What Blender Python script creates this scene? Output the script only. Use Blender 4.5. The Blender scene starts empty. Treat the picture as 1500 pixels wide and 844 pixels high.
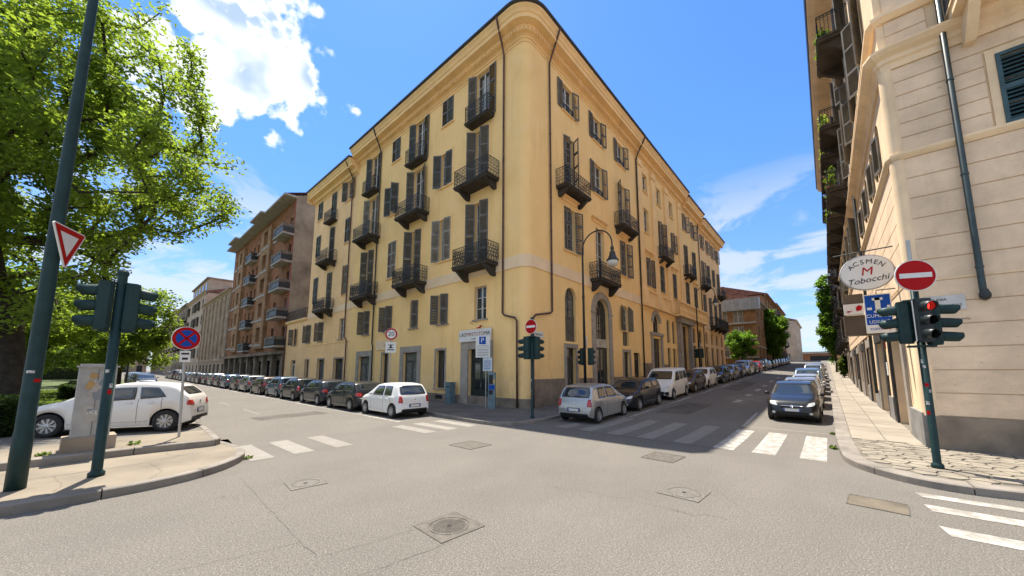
import bpy, bmesh, math, random
import numpy as np
from mathutils import Vector, Matrix
from mathutils.bvhtree import BVHTree
R = math.radians
PI = math.pi
random.seed(7)
scene = bpy.context.scene
COL = scene.collection

# ------------------------------------------------------------------ camera
cam_d = bpy.data.cameras.new('camera')
cam = bpy.data.objects.new('camera', cam_d)
COL.objects.link(cam)
cam.location = (-13.89, -11.48, 2.1)
cam.rotation_euler = (R(90 + 6.8), 0, R(40.86 - 90))
cam_d.sensor_width = 36
cam_d.lens = 36 * 520 / 1500
cam_d.shift_x = -10 / 1500
cam_d.shift_y = 58 / 1500
cam_d.clip_end = 3000
scene.camera = cam

# ------------------------------------------------------------------ sky, sun, exposure
SUN_H = math.atan2(8.06, 3.04)          # where the sun stands, as an angle from +X
SUN_EL = R(68.9)
world = bpy.data.worlds.new('World')
scene.world = world
world.use_nodes = True
wn, wl = world.node_tree.nodes, world.node_tree.links
wn.clear()
def N(nodes, t, **k):
    n = nodes.new(t)
    for a, b in k.items():
        setattr(n, a, b)
    return n
def MA(nodes, links, op, a, b=None, c=None, clamp=False):
    n = nodes.new('ShaderNodeMath'); n.operation = op; n.use_clamp = clamp
    for i, v in enumerate((a, b, c)):
        if v is None: continue
        if isinstance(v, (int, float)): n.inputs[i].default_value = v
        else: links.new(v, n.inputs[i])
    return n.outputs[0]
def RAMP(nodes, links, fac, stops, smooth=False):
    n = nodes.new('ShaderNodeValToRGB')
    cr = n.color_ramp
    if smooth: cr.interpolation = 'EASE'
    while len(cr.elements) < len(stops): cr.elements.new(.5)
    for e, (p, c) in zip(cr.elements, stops):
        e.position = p
        e.color = (c, c, c, 1) if isinstance(c, (int, float)) else (*c, 1)
    links.new(fac, n.inputs[0])
    return n.outputs[0]
def MIX(nodes, links, fac, a, b, mode='MIX'):
    n = nodes.new('ShaderNodeMix'); n.data_type = 'RGBA'; n.blend_type = mode
    for i, v in ((0, fac), (6, a), (7, b)):
        if isinstance(v, (int, float)): n.inputs[i].default_value = v
        elif isinstance(v, tuple): n.inputs[i].default_value = (*v, 1)
        else: links.new(v, n.inputs[i])
    return n.outputs[2]
sky = N(wn, 'ShaderNodeTexSky', sky_type='NISHITA', sun_disc=False)
sky.sun_elevation = SUN_EL
sky.sun_rotation = PI / 2 - SUN_H
sky.altitude = 200
sky.air_density = 1.2
sky.dust_density = 0.3
sky.ozone_density = 3.0
tc = N(wn, 'ShaderNodeTexCoord')
sep = N(wn, 'ShaderNodeSeparateXYZ'); wl.new(tc.outputs['Generated'], sep.inputs[0])
def noise(nodes, links, vec, scale, detail=6, rough=.55, dist=0):
    n = nodes.new('ShaderNodeTexNoise')
    n.inputs['Scale'].default_value = scale; n.inputs['Detail'].default_value = detail
    n.inputs['Roughness'].default_value = rough; n.inputs['Distortion'].default_value = dist
    if vec is not None: links.new(vec, n.inputs['Vector'])
    return n.outputs['Fac']
def cloud_lump(centre, rad, sq):
    m = N(wn, 'ShaderNodeVectorMath', operation='SUBTRACT'); wl.new(tc.outputs['Generated'], m.inputs[0]); m.inputs[1].default_value = centre
    s = N(wn, 'ShaderNodeVectorMath', operation='MULTIPLY'); wl.new(m.outputs[0], s.inputs[0]); s.inputs[1].default_value = sq
    l = N(wn, 'ShaderNodeVectorMath', operation='LENGTH'); wl.new(s.outputs[0], l.inputs[0])
    return MA(wn, wl, 'SUBTRACT', 1.0, MA(wn, wl, 'DIVIDE', l.outputs['Value'], rad))
lump = MA(wn, wl, 'MAXIMUM', cloud_lump((.125, .80, .585), .20, (1, 1, 1.1)), cloud_lump((.145, .745, .66), .12, (1, 1, 1)))
lump = MA(wn, wl, 'MAXIMUM', lump, cloud_lump((.03, .845, .53), .15, (1, 1, 1.3)))
# heavier cumulus added outside the view as fill light, clearing towards the view
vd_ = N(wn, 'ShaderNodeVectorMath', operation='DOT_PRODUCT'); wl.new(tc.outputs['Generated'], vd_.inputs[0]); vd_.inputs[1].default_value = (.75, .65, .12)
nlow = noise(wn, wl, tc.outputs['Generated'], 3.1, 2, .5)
fill_clouds = MA(wn, wl, 'MULTIPLY_ADD', nlow, 3.4, -1.08)
fill_clouds = MA(wn, wl, 'SUBTRACT', fill_clouds, RAMP(wn, wl, vd_.outputs['Value'], [(.22, 0), (.62, 1)], True))
lump = MA(wn, wl, 'MAXIMUM', lump, fill_clouds)
n1 = noise(wn, wl, tc.outputs['Generated'], 13, 8, .62, 0)
vor = N(wn, 'ShaderNodeTexVoronoi', feature='F1'); vor.inputs['Scale'].default_value = 15; vor.inputs['Detail'].default_value = 1; vor.inputs['Roughness'].default_value = .6; vor.inputs['Lacunarity'].default_value = 2.3
wl.new(tc.outputs['Generated'], vor.inputs['Vector'])
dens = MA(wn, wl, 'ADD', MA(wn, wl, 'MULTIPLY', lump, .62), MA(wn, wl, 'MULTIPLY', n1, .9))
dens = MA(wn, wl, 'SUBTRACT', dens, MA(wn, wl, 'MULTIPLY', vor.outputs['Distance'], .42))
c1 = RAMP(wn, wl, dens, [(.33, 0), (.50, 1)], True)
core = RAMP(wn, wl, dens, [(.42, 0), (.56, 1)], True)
n3 = noise(wn, wl, tc.outputs['Generated'], 7, 3, .5)
core = MA(wn, wl, 'MULTIPLY', core, RAMP(wn, wl, n3, [(.36, .30), (.52, 1)], True))
cirrus_v = N(wn, 'ShaderNodeVectorMath', operation='MULTIPLY'); wl.new(tc.outputs['Generated'], cirrus_v.inputs[0]); cirrus_v.inputs[1].default_value = (1, 1, 3.2)
n2 = noise(wn, wl, cirrus_v.outputs[0], 4.2, 6, .6, .5)
low = RAMP(wn, wl, sep.outputs[2], [(.05, .9), (.34, .75), (.46, 0.0)])
c2 = MA(wn, wl, 'MULTIPLY', RAMP(wn, wl, n2, [(.46, 0), (.60, 1)], True), low)
haze_f = RAMP(wn, wl, sep.outputs[2], [(.0, .16), (.2, .03), (.4, 0)])
skyt = MIX(wn, wl, RAMP(wn, wl, sep.outputs[2], [(.0, 0), (.5, 1)]), (.285, .33, .43), (.238, .374, .57))
skyc = MIX(wn, wl, 1.0, sky.outputs[0], skyt, 'MULTIPLY')
skyc = MIX(wn, wl, haze_f, skyc, (1.2, 1.8, 2.5))
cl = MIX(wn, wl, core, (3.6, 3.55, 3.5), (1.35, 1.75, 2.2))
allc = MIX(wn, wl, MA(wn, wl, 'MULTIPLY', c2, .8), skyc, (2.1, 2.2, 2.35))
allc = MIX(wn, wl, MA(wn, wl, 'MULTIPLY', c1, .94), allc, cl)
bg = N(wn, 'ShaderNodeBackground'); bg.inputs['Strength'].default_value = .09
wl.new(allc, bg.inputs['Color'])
world.cycles.sampling_method = 'MANUAL'; world.cycles.sample_map_resolution = 512
wo = N(wn, 'ShaderNodeOutputWorld'); wl.new(bg.outputs[0], wo.inputs['Surface'])

sd = bpy.data.lights.new('sun', 'SUN'); sd.energy = 2.05; sd.angle = R(.53); sd.color = (1, .935, .825)
sun = bpy.data.objects.new('sun', sd); COL.objects.link(sun)
sv = Vector((math.cos(SUN_H) * math.cos(SUN_EL), math.sin(SUN_H) * math.cos(SUN_EL), math.sin(SUN_EL)))
sun.rotation_euler = sv.to_track_quat('Z', 'Y').to_euler()
sun.location = (0, 0, 60)

scene.view_settings.view_transform = 'Standard'
scene.view_settings.look = 'None'
scene.view_settings.exposure = 2.27
scene.view_settings.gamma = 1
scene.view_settings.use_curve_mapping = False
scene.render.engine = 'CYCLES'
scene.cycles.max_bounces = 5
scene.cycles.diffuse_bounces = 3
scene.cycles.transparent_max_bounces = 6

# ------------------------------------------------------------------ materials
MATS = {}
def mat(name, col, rough=.8, var=.12, scale=2.0, bump=0., bscale=40., col2=None, spec=.5, metal=0., streak=0., coat=0., fine=0., fscale=120., extra=None):
    if name in MATS: return MATS[name]
    m = bpy.data.materials.new(name); m.use_nodes = True
    n, l = m.node_tree.nodes, m.node_tree.links
    b = n['Principled BSDF']
    g = n.new('ShaderNodeNewGeometry')
    f = noise(n, l, g.outputs['Position'], scale, 5, .6)
    c2 = col2 if col2 else tuple(max(0, c * (1 - 2.2 * var)) for c in col)
    c = MIX(n, l, RAMP(n, l, f, [(.35, 0), (.7, 1)]), tuple(min(1, x * (1 + .4 * var)) for x in col), c2)
    if streak:
        v = n.new('ShaderNodeVectorMath'); v.operation = 'MULTIPLY'; l.new(g.outputs['Position'], v.inputs[0]); v.inputs[1].default_value = (1.5, 1.5, .16)
        sf = RAMP(n, l, noise(n, l, v.outputs[0], 1.1, 6, .65), [(.54, 0), (.80, 1)])
        c = MIX(n, l, MA(n, l, 'MULTIPLY', sf, streak), c, tuple(x * .45 for x in col))
    if fine:
        ff = RAMP(n, l, noise(n, l, g.outputs['Position'], fscale, 2, .7), [(.3, 0), (.7, 1)])
        c = MIX(n, l, MA(n, l, 'MULTIPLY', MA(n, l, 'SUBTRACT', 1.0, ff), fine), c, tuple(x * .35 for x in col))
    if extra: c = extra(n, l, g, c)
    l.new(c, b.inputs['Base Color'])
    b.inputs['Roughness'].default_value = rough
    b.inputs['Metallic'].default_value = metal
    b.inputs['Specular IOR Level'].default_value = spec
    if coat: b.inputs['Coat Weight'].default_value = coat; b.inputs['Coat Roughness'].default_value = .04
    if bump:
        bm = n.new('ShaderNodeBump'); bm.inputs['Strength'].default_value = bump; bm.inputs['Distance'].default_value = .02
        l.new(noise(n, l, g.outputs['Position'], bscale, 4, .65), bm.inputs['Height']); l.new(bm.outputs[0], b.inputs['Normal'])
    MATS[name] = m
    return m
def plain(name, col, rough=.5, spec=.5, metal=0., coat=0., emit=None, es=0, even=False):
    if name in MATS: return MATS[name]
    m = bpy.data.materials.new(name); m.use_nodes = True
    n, l = m.node_tree.nodes, m.node_tree.links
    b = n['Principled BSDF']
    g = n.new('ShaderNodeNewGeometry')
    f = noise(n, l, g.outputs['Position'], 6, 3, .6)
    l.new(MIX(n, l, f, tuple(x * 1.06 for x in col), tuple(x * .90 for x in col)), b.inputs['Base Color'])
    if even: b.inputs['Roughness'].default_value = rough
    else: l.new(MA(n, l, 'MULTIPLY_ADD', f, .12, rough - .06, clamp=True), b.inputs['Roughness'])
    b.inputs['Metallic'].default_value = metal
    b.inputs['Specular IOR Level'].default_value = spec
    if coat: b.inputs['Coat Weight'].default_value = coat; b.inputs['Coat Roughness'].default_value = .03
    if emit: b.inputs['Emission Color'].default_value = (*emit, 1); b.inputs['Emission Strength'].default_value = es
    MATS[name] = m
    return m
def asphalt_extra(n, l, g, c):
    # lighter and darker repair patches, tarred joints and hairline cracks
    s = n.new('ShaderNodeSeparateXYZ'); l.new(g.outputs['Position'], s.inputs[0])
    vo = n.new('ShaderNodeTexVoronoi'); vo.inputs['Scale'].default_value = .16; vo.distance = 'CHEBYCHEV'
    w = n.new('ShaderNodeVectorMath'); w.operation = 'MULTIPLY'; l.new(g.outputs['Position'], w.inputs[0]); w.inputs[1].default_value = (.55, 1.25, 0)
    l.new(w.outputs[0], vo.inputs['Vector'])
    sx = n.new('ShaderNodeSeparateColor'); l.new(vo.outputs['Color'], sx.inputs[0])
    side = RAMP(n, l, MA(n, l, 'MULTIPLY_ADD', s.outputs[0], .25, .9, clamp=True), [(.0, .25), (1, 1)])
    pf = RAMP(n, l, sx.outputs[0], [(.4, 0), (.62, .55), (.95, 1)])
    c = MIX(n, l, MA(n, l, 'MULTIPLY', MA(n, l, 'MULTIPLY', pf, side), .42), c, (.11, .098, .088))
    wv = n.new('ShaderNodeTexNoise'); wv.inputs['Scale'].default_value = 1.3; wv.inputs['Detail'].default_value = 6; l.new(g.outputs['Position'], wv.inputs['Vector'])
    ad = n.new('ShaderNodeVectorMath'); ad.operation = 'MULTIPLY_ADD'; l.new(wv.outputs['Color'], ad.inputs[0]); ad.inputs[1].default_value = (.7, .7, 0); l.new(g.outputs['Position'], ad.inputs[2])
    ve = n.new('ShaderNodeTexVoronoi'); ve.feature = 'DISTANCE_TO_EDGE'; ve.inputs['Scale'].default_value = .27; l.new(ad.outputs[0], ve.inputs['Vector'])
    cr = RAMP(n, l, ve.outputs['Distance'], [(.0, 1), (.0032, 0)])
    cm = RAMP(n, l, noise(n, l, g.outputs['Position'], .33, 3), [(.56, 0), (.68, 1)])
    c = MIX(n, l, MA(n, l, 'MULTIPLY', MA(n, l, 'MULTIPLY', cr, cm), .4), c, (.035, .033, .03))
    # oil spots and pale chewed stones
    sp = RAMP(n, l, noise(n, l, g.outputs['Position'], 2.6, 3, .5), [(.70, 0), (.76, 1)])
    c = MIX(n, l, MA(n, l, 'MULTIPLY', sp, .35), c, (.06, .058, .055))
    lg = RAMP(n, l, noise(n, l, g.outputs['Position'], 62, 2, .6), [(.56, 0), (.68, 1)])
    c = MIX(n, l, MA(n, l, 'MULTIPLY', lg, .6), c, (.45, .42, .37))
    # gutter dirt and tyre-polished tracks
    tr = RAMP(n, l, noise(n, l, w.outputs[0], .9, 4, .6), [(.42, 0), (.72, 1)])
    return MIX(n, l, MA(n, l, 'MULTIPLY', tr, .22), c, (.11, .10, .09))
ASPH = mat('asphalt', (.204, .184, .156), .9, .10, .35, .55, 70, (.168, .152, .130), .25, fine=.85, fscale=44, extra=asphalt_extra)
def stucco_extra(n, l, g, c):
    # paler repairs and rain-washed grime with their own outlines
    f = RAMP(n, l, noise(n, l, g.outputs['Position'], .55, 7, .62, .6), [(.54, 0), (.60, 1)])
    c = MIX(n, l, MA(n, l, 'MULTIPLY', f, .22), c, (.93, .66, .36))
    f2 = RAMP(n, l, noise(n, l, g.outputs['Position'], 3.2, 8, .75, .4), [(.60, 0), (.74, 1)])
    c = MIX(n, l, MA(n, l, 'MULTIPLY', f2, .3), c, (.50, .30, .12))
    s = n.new('ShaderNodeSeparateXYZ'); l.new(g.outputs['Position'], s.inputs[0])
    lo = RAMP(n, l, MA(n, l, 'MULTIPLY_ADD', s.outputs[2], .25, 0, clamp=True), [(.15, 1), (.75, 0)])
    f3 = RAMP(n, l, noise(n, l, g.outputs['Position'], 1.7, 8, .7), [(.42, 0), (.66, 1)])
    return MIX(n, l, MA(n, l, 'MULTIPLY', MA(n, l, 'MULTIPLY', f3, lo), .5), c, (.46, .33, .19))
YEL = mat('yellow_plaster', (.94, .63, .272), .9, .05, .45, .12, 25, (.88, .575, .238), .2, streak=.38, extra=stucco_extra)
YEL2 = mat('yellow_plaster_moulding', (.94, .625, .29), .85, .06, .8, .08, 30, None, .2, streak=.2)
YEL3 = mat('ochre_plaster_side_wing', (.93, .605, .30), .9, .07, .5, .12, 25, None, .2, streak=.25)
BAND = mat('pale_band_plaster', (.86, .64, .41), .9, .06, .6, .1, 25, None, .2, streak=.15)
GRANITE = mat('grey_granite', (.30, .285, .27), .75, .18, 1.6, .1, 60, None, .35, fine=.45, fscale=110)
SURR = mat('stone_surround', (.40, .35, .295), .8, .12, 2, .1, 40, None, .3, fine=.25)
PLINTH = mat('grey_stone_plinth', (.30, .24, .18), .8, .2, 1.3, .15, 30, None, .3, fine=.35, streak=.3)
SHUT = mat('grey_shutter_paint', (.145, .13, .108), .6, .18, 3, 0, 40, None, .4)
SHUTB = mat('faded_grey_shutter_paint', (.20, .185, .16), .65, .25, 3, 0, 40, None, .3)
SHUTC = mat('dark_slate_shutter_paint', (.10, .094, .084), .6, .2, 3, 0, 40, None, .35)
SHUT2 = mat('teal_grey_shutter_paint', (.105, .112, .105), .6, .18, 3, 0, 40, None, .4)
SHUT3 = mat('pale_weathered_shutter_paint', (.27, .245, .21), .65, .2, 3, 0, 40, None, .4)
IRON = mat('dark_iron', (.022, .026, .027), .5, .2, 6, 0, 40, None, .5)
BALC = mat('dark_balcony_stone', (.060, .050, .040), .8, .2, 2, .1, 40, None, .3)
RUST = mat('brown_painted_pipe', (.115, .055, .04), .55, .25, 3, 0, 40, None, .4)
DPIPE = mat('dark_green_pipe', (.028, .05, .052), .45, .2, 3, 0, 40, None, .5)
FRAME = mat('white_window_paint', (.55, .54, .50), .6, .1, 4, 0, 40, None, .4)
DFRAME = mat('dark_window_wood', (.075, .07, .062), .6, .2, 4, 0, 40, None, .4)
GLASS = plain('window_glass', (.022, .027, .030), .07, .9)
CURT = mat('curtained_glass', (.16, .165, .16), .22, .3, 5, 0, 40, None, .8)
DARK = mat('dark_interior', (.016, .015, .014), .8, .2, 2)
DDOOR = mat('dark_green_door', (.018, .03, .028), .45, .2, 3, 0, 40, None, .5)
WOOD = mat('brown_wood_door', (.10, .05, .025), .6, .3, 5, .1, 30, None, .4)
ROOF = mat('roof_tile', (.22, .10, .065), .9, .2, 2, .2, 30)
GUT = mat('dark_gutter', (.03, .03, .03), .5, .2, 3)
def chip_extra(n, l, g, c):
    v = n.new('ShaderNodeVectorMath'); v.operation = 'MULTIPLY'; l.new(g.outputs['Position'], v.inputs[0]); v.inputs[1].default_value = (1, 1, 3.5)
    f = RAMP(n, l, noise(n, l, v.outputs[0], 2.4, 9, .74), [(.62, 0), (.68, 1)])
    c = MIX(n, l, MA(n, l, 'MULTIPLY', f, .5), c, (.22, .16, .10))
    s = n.new('ShaderNodeSeparateXYZ'); l.new(g.outputs['Position'], s.inputs[0])
    lowf = RAMP(n, l, MA(n, l, 'MULTIPLY_ADD', s.outputs[2], .12, 0, clamp=True), [(.1, 1), (.6, 0)])
    f2 = RAMP(n, l, noise(n, l, v.outputs[0], .8, 7, .7), [(.45, 0), (.7, 1)])
    return MIX(n, l, MA(n, l, 'MULTIPLY', MA(n, l, 'MULTIPLY', f2, lowf), .38), c, (.36, .27, .18))
CREAM = mat('cream_stone', (.87, .655, .45), .85, .12, .9, .2, 14, None, .2, streak=.32, fine=.15, fscale=40, extra=chip_extra)
CREAM2 = mat('cream_plaster', (.88, .665, .43), .9, .1, .8, .1, 25, None, .2, streak=.35)
BRICK = mat('orange_brick', (.30, .135, .062), .9, .2, 1.2, .2, 30, None, .2, streak=.3)
BRICK2 = mat('tan_brick', (.34, .195, .098), .9, .2, 1.0, .2, 30, None, .2, streak=.3)
CONC = mat('grey_render', (.36, .285, .21), .9, .22, .5, .1, 20, None, .2, streak=.5)
WHITEB = mat('white_concrete_band', (.40, .365, .32), .8, .15, 2, 0, 20, None, .3, streak=.3)
BEIGE = mat('beige_stone_front', (.46, .345, .24), .9, .15, .6, .1, 20, None, .2, streak=.4)
BROWNST = mat('brown_stone_front', (.27, .21, .15), .9, .25, .5, .1, 20, None, .2, streak=.5)
PALE = mat('pale_pink_plaster', (.50, .385, .285), .9, .1, .6, .1, 20, None, .2, streak=.3)
PAVE = mat('asphalt_pavement', (.165, .148, .132), .9, .16, .8, .3, 60, None, .25, fine=.4, fscale=90)
SAND = mat('sandy_pavement', (.262, .22, .165), .92, .18, .9, .3, 50, (.185, .157, .12), .2, fine=.35, fscale=90)
SLAB = mat('pale_flagstone', (.325, .282, .222), .85, .12, .7, .15, 40, None, .25, fine=.25, fscale=110)
COBB = mat('paving_stone', (.30, .26, .20), .85, .2, 2.2, .2, 40, None, .3, fine=.25, fscale=110)
JOINT = mat('pavement_joint', (.12, .105, .085), .95, .2, 3)
JOINT2 = mat('paving_bed', (.19, .165, .128), .95, .2, 3)
KERB = mat('kerb_granite', (.29, .255, .215), .8, .2, 1.6, .15, 50, None, .3, fine=.4, fscale=100)
def paint_extra(n, l, g, c):
    f = RAMP(n, l, noise(n, l, g.outputs['Position'], 3.4, 8, .72), [(.43, 0), (.56, 1)])
    return MIX(n, l, MA(n, l, 'MULTIPLY', f, .88), c, (.23, .207, .175))
PAINT = mat('worn_road_paint', (.46, .435, .39), .8, .08, 3, .3, 70, None, .3, fine=.25, fscale=80, extra=paint_extra)
def paint2_extra(n, l, g, c):
    f = RAMP(n, l, noise(n, l, g.outputs['Position'], 3.4, 8, .72), [(.38, 0), (.58, 1)])
    return MIX(n, l, MA(n, l, 'MULTIPLY', f, .95), c, (.215, .193, .162))
PAINT3 = mat('thin_road_paint', (.30, .278, .242), .8, .08, 3, .3, 70, None, .3, fine=.35, fscale=60, extra=paint_extra)
PAINT2 = mat('faded_road_paint', (.28, .26, .23), .85, .08, 3, .3, 70, None, .3, fine=.3, fscale=80, extra=paint2_extra)
GREEN = mat('dark_green_pole_paint', (.017, .046, .045), .5, .15, 3, 0, 40, None, .25, fine=.2, fscale=25)
BLACKP = plain('black_plastic', (.016, .016, .016), .6, .25)
GALV = plain('galvanised_steel', (.42, .42, .41), .45, .5, .6)
WHITE = plain('white_enamel', (.70, .685, .65), .5, .2)
RED = plain('red_enamel', (.40, .004, .006), .5, .15)
BLUE = plain('blue_enamel', (.008, .07, .36), .5, .15)
BLACK = plain('black_print', (.012, .012, .012), .6)
CAST = mat('cast_iron_cover', (.145, .128, .105), .7, .2, 8, .2, 60, None, .4, metal=.2, fine=.4, fscale=60)
LEAF_CACHE = {}
def leaf_mat(name, col, trans):
    m = bpy.data.materials.new(name); m.use_nodes = True
    n, l = m.node_tree.nodes, m.node_tree.links
    b = n['Principled BSDF']; o = n['Material Output']
    g = n.new('ShaderNodeNewGeometry')
    f = noise(n, l, g.outputs['Position'], .9, 4, .7)
    c = MIX(n, l, RAMP(n, l, f, [(.3, 0), (.7, 1)]), col, tuple(x * .55 for x in col))
    l.new(c, b.inputs['Base Color']); b.inputs['Roughness'].default_value = .55; b.inputs['Specular IOR Level'].default_value = .3
    t = n.new('ShaderNodeBsdfTranslucent')
    l.new(MIX(n, l, RAMP(n, l, f, [(.3, 0), (.7, 1)]), trans, tuple(x * .6 for x in trans)), t.inputs['Color'])
    mx = n.new('ShaderNodeMixShader'); mx.inputs[0].default_value = .58
    l.new(b.outputs[0], mx.inputs[1]); l.new(t.outputs[0], mx.inputs[2]); l.new(mx.outputs[0], o.inputs['Surface'])
    return m
LEAF = leaf_mat('spring_leaf', (.135, .20, .024), (.40, .54, .05))
LEAF2 = leaf_mat('green_leaf', (.075, .12, .018), (.20, .30, .03))
LEAF4 = leaf_mat('bright_green_leaf', (.10, .19, .02), (.27, .46, .04))
LEAF3 = leaf_mat('dark_hedge_leaf', (.035, .06, .012), (.07, .12, .015))
BARK = mat('bark', (.045, .034, .025), .95, .3, 4, .4, 20)
GRASS = leaf_mat('grass_blade', (.13, .19, .03), (.2, .28, .04))
SOIL = mat('lawn_soil', (.10, .13, .035), .95, .3, 1.5, .3, 30)

# ------------------------------------------------------------------ helpers
class MB:
    def __init__(s): s.v, s.f = [], []
    def add(s, vs, fs):
        o = len(s.v); s.v += [tuple(p) for p in vs]; s.f += [tuple(i + o for i in f) for f in fs]; return s
    def box(s, x0, x1, y0, y1, z0, z1, M=None):
        vs = [(x, y, z) for z in (z0, z1) for y in (y0, y1) for x in (x0, x1)]
        if M is not None: vs = [M @ Vector(p) for p in vs]
        return s.add(vs, [(0, 2, 3, 1), (4, 5, 7, 6), (0, 1, 5, 4), (2, 6, 7, 3), (0, 4, 6, 2), (1, 3, 7, 5)])
    def tube(s, pts, r, n=6, cap=True, closed=False):
        P = [Vector(p) for p in pts]; m = len(P); vs = []; a = None
        for i, p in enumerate(P):
            if closed: d = P[(i + 1) % m] - P[i - 1]
            else: d = P[min(i + 1, m - 1)] - P[max(i - 1, 0)]
            d.normalize()
            if a is None: a = d.orthogonal().normalized()
            else:
                a = a - d * a.dot(d)
                a = a.normalized() if a.length > 1e-6 else d.orthogonal().normalized()
            b = d.cross(a); rr = r[i] if isinstance(r, (list, tuple)) else r
            vs += [p + (a * math.cos(2 * PI * k / n) + b * math.sin(2 * PI * k / n)) * rr for k in range(n)]
        fs = []
        for i in range(m if closed else m - 1):
            j = (i + 1) % m
            fs += [(i * n + k, i * n + (k + 1) % n, j * n + (k + 1) % n, j * n + k) for k in range(n)]
        if cap and not closed: fs += [tuple(range(n))[::-1], tuple(range((m - 1) * n, m * n))]
        return s.add(vs, fs)
    def lathe(s, prof, n=16, M=None, cap=True):
        vs = []
        for r, z in prof:
            vs += [Vector((r * math.cos(2 * PI * k / n), r * math.sin(2 * PI * k / n), z)) for k in range(n)]
        if M is not None: vs = [M @ p for p in vs]
        fs = []
        for i in range(len(prof) - 1):
            fs += [(i * n + k, i * n + (k + 1) % n, (i + 1) * n + (k + 1) % n, (i + 1) * n + k) for k in range(n)]
        if cap: fs += [tuple(range(n))[::-1], tuple(range((len(prof) - 1) * n, len(prof) * n))]
        return s.add(vs, fs)
    def prism(s, poly, h, M=None):      # polygon (counter-clockwise, xy) pushed from h[0] to h[1] along z
        n = len(poly)
        vs = [Vector((x, y, z)) for z in h for x, y in poly]
        if M is not None: vs = [M @ p for p in vs]
        return s.add(vs, [tuple(range(n))[::-1], tuple(range(n, 2 * n))] + [(k, (k + 1) % n, n + (k + 1) % n, n + k) for k in range(n)])
    def mesh(s, name, smooth=False):
        me = bpy.data.meshes.new(name); me.from_pydata(s.v, [], s.f); me.update()
        if smooth: me.polygons.foreach_set('use_smooth', [True] * len(me.polygons))
        return me
def sharp(me, ang=35):
    if hasattr(me, 'set_sharp_from_angle'): me.set_sharp_from_angle(angle=R(ang))
    return me
WLOC = {}
def ob(name, me, m=None, parent=None, loc=(0, 0, 0), rz=0, local=False, rot=None):
    if isinstance(me, MB): me = me.mesh(name)
    o = bpy.data.objects.new(name, me); COL.objects.link(o)
    o.location = loc
    o.rotation_euler = rot if rot else (0, 0, rz)
    if m is not None and me is not None:
        if not me.materials: me.materials.append(m)
        elif me.materials[0] != m:
            o.material_slots[0].link = 'OBJECT'; o.material_slots[0].material = m
    if parent is not None:
        o.parent = parent
        if not local and parent.name in WLOC: o.matrix_parent_inverse = Matrix.Translation(-WLOC[parent.name])
    return o
def tag(o, label=None, cat=None, group=None, kind=None):
    if label: o['label'] = label
    if cat: o['category'] = cat
    if group: o['group'] = group
    if kind: o['kind'] = kind
    return o
def thing(name, label, cat, loc=(0, 0, 0), rz=0, group=None, rot=None):
    e = bpy.data.objects.new(name, None); COL.objects.link(e); e.empty_display_size = .3
    e.location = loc; e.rotation_euler = rot if rot else (0, 0, rz)
    if not rz and not rot: WLOC[e.name] = Vector(loc)
    return tag(e, label, cat, group)
def text_mesh(txt, size, ext=.004, align='CENTER', shear=0, squeeze=1):
    c = bpy.data.curves.new('lettering', 'FONT'); c.body = txt; c.size = size; c.extrude = ext; c.align_x = align; c.align_y = 'CENTER'; c.shear = shear
    c.resolution_u = 3
    t = bpy.data.objects.new('lettering', c); COL.objects.link(t)
    dg = bpy.context.evaluated_depsgraph_get()
    me = bpy.data.meshes.new_from_object(t.evaluated_get(dg))
    bpy.data.objects.remove(t)
    me.transform(Matrix.Diagonal((squeeze, 1, 1, 1)))
    me.materials.clear()
    return me
UPRIGHT = Matrix.Rotation(R(90), 4, 'X')     # xy drawing stood up so that it faces -y

# ground height: the right-hand street climbs, the left one hardly
GX = [-400, -1, 0, 25, 70, 110, 160, 400]
GL = [0, 0, .02, 1.10, 2.72, 3.95, 5.6, 9]
GR = [0, 0, .01, .34, 2.05, 3.6, 5.5, 9]
def gz(x, y):
    a = float(np.interp(x, GX, GL)); b = float(np.interp(x, GX, GR))
    t = min(1, max(0, (-3 - y) / 9.5))
    return a + (b - a) * t + .004 * max(0, y - 3) * min(1, max(0, 1 - x / 3 if x > 0 else 1))
# ------------------------------------------------------------------ ground, streets, pavements
def grid_sheet(xs, ys, zf):
    vs = [(x, y, zf(x, y)) for y in ys for x in xs]
    n = len(xs)
    return MB().add(vs, [(j * n + i, j * n + i + 1, (j + 1) * n + i + 1, (j + 1) * n + i) for j in range(len(ys) - 1) for i in range(n - 1)])
xs = [-900, -400, -150, -60, -30, -14, -6, -1, 0, 1, 2, 3] + list(range(5, 26, 4)) + list(range(25, 165, 9)) + [180, 260, 400, 900]
ys = [-900, -300, -100, -40, -20, -12.5] + [-11.5 + k for k in range(0, 9)] + [-3, 0, 3, 20, 60, 120, 250, 500, 900]
tag(ob('road', grid_sheet(sorted(set(xs)), sorted(set(ys)), gz), ASPH), kind='structure')

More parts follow.
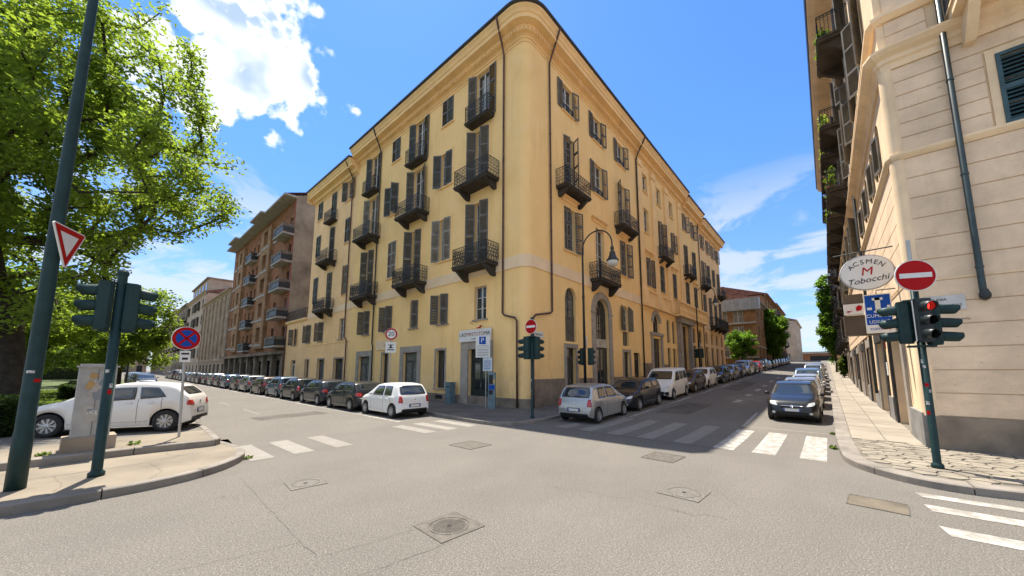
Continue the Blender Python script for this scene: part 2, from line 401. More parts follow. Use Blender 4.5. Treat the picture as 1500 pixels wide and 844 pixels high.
def resample(path, step):
    out = [Vector(path[0]).to_2d()]
    for a, b in zip(path, path[1:]):
        a, b = Vector(a).to_2d(), Vector(b).to_2d(); n = max(1, round((b - a).length / step))
        out += [a.lerp(b, k / n) for k in range(1, n + 1)]
    return out
def smooth_path(path, it=2):
    P = [Vector(p).to_2d() for p in path]
    for _ in range(it):
        Q = [P[0]]
        for a, b in zip(P, P[1:]): Q += [a.lerp(b, .25), a.lerp(b, .75)]
        Q.append(P[-1]); P = Q
    return P
def offset_path(P, d):          # d > 0 moves to the left of the walking direction
    out = []
    for i, p in enumerate(P):
        t = (P[min(i + 1, len(P) - 1)] - P[max(i - 1, 0)]).normalized()
        out.append(p + Vector((-t.y, t.x)) * d)
    return out
def kerb(parent, P, w, h, seg=1.05, near=26, base=-.1, m=None, side=1, zf=gz):
    """kerb stones along P, each its own piece near the camera, the far run joined"""
    m = m or KERB
    P = resample(P, .35)
    In = offset_path(P, w * side)
    acc = 0; start = 0; far = MB(); k = 0
    for i in range(1, len(P)):
        acc += (P[i] - P[i - 1]).length
        if acc >= seg or i == len(P) - 1:
            a, b = start, i
            ids = list(range(a, b + 1)); g = .008
            o1 = [P[j].copy() for j in ids]; i1 = [In[j].copy() for j in ids]
            for L_ in (o1, i1):
                t0 = (L_[1] - L_[0]).normalized(); t1 = (L_[-1] - L_[-2]).normalized()
                L_[0] = L_[0] + t0 * g; L_[-1] = L_[-1] - t1 * g
            dz = random.uniform(-.006, .006)
            ring = []
            bv = .018
            for q, r in zip(o1, i1):
                z = zf(q.x, q.y)
                d = (r - q).normalized()
                q2 = q + d * bv
                ring.append([(q.x, q.y, z + base), (q.x, q.y, z + h - bv + dz), (q2.x, q2.y, z + h + dz), (r.x, r.y, z + h + dz), (r.x, r.y, z + base)])
            vs = [p for s in ring for p in s]; fs = []
            for j in range(len(ring) - 1):
                for c in range(4): fs.append((j * 5 + c, j * 5 + c + 1, (j + 1) * 5 + c + 1, (j + 1) * 5 + c) if side < 0 else (j * 5 + c, (j + 1) * 5 + c, (j + 1) * 5 + c + 1, j * 5 + c + 1))
            fs += [(0, 1, 2, 3, 4), tuple((len(ring) - 1) * 5 + c for c in (4, 3, 2, 1, 0))]
            mid = P[(a + b) // 2]
            if (mid - Vector((-13.9, -11.5))).length < near:
                ob('kerb_stone', MB().add(vs, fs), m, parent); k += 1
            else: far.add(vs, fs)
            start = i; acc = 0
    if far.v: tag(ob('kerb_run', far, m, parent), kind='stuff')
def strip(A, B, zf, n=1):
    A = list(A); B = list(B); vs = []; fs = []
    for a, b in zip(A, B):
        for k in range(n + 1):
            p = a.lerp(b, k / n); vs.append((p.x, p.y, zf(p.x, p.y)))
    for i in range(len(A) - 1):
        for k in range(n): fs.append((i * (n + 1) + k, (i + 1) * (n + 1) + k, (i + 1) * (n + 1) + k + 1, i * (n + 1) + k + 1))
    return MB().add(vs, fs)

# pavement round the yellow corner building
corner_path = [(-3.55, 190), (-3.55, 60), (-3.55, 20), (-3.55, 6)] + [tuple(p) for p in smooth_path([(-3.55, 4.2), (-3.9, 1.4), (-4.2, -.8), (-3.95, -2.0), (-2.9, -2.6), (-1.6, -2.5), (.4, -2.3)], 2)] + [(3, -2.3), (20, -2.3), (60, -2.3), (140, -2.3)]
CP = resample(corner_path, 1.0)
def inner_pt(p):
    if p.y > 1: return Vector((.5, p.y))
    if p.x > 1: return Vector((p.x, .5))
    return Vector((.5, .5))
walk = ob('corner_pavement', strip(offset_path(CP, .14), [inner_pt(p) for p in CP], lambda x, y: gz(x, y) + .125, 2), PAVE)
tag(walk, kind='structure')
kerb(walk, [tuple(p) for p in CP], .15, .13)

# right-hand pavement: granite kerb, flagstones, crazy-paved corner
right_path = [(150, -11.5), (60, -11.5), (20, -11.5), (2, -11.5)] + [tuple(p) for p in smooth_path([(.5, -11.5), (-1.6, -11.55), (-2.7, -11.6), (-3.45, -11.95), (-4.0, -12.5), (-4.15, -13.1), (-4.0, -13.8), (-3.8, -15.5), (-3.6, -20), (-3.4, -40)], 2)]
RP = resample(right_path, 1.0)
KW = .33
def inner_r(p):
    if p.x > .2: return Vector((p.x, -13.6))
    if p.y < -13.6: return Vector((.4, p.y))
    return Vector((.4, -13.6))
rwalk = ob('street_pavement', strip([inner_r(p) for p in RP], offset_path(RP, KW * .8), lambda x, y: gz(x, y) + .118, 3), JOINT2)
tag(rwalk, kind='structure')
kerb(rwalk, [tuple(p) for p in RP], KW, .14, 1.3)
def slab_mesh(x0, x1, y0, y1, t=.05, zf=None, dz=0):
    b = .01
    zz = lambda x, y: (zf or gz)(x, y) + .14 + dz
    vs = [(x0, y0, zz(x0, y0) - t), (x1, y0, zz(x1, y0) - t), (x1, y1, zz(x1, y1) - t), (x0, y1, zz(x0, y1) - t)]
    vs += [(x0 + b, y0 + b, zz(x0, y0)), (x1 - b, y0 + b, zz(x1, y0)), (x1 - b, y1 - b, zz(x1, y1)), (x0 + b, y1 - b, zz(x0, y1))]
    return MB().add(vs, [(4, 5, 6, 7), (0, 1, 5, 4), (1, 2, 6, 5), (2, 3, 7, 6), (3, 0, 4, 7)])
x = .35; rnd = random.Random(3)
while x < 60:
    w = rnd.uniform(1.1, 1.7)
    ym = -12.55
    for y0, y1 in ((-13.295, ym), (ym + .012, -11.5 - KW - .012)):
        ob('flagstone', slab_mesh(x, x + w - .012, y0, y1, dz=rnd.uniform(-.003, .004)), SLAB, rwalk)
    x += w
far = MB()
while x < 150:
    m_ = slab_mesh(x, x + 2.98, -13.295, -11.5 - KW - .012); far.add(m_.v, m_.f); x += 3
tag(ob('flagstone_run', far, SLAB, rwalk), kind='stuff')
# crazy paving: voronoi stones
def clip(poly, p, nrm):
    out = []
    for i in range(len(poly)):
        a, b = poly[i - 1], poly[i]
        da, db = (a - p).dot(nrm), (b - p).dot(nrm)
        if (da <= 0) != (db <= 0): out.append(a.lerp(b, da / (da - db)))
        if db <= 0: out.append(b)
    return out
def inside_right(p):
    # on the pavement corner, clear of kerb and wall
    if p.x > .33 or p.y > -11.86: return False
    if p.x > -.02 and p.y < -13.25: return False
    d = min((p - q).length for q in RPF)
    return d > KW + .10 and p.x > -3.9
RPF = resample([tuple(p) for p in RP], .12)
rnd = random.Random(11)
sites = []
for j in range(26):
    for i in range(16):
        sites.append(Vector((-4.3 + i * .31 + (.15 if j % 2 else 0) + rnd.uniform(-.10, .10), -19.6 + j * .31 + rnd.uniform(-.10, .10))))
for s in sites:
    if not inside_right(s): continue
    poly = [s + Vector(d) for d in ((-.5, -.5), (.5, -.5), (.5, .5), (-.5, .5))]
    for q in sites:
        d = q - s
        if 0 < d.length < .95: poly = clip(poly, s + d * .5 - d.normalized() * .011, d)
    if len(poly) < 3: continue
    c = sum(poly, Vector((0, 0))) / len(poly)
    z = gz(c.x, c.y) + .14 + rnd.uniform(-.004, .004); n = len(poly)
    vs = [(p.x, p.y, z - .04) for p in poly] + [(c.x + (p.x - c.x) * .93, c.y + (p.y - c.y) * .93, z) for p in poly]
    ob('paving_stone', MB().add(vs, [tuple(range(n, 2 * n))] + [(k, (k + 1) % n, n + (k + 1) % n, n + k) for k in range(n)]), COBB, rwalk)

# traffic island with two steps, car bay and park behind it on the left
isl = [(-40, -2.0), (-20, -2.15), (-15.5, -2.25)] + [tuple(p) for p in smooth_path([(-14.5, -2.3), (-13.3, -2.35), (-12.3, -1.95), (-11.6, -1.1), (-11.4, -.2), (-11.5, .8), (-11.62, 1.5)], 2)] + [(-11.66, 1.9)]
IP = resample(isl, .6)
flat = lambda x, y: 0
island = ob('traffic_island', strip([Vector((p.x - .0, 1.6)) for p in IP], offset_path(IP, .12), lambda x, y: .145, 3), SAND)
tag(island, kind='structure')
kerb(island, [tuple(p) for p in IP], .16, .15, 1.15, zf=flat)
step = [(-40, .85), (-20, .85), (-13, .82), (-12.1, .7), (-11.85, .72), (-11.72, .9), (-11.68, 2.2), (-11.62, 3.6), (-11.9, 9), (-11.95, 150)]
SP = resample(step, .6)
plat = ob('raised_pavement', grid_sheet([-40, -30, -20, -16, -13, -11.78], [.92, 1.6, 2.3, 2.9], lambda x, y: .30), SAND)
tag(plat, kind='structure')
kerb(plat, [tuple(p) for p in SP], .15, .305, 1.2, near=24, zf=lambda x, y: 0 if y < 20 else max(0, gz(x, y) - .15))
tag(ob('parking_bay', grid_sheet([-60, -30, -16, -11.76], [2.9, 5, 8.25], lambda x, y: .292), ASPH), kind='structure')
lawn = ob('lawn', grid_sheet([-160, -80, -40, -25, -18, -14, -11.95], [8.2, 12, 20, 40, 80, 150], lambda x, y: max(.34, gz(x, y) + .16)), SOIL)
tag(lawn, kind='structure')

# painted markings
def stripe(parent, poly, m=None, lift=.005):
    P = [Vector(p) for p in poly]; n = 6; vs = []; fs = []
    for i in range(n + 1):
        a = P[0].lerp(P[1], i / n); b = P[3].lerp(P[2], i / n)
        for p in (a, b): vs.append((p.x, p.y, gz(p.x, p.y) + lift))
    fs = [(2 * i, 2 * i + 2, 2 * i + 3, 2 * i + 1) for i in range(n)]
    return ob('stripe', MB().add(vs, [f[::-1] for f in fs]), m or PAINT, parent)
def marking(name, label):
    e = bpy.data.objects.new(name, None); COL.objects.link(e); tag(e, label, kind='structure'); return e
cw = marking('crosswalk', 'worn white zebra crossing over the mouth of the right-hand street')
for y in (-9.18, -10.08, -11.05):
    stripe(cw, [(-2.9, y - .25), (.75, y - .25), (.8, y + .25), (-2.85, y + .25)])
for y in (-3.9, -4.9, -5.95, -7.0, -8.1):
    stripe(cw, [(-2.8, y - .25), (.95, y - .25), (.95, y + .25), (-2.8, y + .25)], PAINT2)
cw = marking('crosswalk', 'white zebra crossing stripes beside the right-hand kerb')
for x0, x1 in ((-4.82, -4.55), (-5.62, -5.28), (-6.68, -6.32)):
    stripe(cw, [(x0, -12.5), (x0, -24), (x1, -24), (x1, -12.45)])
cw = marking('crosswalk', 'half worn zebra crossing over the left-hand street')
for x0, m_ in ((-11.5, PAINT3), (-10.6, PAINT3), (-9.6, PAINT2), (-6.75, PAINT2), (-5.85, PAINT3), (-4.9, PAINT3)):
    stripe(cw, [(x0, -1.2), (x0 + .48, -1.2), (x0 + .48, 1.0), (x0, 1.0)], m_)
pl = marking('parking_line', 'white line marking the parking strip on the left-hand street')
for k in range(24): stripe(pl, [(-5.95, 1.8 + k * 3), (-5.83, 1.8 + k * 3), (-5.83, 4.8 + k * 3), (-5.95, 4.8 + k * 3)], PAINT2 if k % 3 else PAINT)
pl = marking('parking_line', 'white line marking the parking strip below the yellow houses on the right-hand street')
for k in range(20): stripe(pl, [(1.2 + k * 3, -4.86), (4.2 + k * 3, -4.86), (4.2 + k * 3, -4.74), (1.2 + k * 3, -4.74)], PAINT2 if k % 2 else PAINT)
pl = marking('centre_line', 'broken white marks along the middle of the right-hand street')
for x0, y0, l_ in ((9.3, -7.4, 1.7), (13.5, -7.35, 1.5), (18, -7.3, 1.8), (23, -7.2, 1.6), (29, -7.1, 2), (36, -7.1, 2)):
    stripe(pl, [(x0, y0 - .16), (x0 + l_, y0 - .16), (x0 + l_, y0 + .16), (x0, y0 + .16)])
pl = marking('bay_line', 'white parking bay corner in front of the black hatchback')
stripe(pl, [(1.5, -9.05), (5.8, -8.95), (5.8, -8.83), (1.5, -8.93)]); stripe(pl, [(1.5, -11.3), (1.5, -9.06), (1.62, -9.06), (1.62, -11.3)], PAINT2)
pl = marking('lane_line', 'thin broken white line down the middle of the left-hand street')
for k in range(8): stripe(pl, [(-9.0, 9 + k * 6), (-8.9, 9 + k * 6), (-8.9, 12 + k * 6), (-9.0, 12 + k * 6)], PAINT2)

# covers set into the road
def quadz(mb, poly, z):
    mb.add([(x, y, z) for x, y in poly], [tuple(range(len(poly)))])
def manhole(x, y, s, rz, label, fancy=True):
    t = thing('manhole_cover', label, 'manhole', (x, y, 0), rz, 'manhole covers in the road')
    fr = MB(); n = 40; h = s / 2; r0 = s * .40
    sq = []
    for k in range(n):
        a = 2 * PI * k / n; c, d = math.cos(a), math.sin(a); q = h / max(abs(c), abs(d)); sq.append((c * q, d * q))
    ci = [(r0 * math.cos(2 * PI * k / n), r0 * math.sin(2 * PI * k / n)) for k in range(n)]
    fr.add([(x_, y_, .006) for x_, y_ in sq] + [(x_, y_, .006) for x_, y_ in ci] + [(x_, y_, -.02) for x_, y_ in ci],
           [(k, (k + 1) % n, n + (k + 1) % n, n + k) for k in range(n)] + [(n + k, n + (k + 1) % n, 2 * n + (k + 1) % n, 2 * n + k) for k in range(n)])
    ob('frame', fr, CAST if fancy else ASPH, t, (0, 0, .002), local=True)
    edge = MB()
    for a, b in (((-h, -h), (h, -h)), ((h, -h), (h, h)), ((h, h), (-h, h)), ((-h, h), (-h, -h))):
        edge.tube([(a[0], a[1], .003), (b[0], b[1], .003)], .008, 4)
    ob('joint', edge, JOINT, t, local=True)
    lid = MB(); lid.lathe([(r0 - .012, -.02), (r0 - .012, .005), (r0 - .03, .008), (r0 - .04, .004), (.001, .004)], 40)
    L_ = ob('lid', lid, CAST if fancy else ASPH, t, (0, 0, .002), local=True)
    if fancy:
        rb = MB(); d = .035
        k = int(r0 / d)
        for i in range(-k, k + 1):
            q = math.sqrt(max(0, (r0 - .05) ** 2 - (i * d) ** 2))
            for j in range(-k, k + 1):
                if abs(j * d) < q: rb.box(i * d - .011, i * d + .011, j * d - .011, j * d + .011, .003, .009)
        tag(ob('stud_pattern', rb, CAST, L_, local=True), kind='stuff')
    else:
        rg = MB(); rg.tube([((r0 - .005) * math.cos(2 * PI * k / 40), (r0 - .005) * math.sin(2 * PI * k / 40), .004) for k in range(40)], .009, 4, closed=True)
        ob('ring', rg, JOINT, t, local=True)
    ho = MB(); ho.lathe([(.035, .004), (.03, .010), (.001, .010)], 10)
    ob('lifting_hole', ho, DARK, L_, local=True)
manhole(-10.66, -7.44, .68, R(-4), 'round studded manhole cover in a square frame in the near road')
manhole(-7.18, -9.44, .66, R(-3), 'plain asphalt-filled manhole ring to the right in the near road', False)
manhole(-11.26, -3.95, .58, R(-5), 'faint square manhole frame near the traffic island', False)
def plate(x, y, w, d, rz, m_, label, cat='cover'):
    t = thing('road_plate', label, cat, (x, y, gz(x, y)), rz, 'rectangular covers in the road')
    mb = MB().box(-w / 2, w / 2, -d / 2, d / 2, -.02, .006)
    ob('plate', mb, m_, t, local=True)
    e = MB(); h, g = w / 2, d / 2
    for a, b in (((-h, -g), (h, -g)), ((h, -g), (h, g)), ((h, g), (-h, g)), ((-h, g), (-h, -g))): e.tube([(*a, .004), (*b, .004)], .009, 4)
    ob('joint', e, JOINT, t, local=True)
plate(-6.98, -3.7, .8, .9, 0, CAST, 'rusty rectangular cover in the road in front of the corner shop')
plate(-4.86, -8.3, .8, .75, R(-4), CAST, 'rusty rectangular cover at the edge of the big shadow')
PATCH = mat('brown_asphalt_patch', (.185, .155, .115), .92, .2, 2, .4, 60, None, .2, fine=.4, fscale=70)
plate(-5.76, -11.9, .6, .68, R(-5), PATCH, 'brownish asphalt patch beside the right-hand kerb')
# tarred cracks in the near road
def crack(pts, label, zc=None, wide=1, m=None):
    P = resample(pts, .12); rr = random.Random(len(pts) * 7 + int(abs(pts[0][0] * 10)))
    A = [p + Vector((rr.uniform(-.02, .02), rr.uniform(-.02, .02))) for p in P]
    w = [rr.uniform(.002, .007) * wide for _ in A]
    L_ = [Vector((a.x, a.y)) for a in A]
    B = [p + (offset_path(L_, 1)[i] - p) * w[i] for i, p in enumerate(L_)]
    o = ob('road_crack', strip(B, L_, (lambda x, y: gz(x, y) + .004) if zc is None else (lambda x, y: zc), 1), m or JOINT)
    tag(o, label, kind='structure')
crack([(-11.98, -2.6), (-12.05, -4.2), (-12.14, -6.43), (-12.14, -6.97), (-11.5, -7.1), (-11.02, -7.18)], 'long crack running from the island to the studded manhole')
crack([(-13.3, -6.1), (-12.6, -6.3), (-12.14, -6.43)], 'short crack at the bottom of the road')
crack([(-10.9, -7.8), (-11.5, -7.75), (-12.4, -7.6)], 'crack beside the studded manhole')
crack([(-5.9, 6), (-7.5, 5.2), (-10, 5.4), (-11.4, 4.6)], 'crack across the left-hand street')
crack([(-1.2, -9.3), (1.5, -8.2), (4.5, -8.4), (9, -7.9), (16, -8.1)], 'crack along the right-hand street')
crack([(-3.4, -4), (-3.2, -6), (-3.3, -8), (-3.1, -11)], 'tarred joint along the edge of the zebra crossing')

crack([(-20, -.55), (-15, -.5), (-13.4, -.45), (-12.2, .05), (-11.8, .5)], 'pale joint strip along the island pavement', .149, 7, KERB)
crack([(-14.3, -2.1), (-14.2, -1.4), (-14.35, -.5)], 'short crack across the island pavement', .150)
crack([(-13.2, -2.1), (-13.0, -1.5), (-13.1, -.5)], 'second crack across the island pavement', .150)
crack([(-12.6, -.1), (-12.8, .3), (-12.7, .8)], 'hairline crack beside the upper step', .150)
crack([(-13.5, .95), (-13.3, 1.8), (-13.6, 2.8)], 'crack across the raised pavement', .305)
# trench repairs and tyre-dark patches with their own outlines
def patch(pts, col, label, name='road_patch'):
    P = [Vector(p) for p in pts]; n = 5; vs = []
    for i in range(n + 1):
        for j in range(n + 1):
            u, v = i / n, j / n
            p = P[0] * (1 - u) * (1 - v) + P[1] * u * (1 - v) + P[2] * u * v + P[3] * (1 - u) * v
            vs.append((p.x, p.y, gz(p.x, p.y) + .0035))
    fs = [(i * (n + 1) + j, (i + 1) * (n + 1) + j, (i + 1) * (n + 1) + j + 1, i * (n + 1) + j + 1) for i in range(n) for j in range(n)]
    tag(ob(name, MB().add(vs, fs), col, None), label, kind='structure')
P_D = mat('dark_asphalt_repair', (.155, .14, .12), .92, .2, 1.2, .5, 60, None, .2, fine=.7, fscale=50)
P_L = mat('pale_asphalt_repair', (.245, .222, .188), .92, .2, 1.2, .5, 60, None, .2, fine=.7, fscale=50)
patch([(3.2, -6.6), (7.5, -6.7), (7.6, -5.3), (3.1, -5.2)], P_D, 'dark rectangular asphalt repair in the shaded right-hand street')
patch([(8.6, -8.6), (14.5, -8.5), (14.5, -6.6), (8.5, -6.7)], P_L, 'pale rectangular asphalt repair in the shaded right-hand street')
patch([(17, -6.4), (27, -6.3), (27, -5.2), (17, -5.3)], P_D, 'long dark trench repair further up the right-hand street')
patch([(-9.5, 6.5), (-6.6, 6.9), (-6.7, 8.3), (-9.6, 7.8)], P_D, 'dark asphalt repair in the left-hand street')
patch([(-3.0, -8.9), (-2.93, -3.5), (-2.87, -3.5), (-2.93, -8.9)], P_D, 'tarred seam before the right-hand zebra crossing')
# ------------------------------------------------------------------ facade kit
class Facade:
    """a wall plane: u along it, n outward, z up"""
    def __init__(s, O, ud, nd, parent, wallmat):
        s.O = Vector((*O, 0)); s.u = Vector((*ud, 0)); s.n = Vector((*nd, 0)); s.parent = parent; s.wm = wallmat
        d = -s.n; r = Vector((d.y, -d.x, 0)); s.rz = math.atan2(r.y, r.x); s.flip = r.dot(s.u) < 0
        s.holes = []
    def pt(s, u, n, z): return s.O + s.u * u + s.n * n + Vector((0, 0, z))
    def q(s, mb, pts):
        P = [s.pt(*p) for p in pts]
        mb.add(P, [tuple(range(len(P))) if not s.flip else tuple(range(len(P)))[::-1]])
    def box(s, mb, u0, u1, n0, n1, z0, z1):
        a = s.pt(u0, n0, z0); b = s.pt(u1, n1, z1)
        mb.box(min(a.x, b.x), max(a.x, b.x), min(a.y, b.y), max(a.y, b.y), z0, z1)
    def put(s, name, me, m, u, n, z, parent=None):
        return ob(name, me, m, parent or s.parent, s.pt(u, n, z), s.rz)
    def wall(s, u0, u1, z0, z1, depth=.28, name='wall', m=None, zf=None):
        us = sorted({u0, u1} | {h[k] for h in s.holes for k in (0, 1) if u0 < h[k] < u1})
        zs = sorted({z0, z1} | {h[k] for h in s.holes for k in (2, 3) if z0 < h[k] < z1})
        mb = MB()
        for a, b in zip(us, us[1:]):
            for c, d in zip(zs, zs[1:]):
                um, zm = (a + b) / 2, (c + d) / 2
                if any(h[0] < um < h[1] and h[2] < zm < h[3] for h in s.holes): continue
                s.q(mb, [(a, 0, c), (b, 0, c), (b, 0, d), (a, 0, d)])
        for h in s.holes:
            a, b, c, d, arch = h
            if a < u0 - .01 or b > u1 + .01: continue
            t = d
            if arch:
                r = (b - a) / 2; t = d - r; mid = (a + b) / 2; K = 12
                arc = [(mid - r * math.cos(PI * k / K), t + r * math.sin(PI * k / K)) for k in range(K + 1)]
                for k in range(K):
                    p, q_ = arc[k], arc[k + 1]
                    s.q(mb, [(p[0], 0, p[1]), (q_[0], 0, q_[1]), (q_[0], 0, d), (p[0], 0, d)])
                    s.q(mb, [(p[0], 0, p[1]), (p[0], -depth, p[1]), (q_[0], -depth, q_[1]), (q_[0], 0, q_[1])])
            else: s.q(mb, [(a, 0, d), (a, -depth, d), (b, -depth, d), (b, 0, d)])
            s.q(mb, [(a, 0, c), (a, -depth, c), (a, -depth, t), (a, 0, t)])
            s.q(mb, [(b, 0, t), (b, -depth, t), (b, -depth, c), (b, 0, c)])
            s.q(mb, [(a, -depth, c), (a, 0, c), (b, 0, c), (b, -depth, c)])
        return ob(name, mb, m or s.wm, s.parent)

CACHE = {}
def cached(key, fn):
    if key not in CACHE: CACHE[key] = fn()
    return CACHE[key]
def win_frame(w, h, rows, dark=False):
    def f():
        m = MB(); t = .055
        m.box(-w / 2, -w / 2 + t, -.03, .03, 0, h).box(w / 2 - t, w / 2, -.03, .03, 0, h)
        m.box(-w / 2 + t, w / 2 - t, -.03, .03, 0, t).box(-w / 2 + t, w / 2 - t, -.03, .03, h - t, h)
        m.box(-.055, .055, -.04, .03, t, h - t)
        for k in range(1, rows):
            z = h * k / rows; m.box(-w / 2 + t, -.055, -.022, .022, z - .018, z + .018).box(.055, w / 2 - t, -.022, .022, z - .018, z + .018)
        return m.mesh('window_frame')
    return cached(('wf', w, h, rows), f)
def pane_mesh(w, h): return cached(('pane', round(w, 3), round(h, 3)), lambda: MB().box(-w / 2, w / 2, -.006, .006, 0, h).mesh('pane'))
def arch_poly(w, h, K=12):
    r = w / 2
    return [(-r, 0), (r, 0)] + [(r * math.cos(PI * k / K), h - r + r * math.sin(PI * k / K)) for k in range(K + 1)]
def arch_window(F, u, w, z0, z1, n=-.2, m=None, rows=4, cols=4, glass=None):
    h = z1 - z0; r = w / 2
    mb = MB(); P = arch_poly(w - .05, h - .025)
    mb.tube([(x, 0, z) for x, z in P], .04, 4, closed=True)
    for k in range(1, cols):
        x = -r + w * k / cols; top = h - r + math.sqrt(max(0, r * r - x * x)); mb.box(x - .018, x + .018, -.025, .025, .03, top - .03)
    for k in range(1, rows):
        z = h * k / rows; q = r if z < h - r else math.sqrt(max(.01, r * r - (z - h + r) ** 2)); mb.box(-q + .03, q - .03, -.022, .022, z - .018, z + .018)
    o = F.put('window', mb, m or DFRAME, u, n, z0)
    pm = cached(('archp', w, h), lambda: MB().prism(arch_poly(w, h), (-.006, .006), UPRIGHT).mesh('pane'))
    ob('pane', pm, glass or GLASS, o, (0, .015, 0), local=True)
    F.holes.append((u - w / 2, u + w / 2, z0, z1, True))
    return o
def window(F, u, w, z0, z1, rows=3, n=-.2, sill=True, m=None, glass=None, hole=True, split=True):
    h = z1 - z0
    o = F.put('window', win_frame(w, h, rows), m or FRAME, u, n, z0)
    if split:
        pw = w / 2 - .11; ph = h / rows - .04
        for sx in (-1, 1):
            for k in range(rows):
                ob('pane', pane_mesh(pw + .02, ph + .02), glass or GLASS, o, (sx * (.055 + pw / 2), .012, h * k / rows + (.04 if k == 0 else .015)), local=True)
    else: ob('pane', pane_mesh(w - .08, h - .08), glass or GLASS, o, (0, .012, .04), local=True)
    if sill:
        sm = cached(('sill', w), lambda: MB().box(-w / 2 - .12, w / 2 + .12, -.10, .19, -.07, -.002).mesh('sill'))
        ob('sill', sm, SURR if sill is True else sill, o, (0, n, 0), local=True)
    if hole: F.holes.append((u - w / 2, u + w / 2, z0, z1, False))
    return o
def shutter_meshes(w, h):
    def f():
        t = .022; s = .075; m = MB()
        m.box(0, s, -t, t, 0, h).box(w - s, w, -t, t, 0, h)
        nm = max(1, round(h / 1.05)) ; zz = [0] + [h * k / nm for k in range(1, nm)] + [h]
        for k, z in enumerate(zz):
            a, b = (0, .1) if k == 0 else ((h - .09, h) if k == len(zz) - 1 else (z - .065, z + .065))
            m.box(s, w - s, -t, t, a, b)
        sl = MB(); p = .105; z = .1
        while z < h - .12:
            if all(abs(z + .035 - q) > .05 for q in zz[1:-1]):
                M = Matrix.Translation((0, 0, z + .035)) @ Matrix.Rotation(R(48), 4, 'X')
                sl.box(s, w - s, -.052, .052, -.006, .006, M)
            z += p
        return m.mesh('shutter'), sl.mesh('slats')
    return cached(('sh', round(w, 2), round(h, 2)), f)
SR = random.Random(77)
def shutters(F, u, w, z0, z1, tl, tr, m=None, n=.035):
    """tl, tr: opening angles in degrees of the leaves left and right as seen from the street (None = no leaf)"""
    lw = w / 2 - .004; h = z1 - z0 - .02
    fm, sm = shutter_meshes(lw, h)
    m = m or SR.choice((SHUT, SHUT, SHUTB, SHUTC))
    sgn = -1 if F.flip else 1
    for side, th in ((-1, tl), (1, tr)):
        if th is None: continue
        uu = u + sgn * side * w / 2
        if 20 < th < 172: th += SR.uniform(-6, 6)
        rz = -R(th) if side < 0 else PI + R(th)
        o = ob('shutter', fm, m or SHUT, F.parent, F.pt(uu, n, z0 + .01), F.rz + rz)
        tag(ob('slats', sm, m or SHUT, o, local=True), kind='stuff')
def scroll(mb, x, z, s, y, flip):
    pts = []
    for k in range(13):
        a = k / 12 * 2.6 * PI; r = s * (1 - .72 * k / 12)
        pts.append((x + flip * (r * math.cos(a) - s * .2), y, z + r * math.sin(a)))
    mb.tube(pts, .014, 3)
def railing_mesh(w, d, h, style):
    def f():
        m = MB(); t = .022
        sides = [((-w / 2, -d + .04), (w / 2, -d + .04), w), ((-w / 2, -d + .04), (-w / 2, 0), d), ((w / 2, -d + .04), (w / 2, 0), d)]
        for (x0, y0), (x1, y1), L_ in sides:
            for z, r in ((h, .024), (h - .12, .013), (.07, .016)): m.tube([(x0, y0, z), (x1, y1, z)], r, 4)
            nb = max(2, round(L_ / (.13 if style == 'bars' else (.24 if style == 'scroll' else .19))))
            for k in range(nb + 1):
                x, y = x0 + (x1 - x0) * k / nb, y0 + (y1 - y0) * k / nb
                m.tube([(x, y, 0), (x, y, h)], .024 if k in (0, nb) else .014, 4)
                if style != 'bars' and k < nb:
                    e = L_ / nb; cx, cy = x + (x1 - x0) / nb / 2, y + (y1 - y0) / nb / 2
                    ring = MB()
                    for zc, s_, fl in ((.26, .085, 1), (.46, .085, -1), (.66, .085, 1), (.82, .06, -1)):
                        if zc < h - .15: scroll(ring, 0, zc * h / 1.05, s_, 0, fl)
                    if style == 'ornate': ring.tube([(-.1, 0, .08), (.04, 0, .35), (-.04, 0, .6), (.1, 0, h - .12)], .014, 3)
                    dx, dy = (x1 - x0) / L_, (y1 - y0) / L_
                    m.add([(cx + p[0] * dx - p[1] * dy, cy + p[0] * dy + p[1] * dx, p[2]) for p in ring.v], ring.f)
                elif style == 'bars' and k < nb:
                    cx, cy = x + (x1 - x0) / nb / 2, y + (y1 - y0) / nb / 2
                    dx, dy = (x1 - x0) / L_, (y1 - y0) / L_
                    m.tube([(cx + .045 * math.cos(a) * dx, cy + .045 * math.cos(a) * dy, h - .06 + .045 * math.sin(a)) for a in [PI / 3 * i for i in range(6)]], .007, 3, closed=True)
        return m.mesh('railing')
    return cached(('rail', w, d, h, style), f)
def slab_prof(w, d, t):
    def f():
        m = MB()
        m.box(-w / 2 - .04, w / 2 + .04, -d - .04, 0, -.06, 0).box(-w / 2, w / 2, -d, 0, -t, -.062)
        return m.mesh('balcony')
    return cached(('bslab', w, d, t), f)
def bracket_mesh(d, h, w=.2):
    def f():
        n = 8; poly = [(0, 0), (0, -h)]
        poly += [(-(d * .22) - d * .63 * (k / n), -h + h * .22 * math.sin(PI * k / n * .6) + h * (.62) * (k / n) ** 1.6) for k in range(0, n + 1)]
        poly += [(-d * .9, 0)]
        M = Matrix(((0, 0, 1, 0), (1, 0, 0, 0), (0, 1, 0, 0), (0, 0, 0, 1)))
        return MB().prism(poly, (-w / 2, w / 2), M).mesh('bracket')
    return cached(('brk', d, h, w), f)
def balcony(F, u, w, d, z, h=1.05, style='scroll', t=.16, brackets=2, bh=.42, m=None, im=None):
    o = F.put('balcony', slab_prof(w, d, t), m or BALC, u, 0, z)
    ob('railing', railing_mesh(w, d, h, style), im or IRON, o, local=True)
    for k in range(brackets):
        x = (-1 + 2 * k / (brackets - 1)) * (w / 2 - .28) if brackets > 1 else 0
        ob('bracket', bracket_mesh(d, bh), m or BALC, o, (x, 0, -t - .002), local=True)
    return o
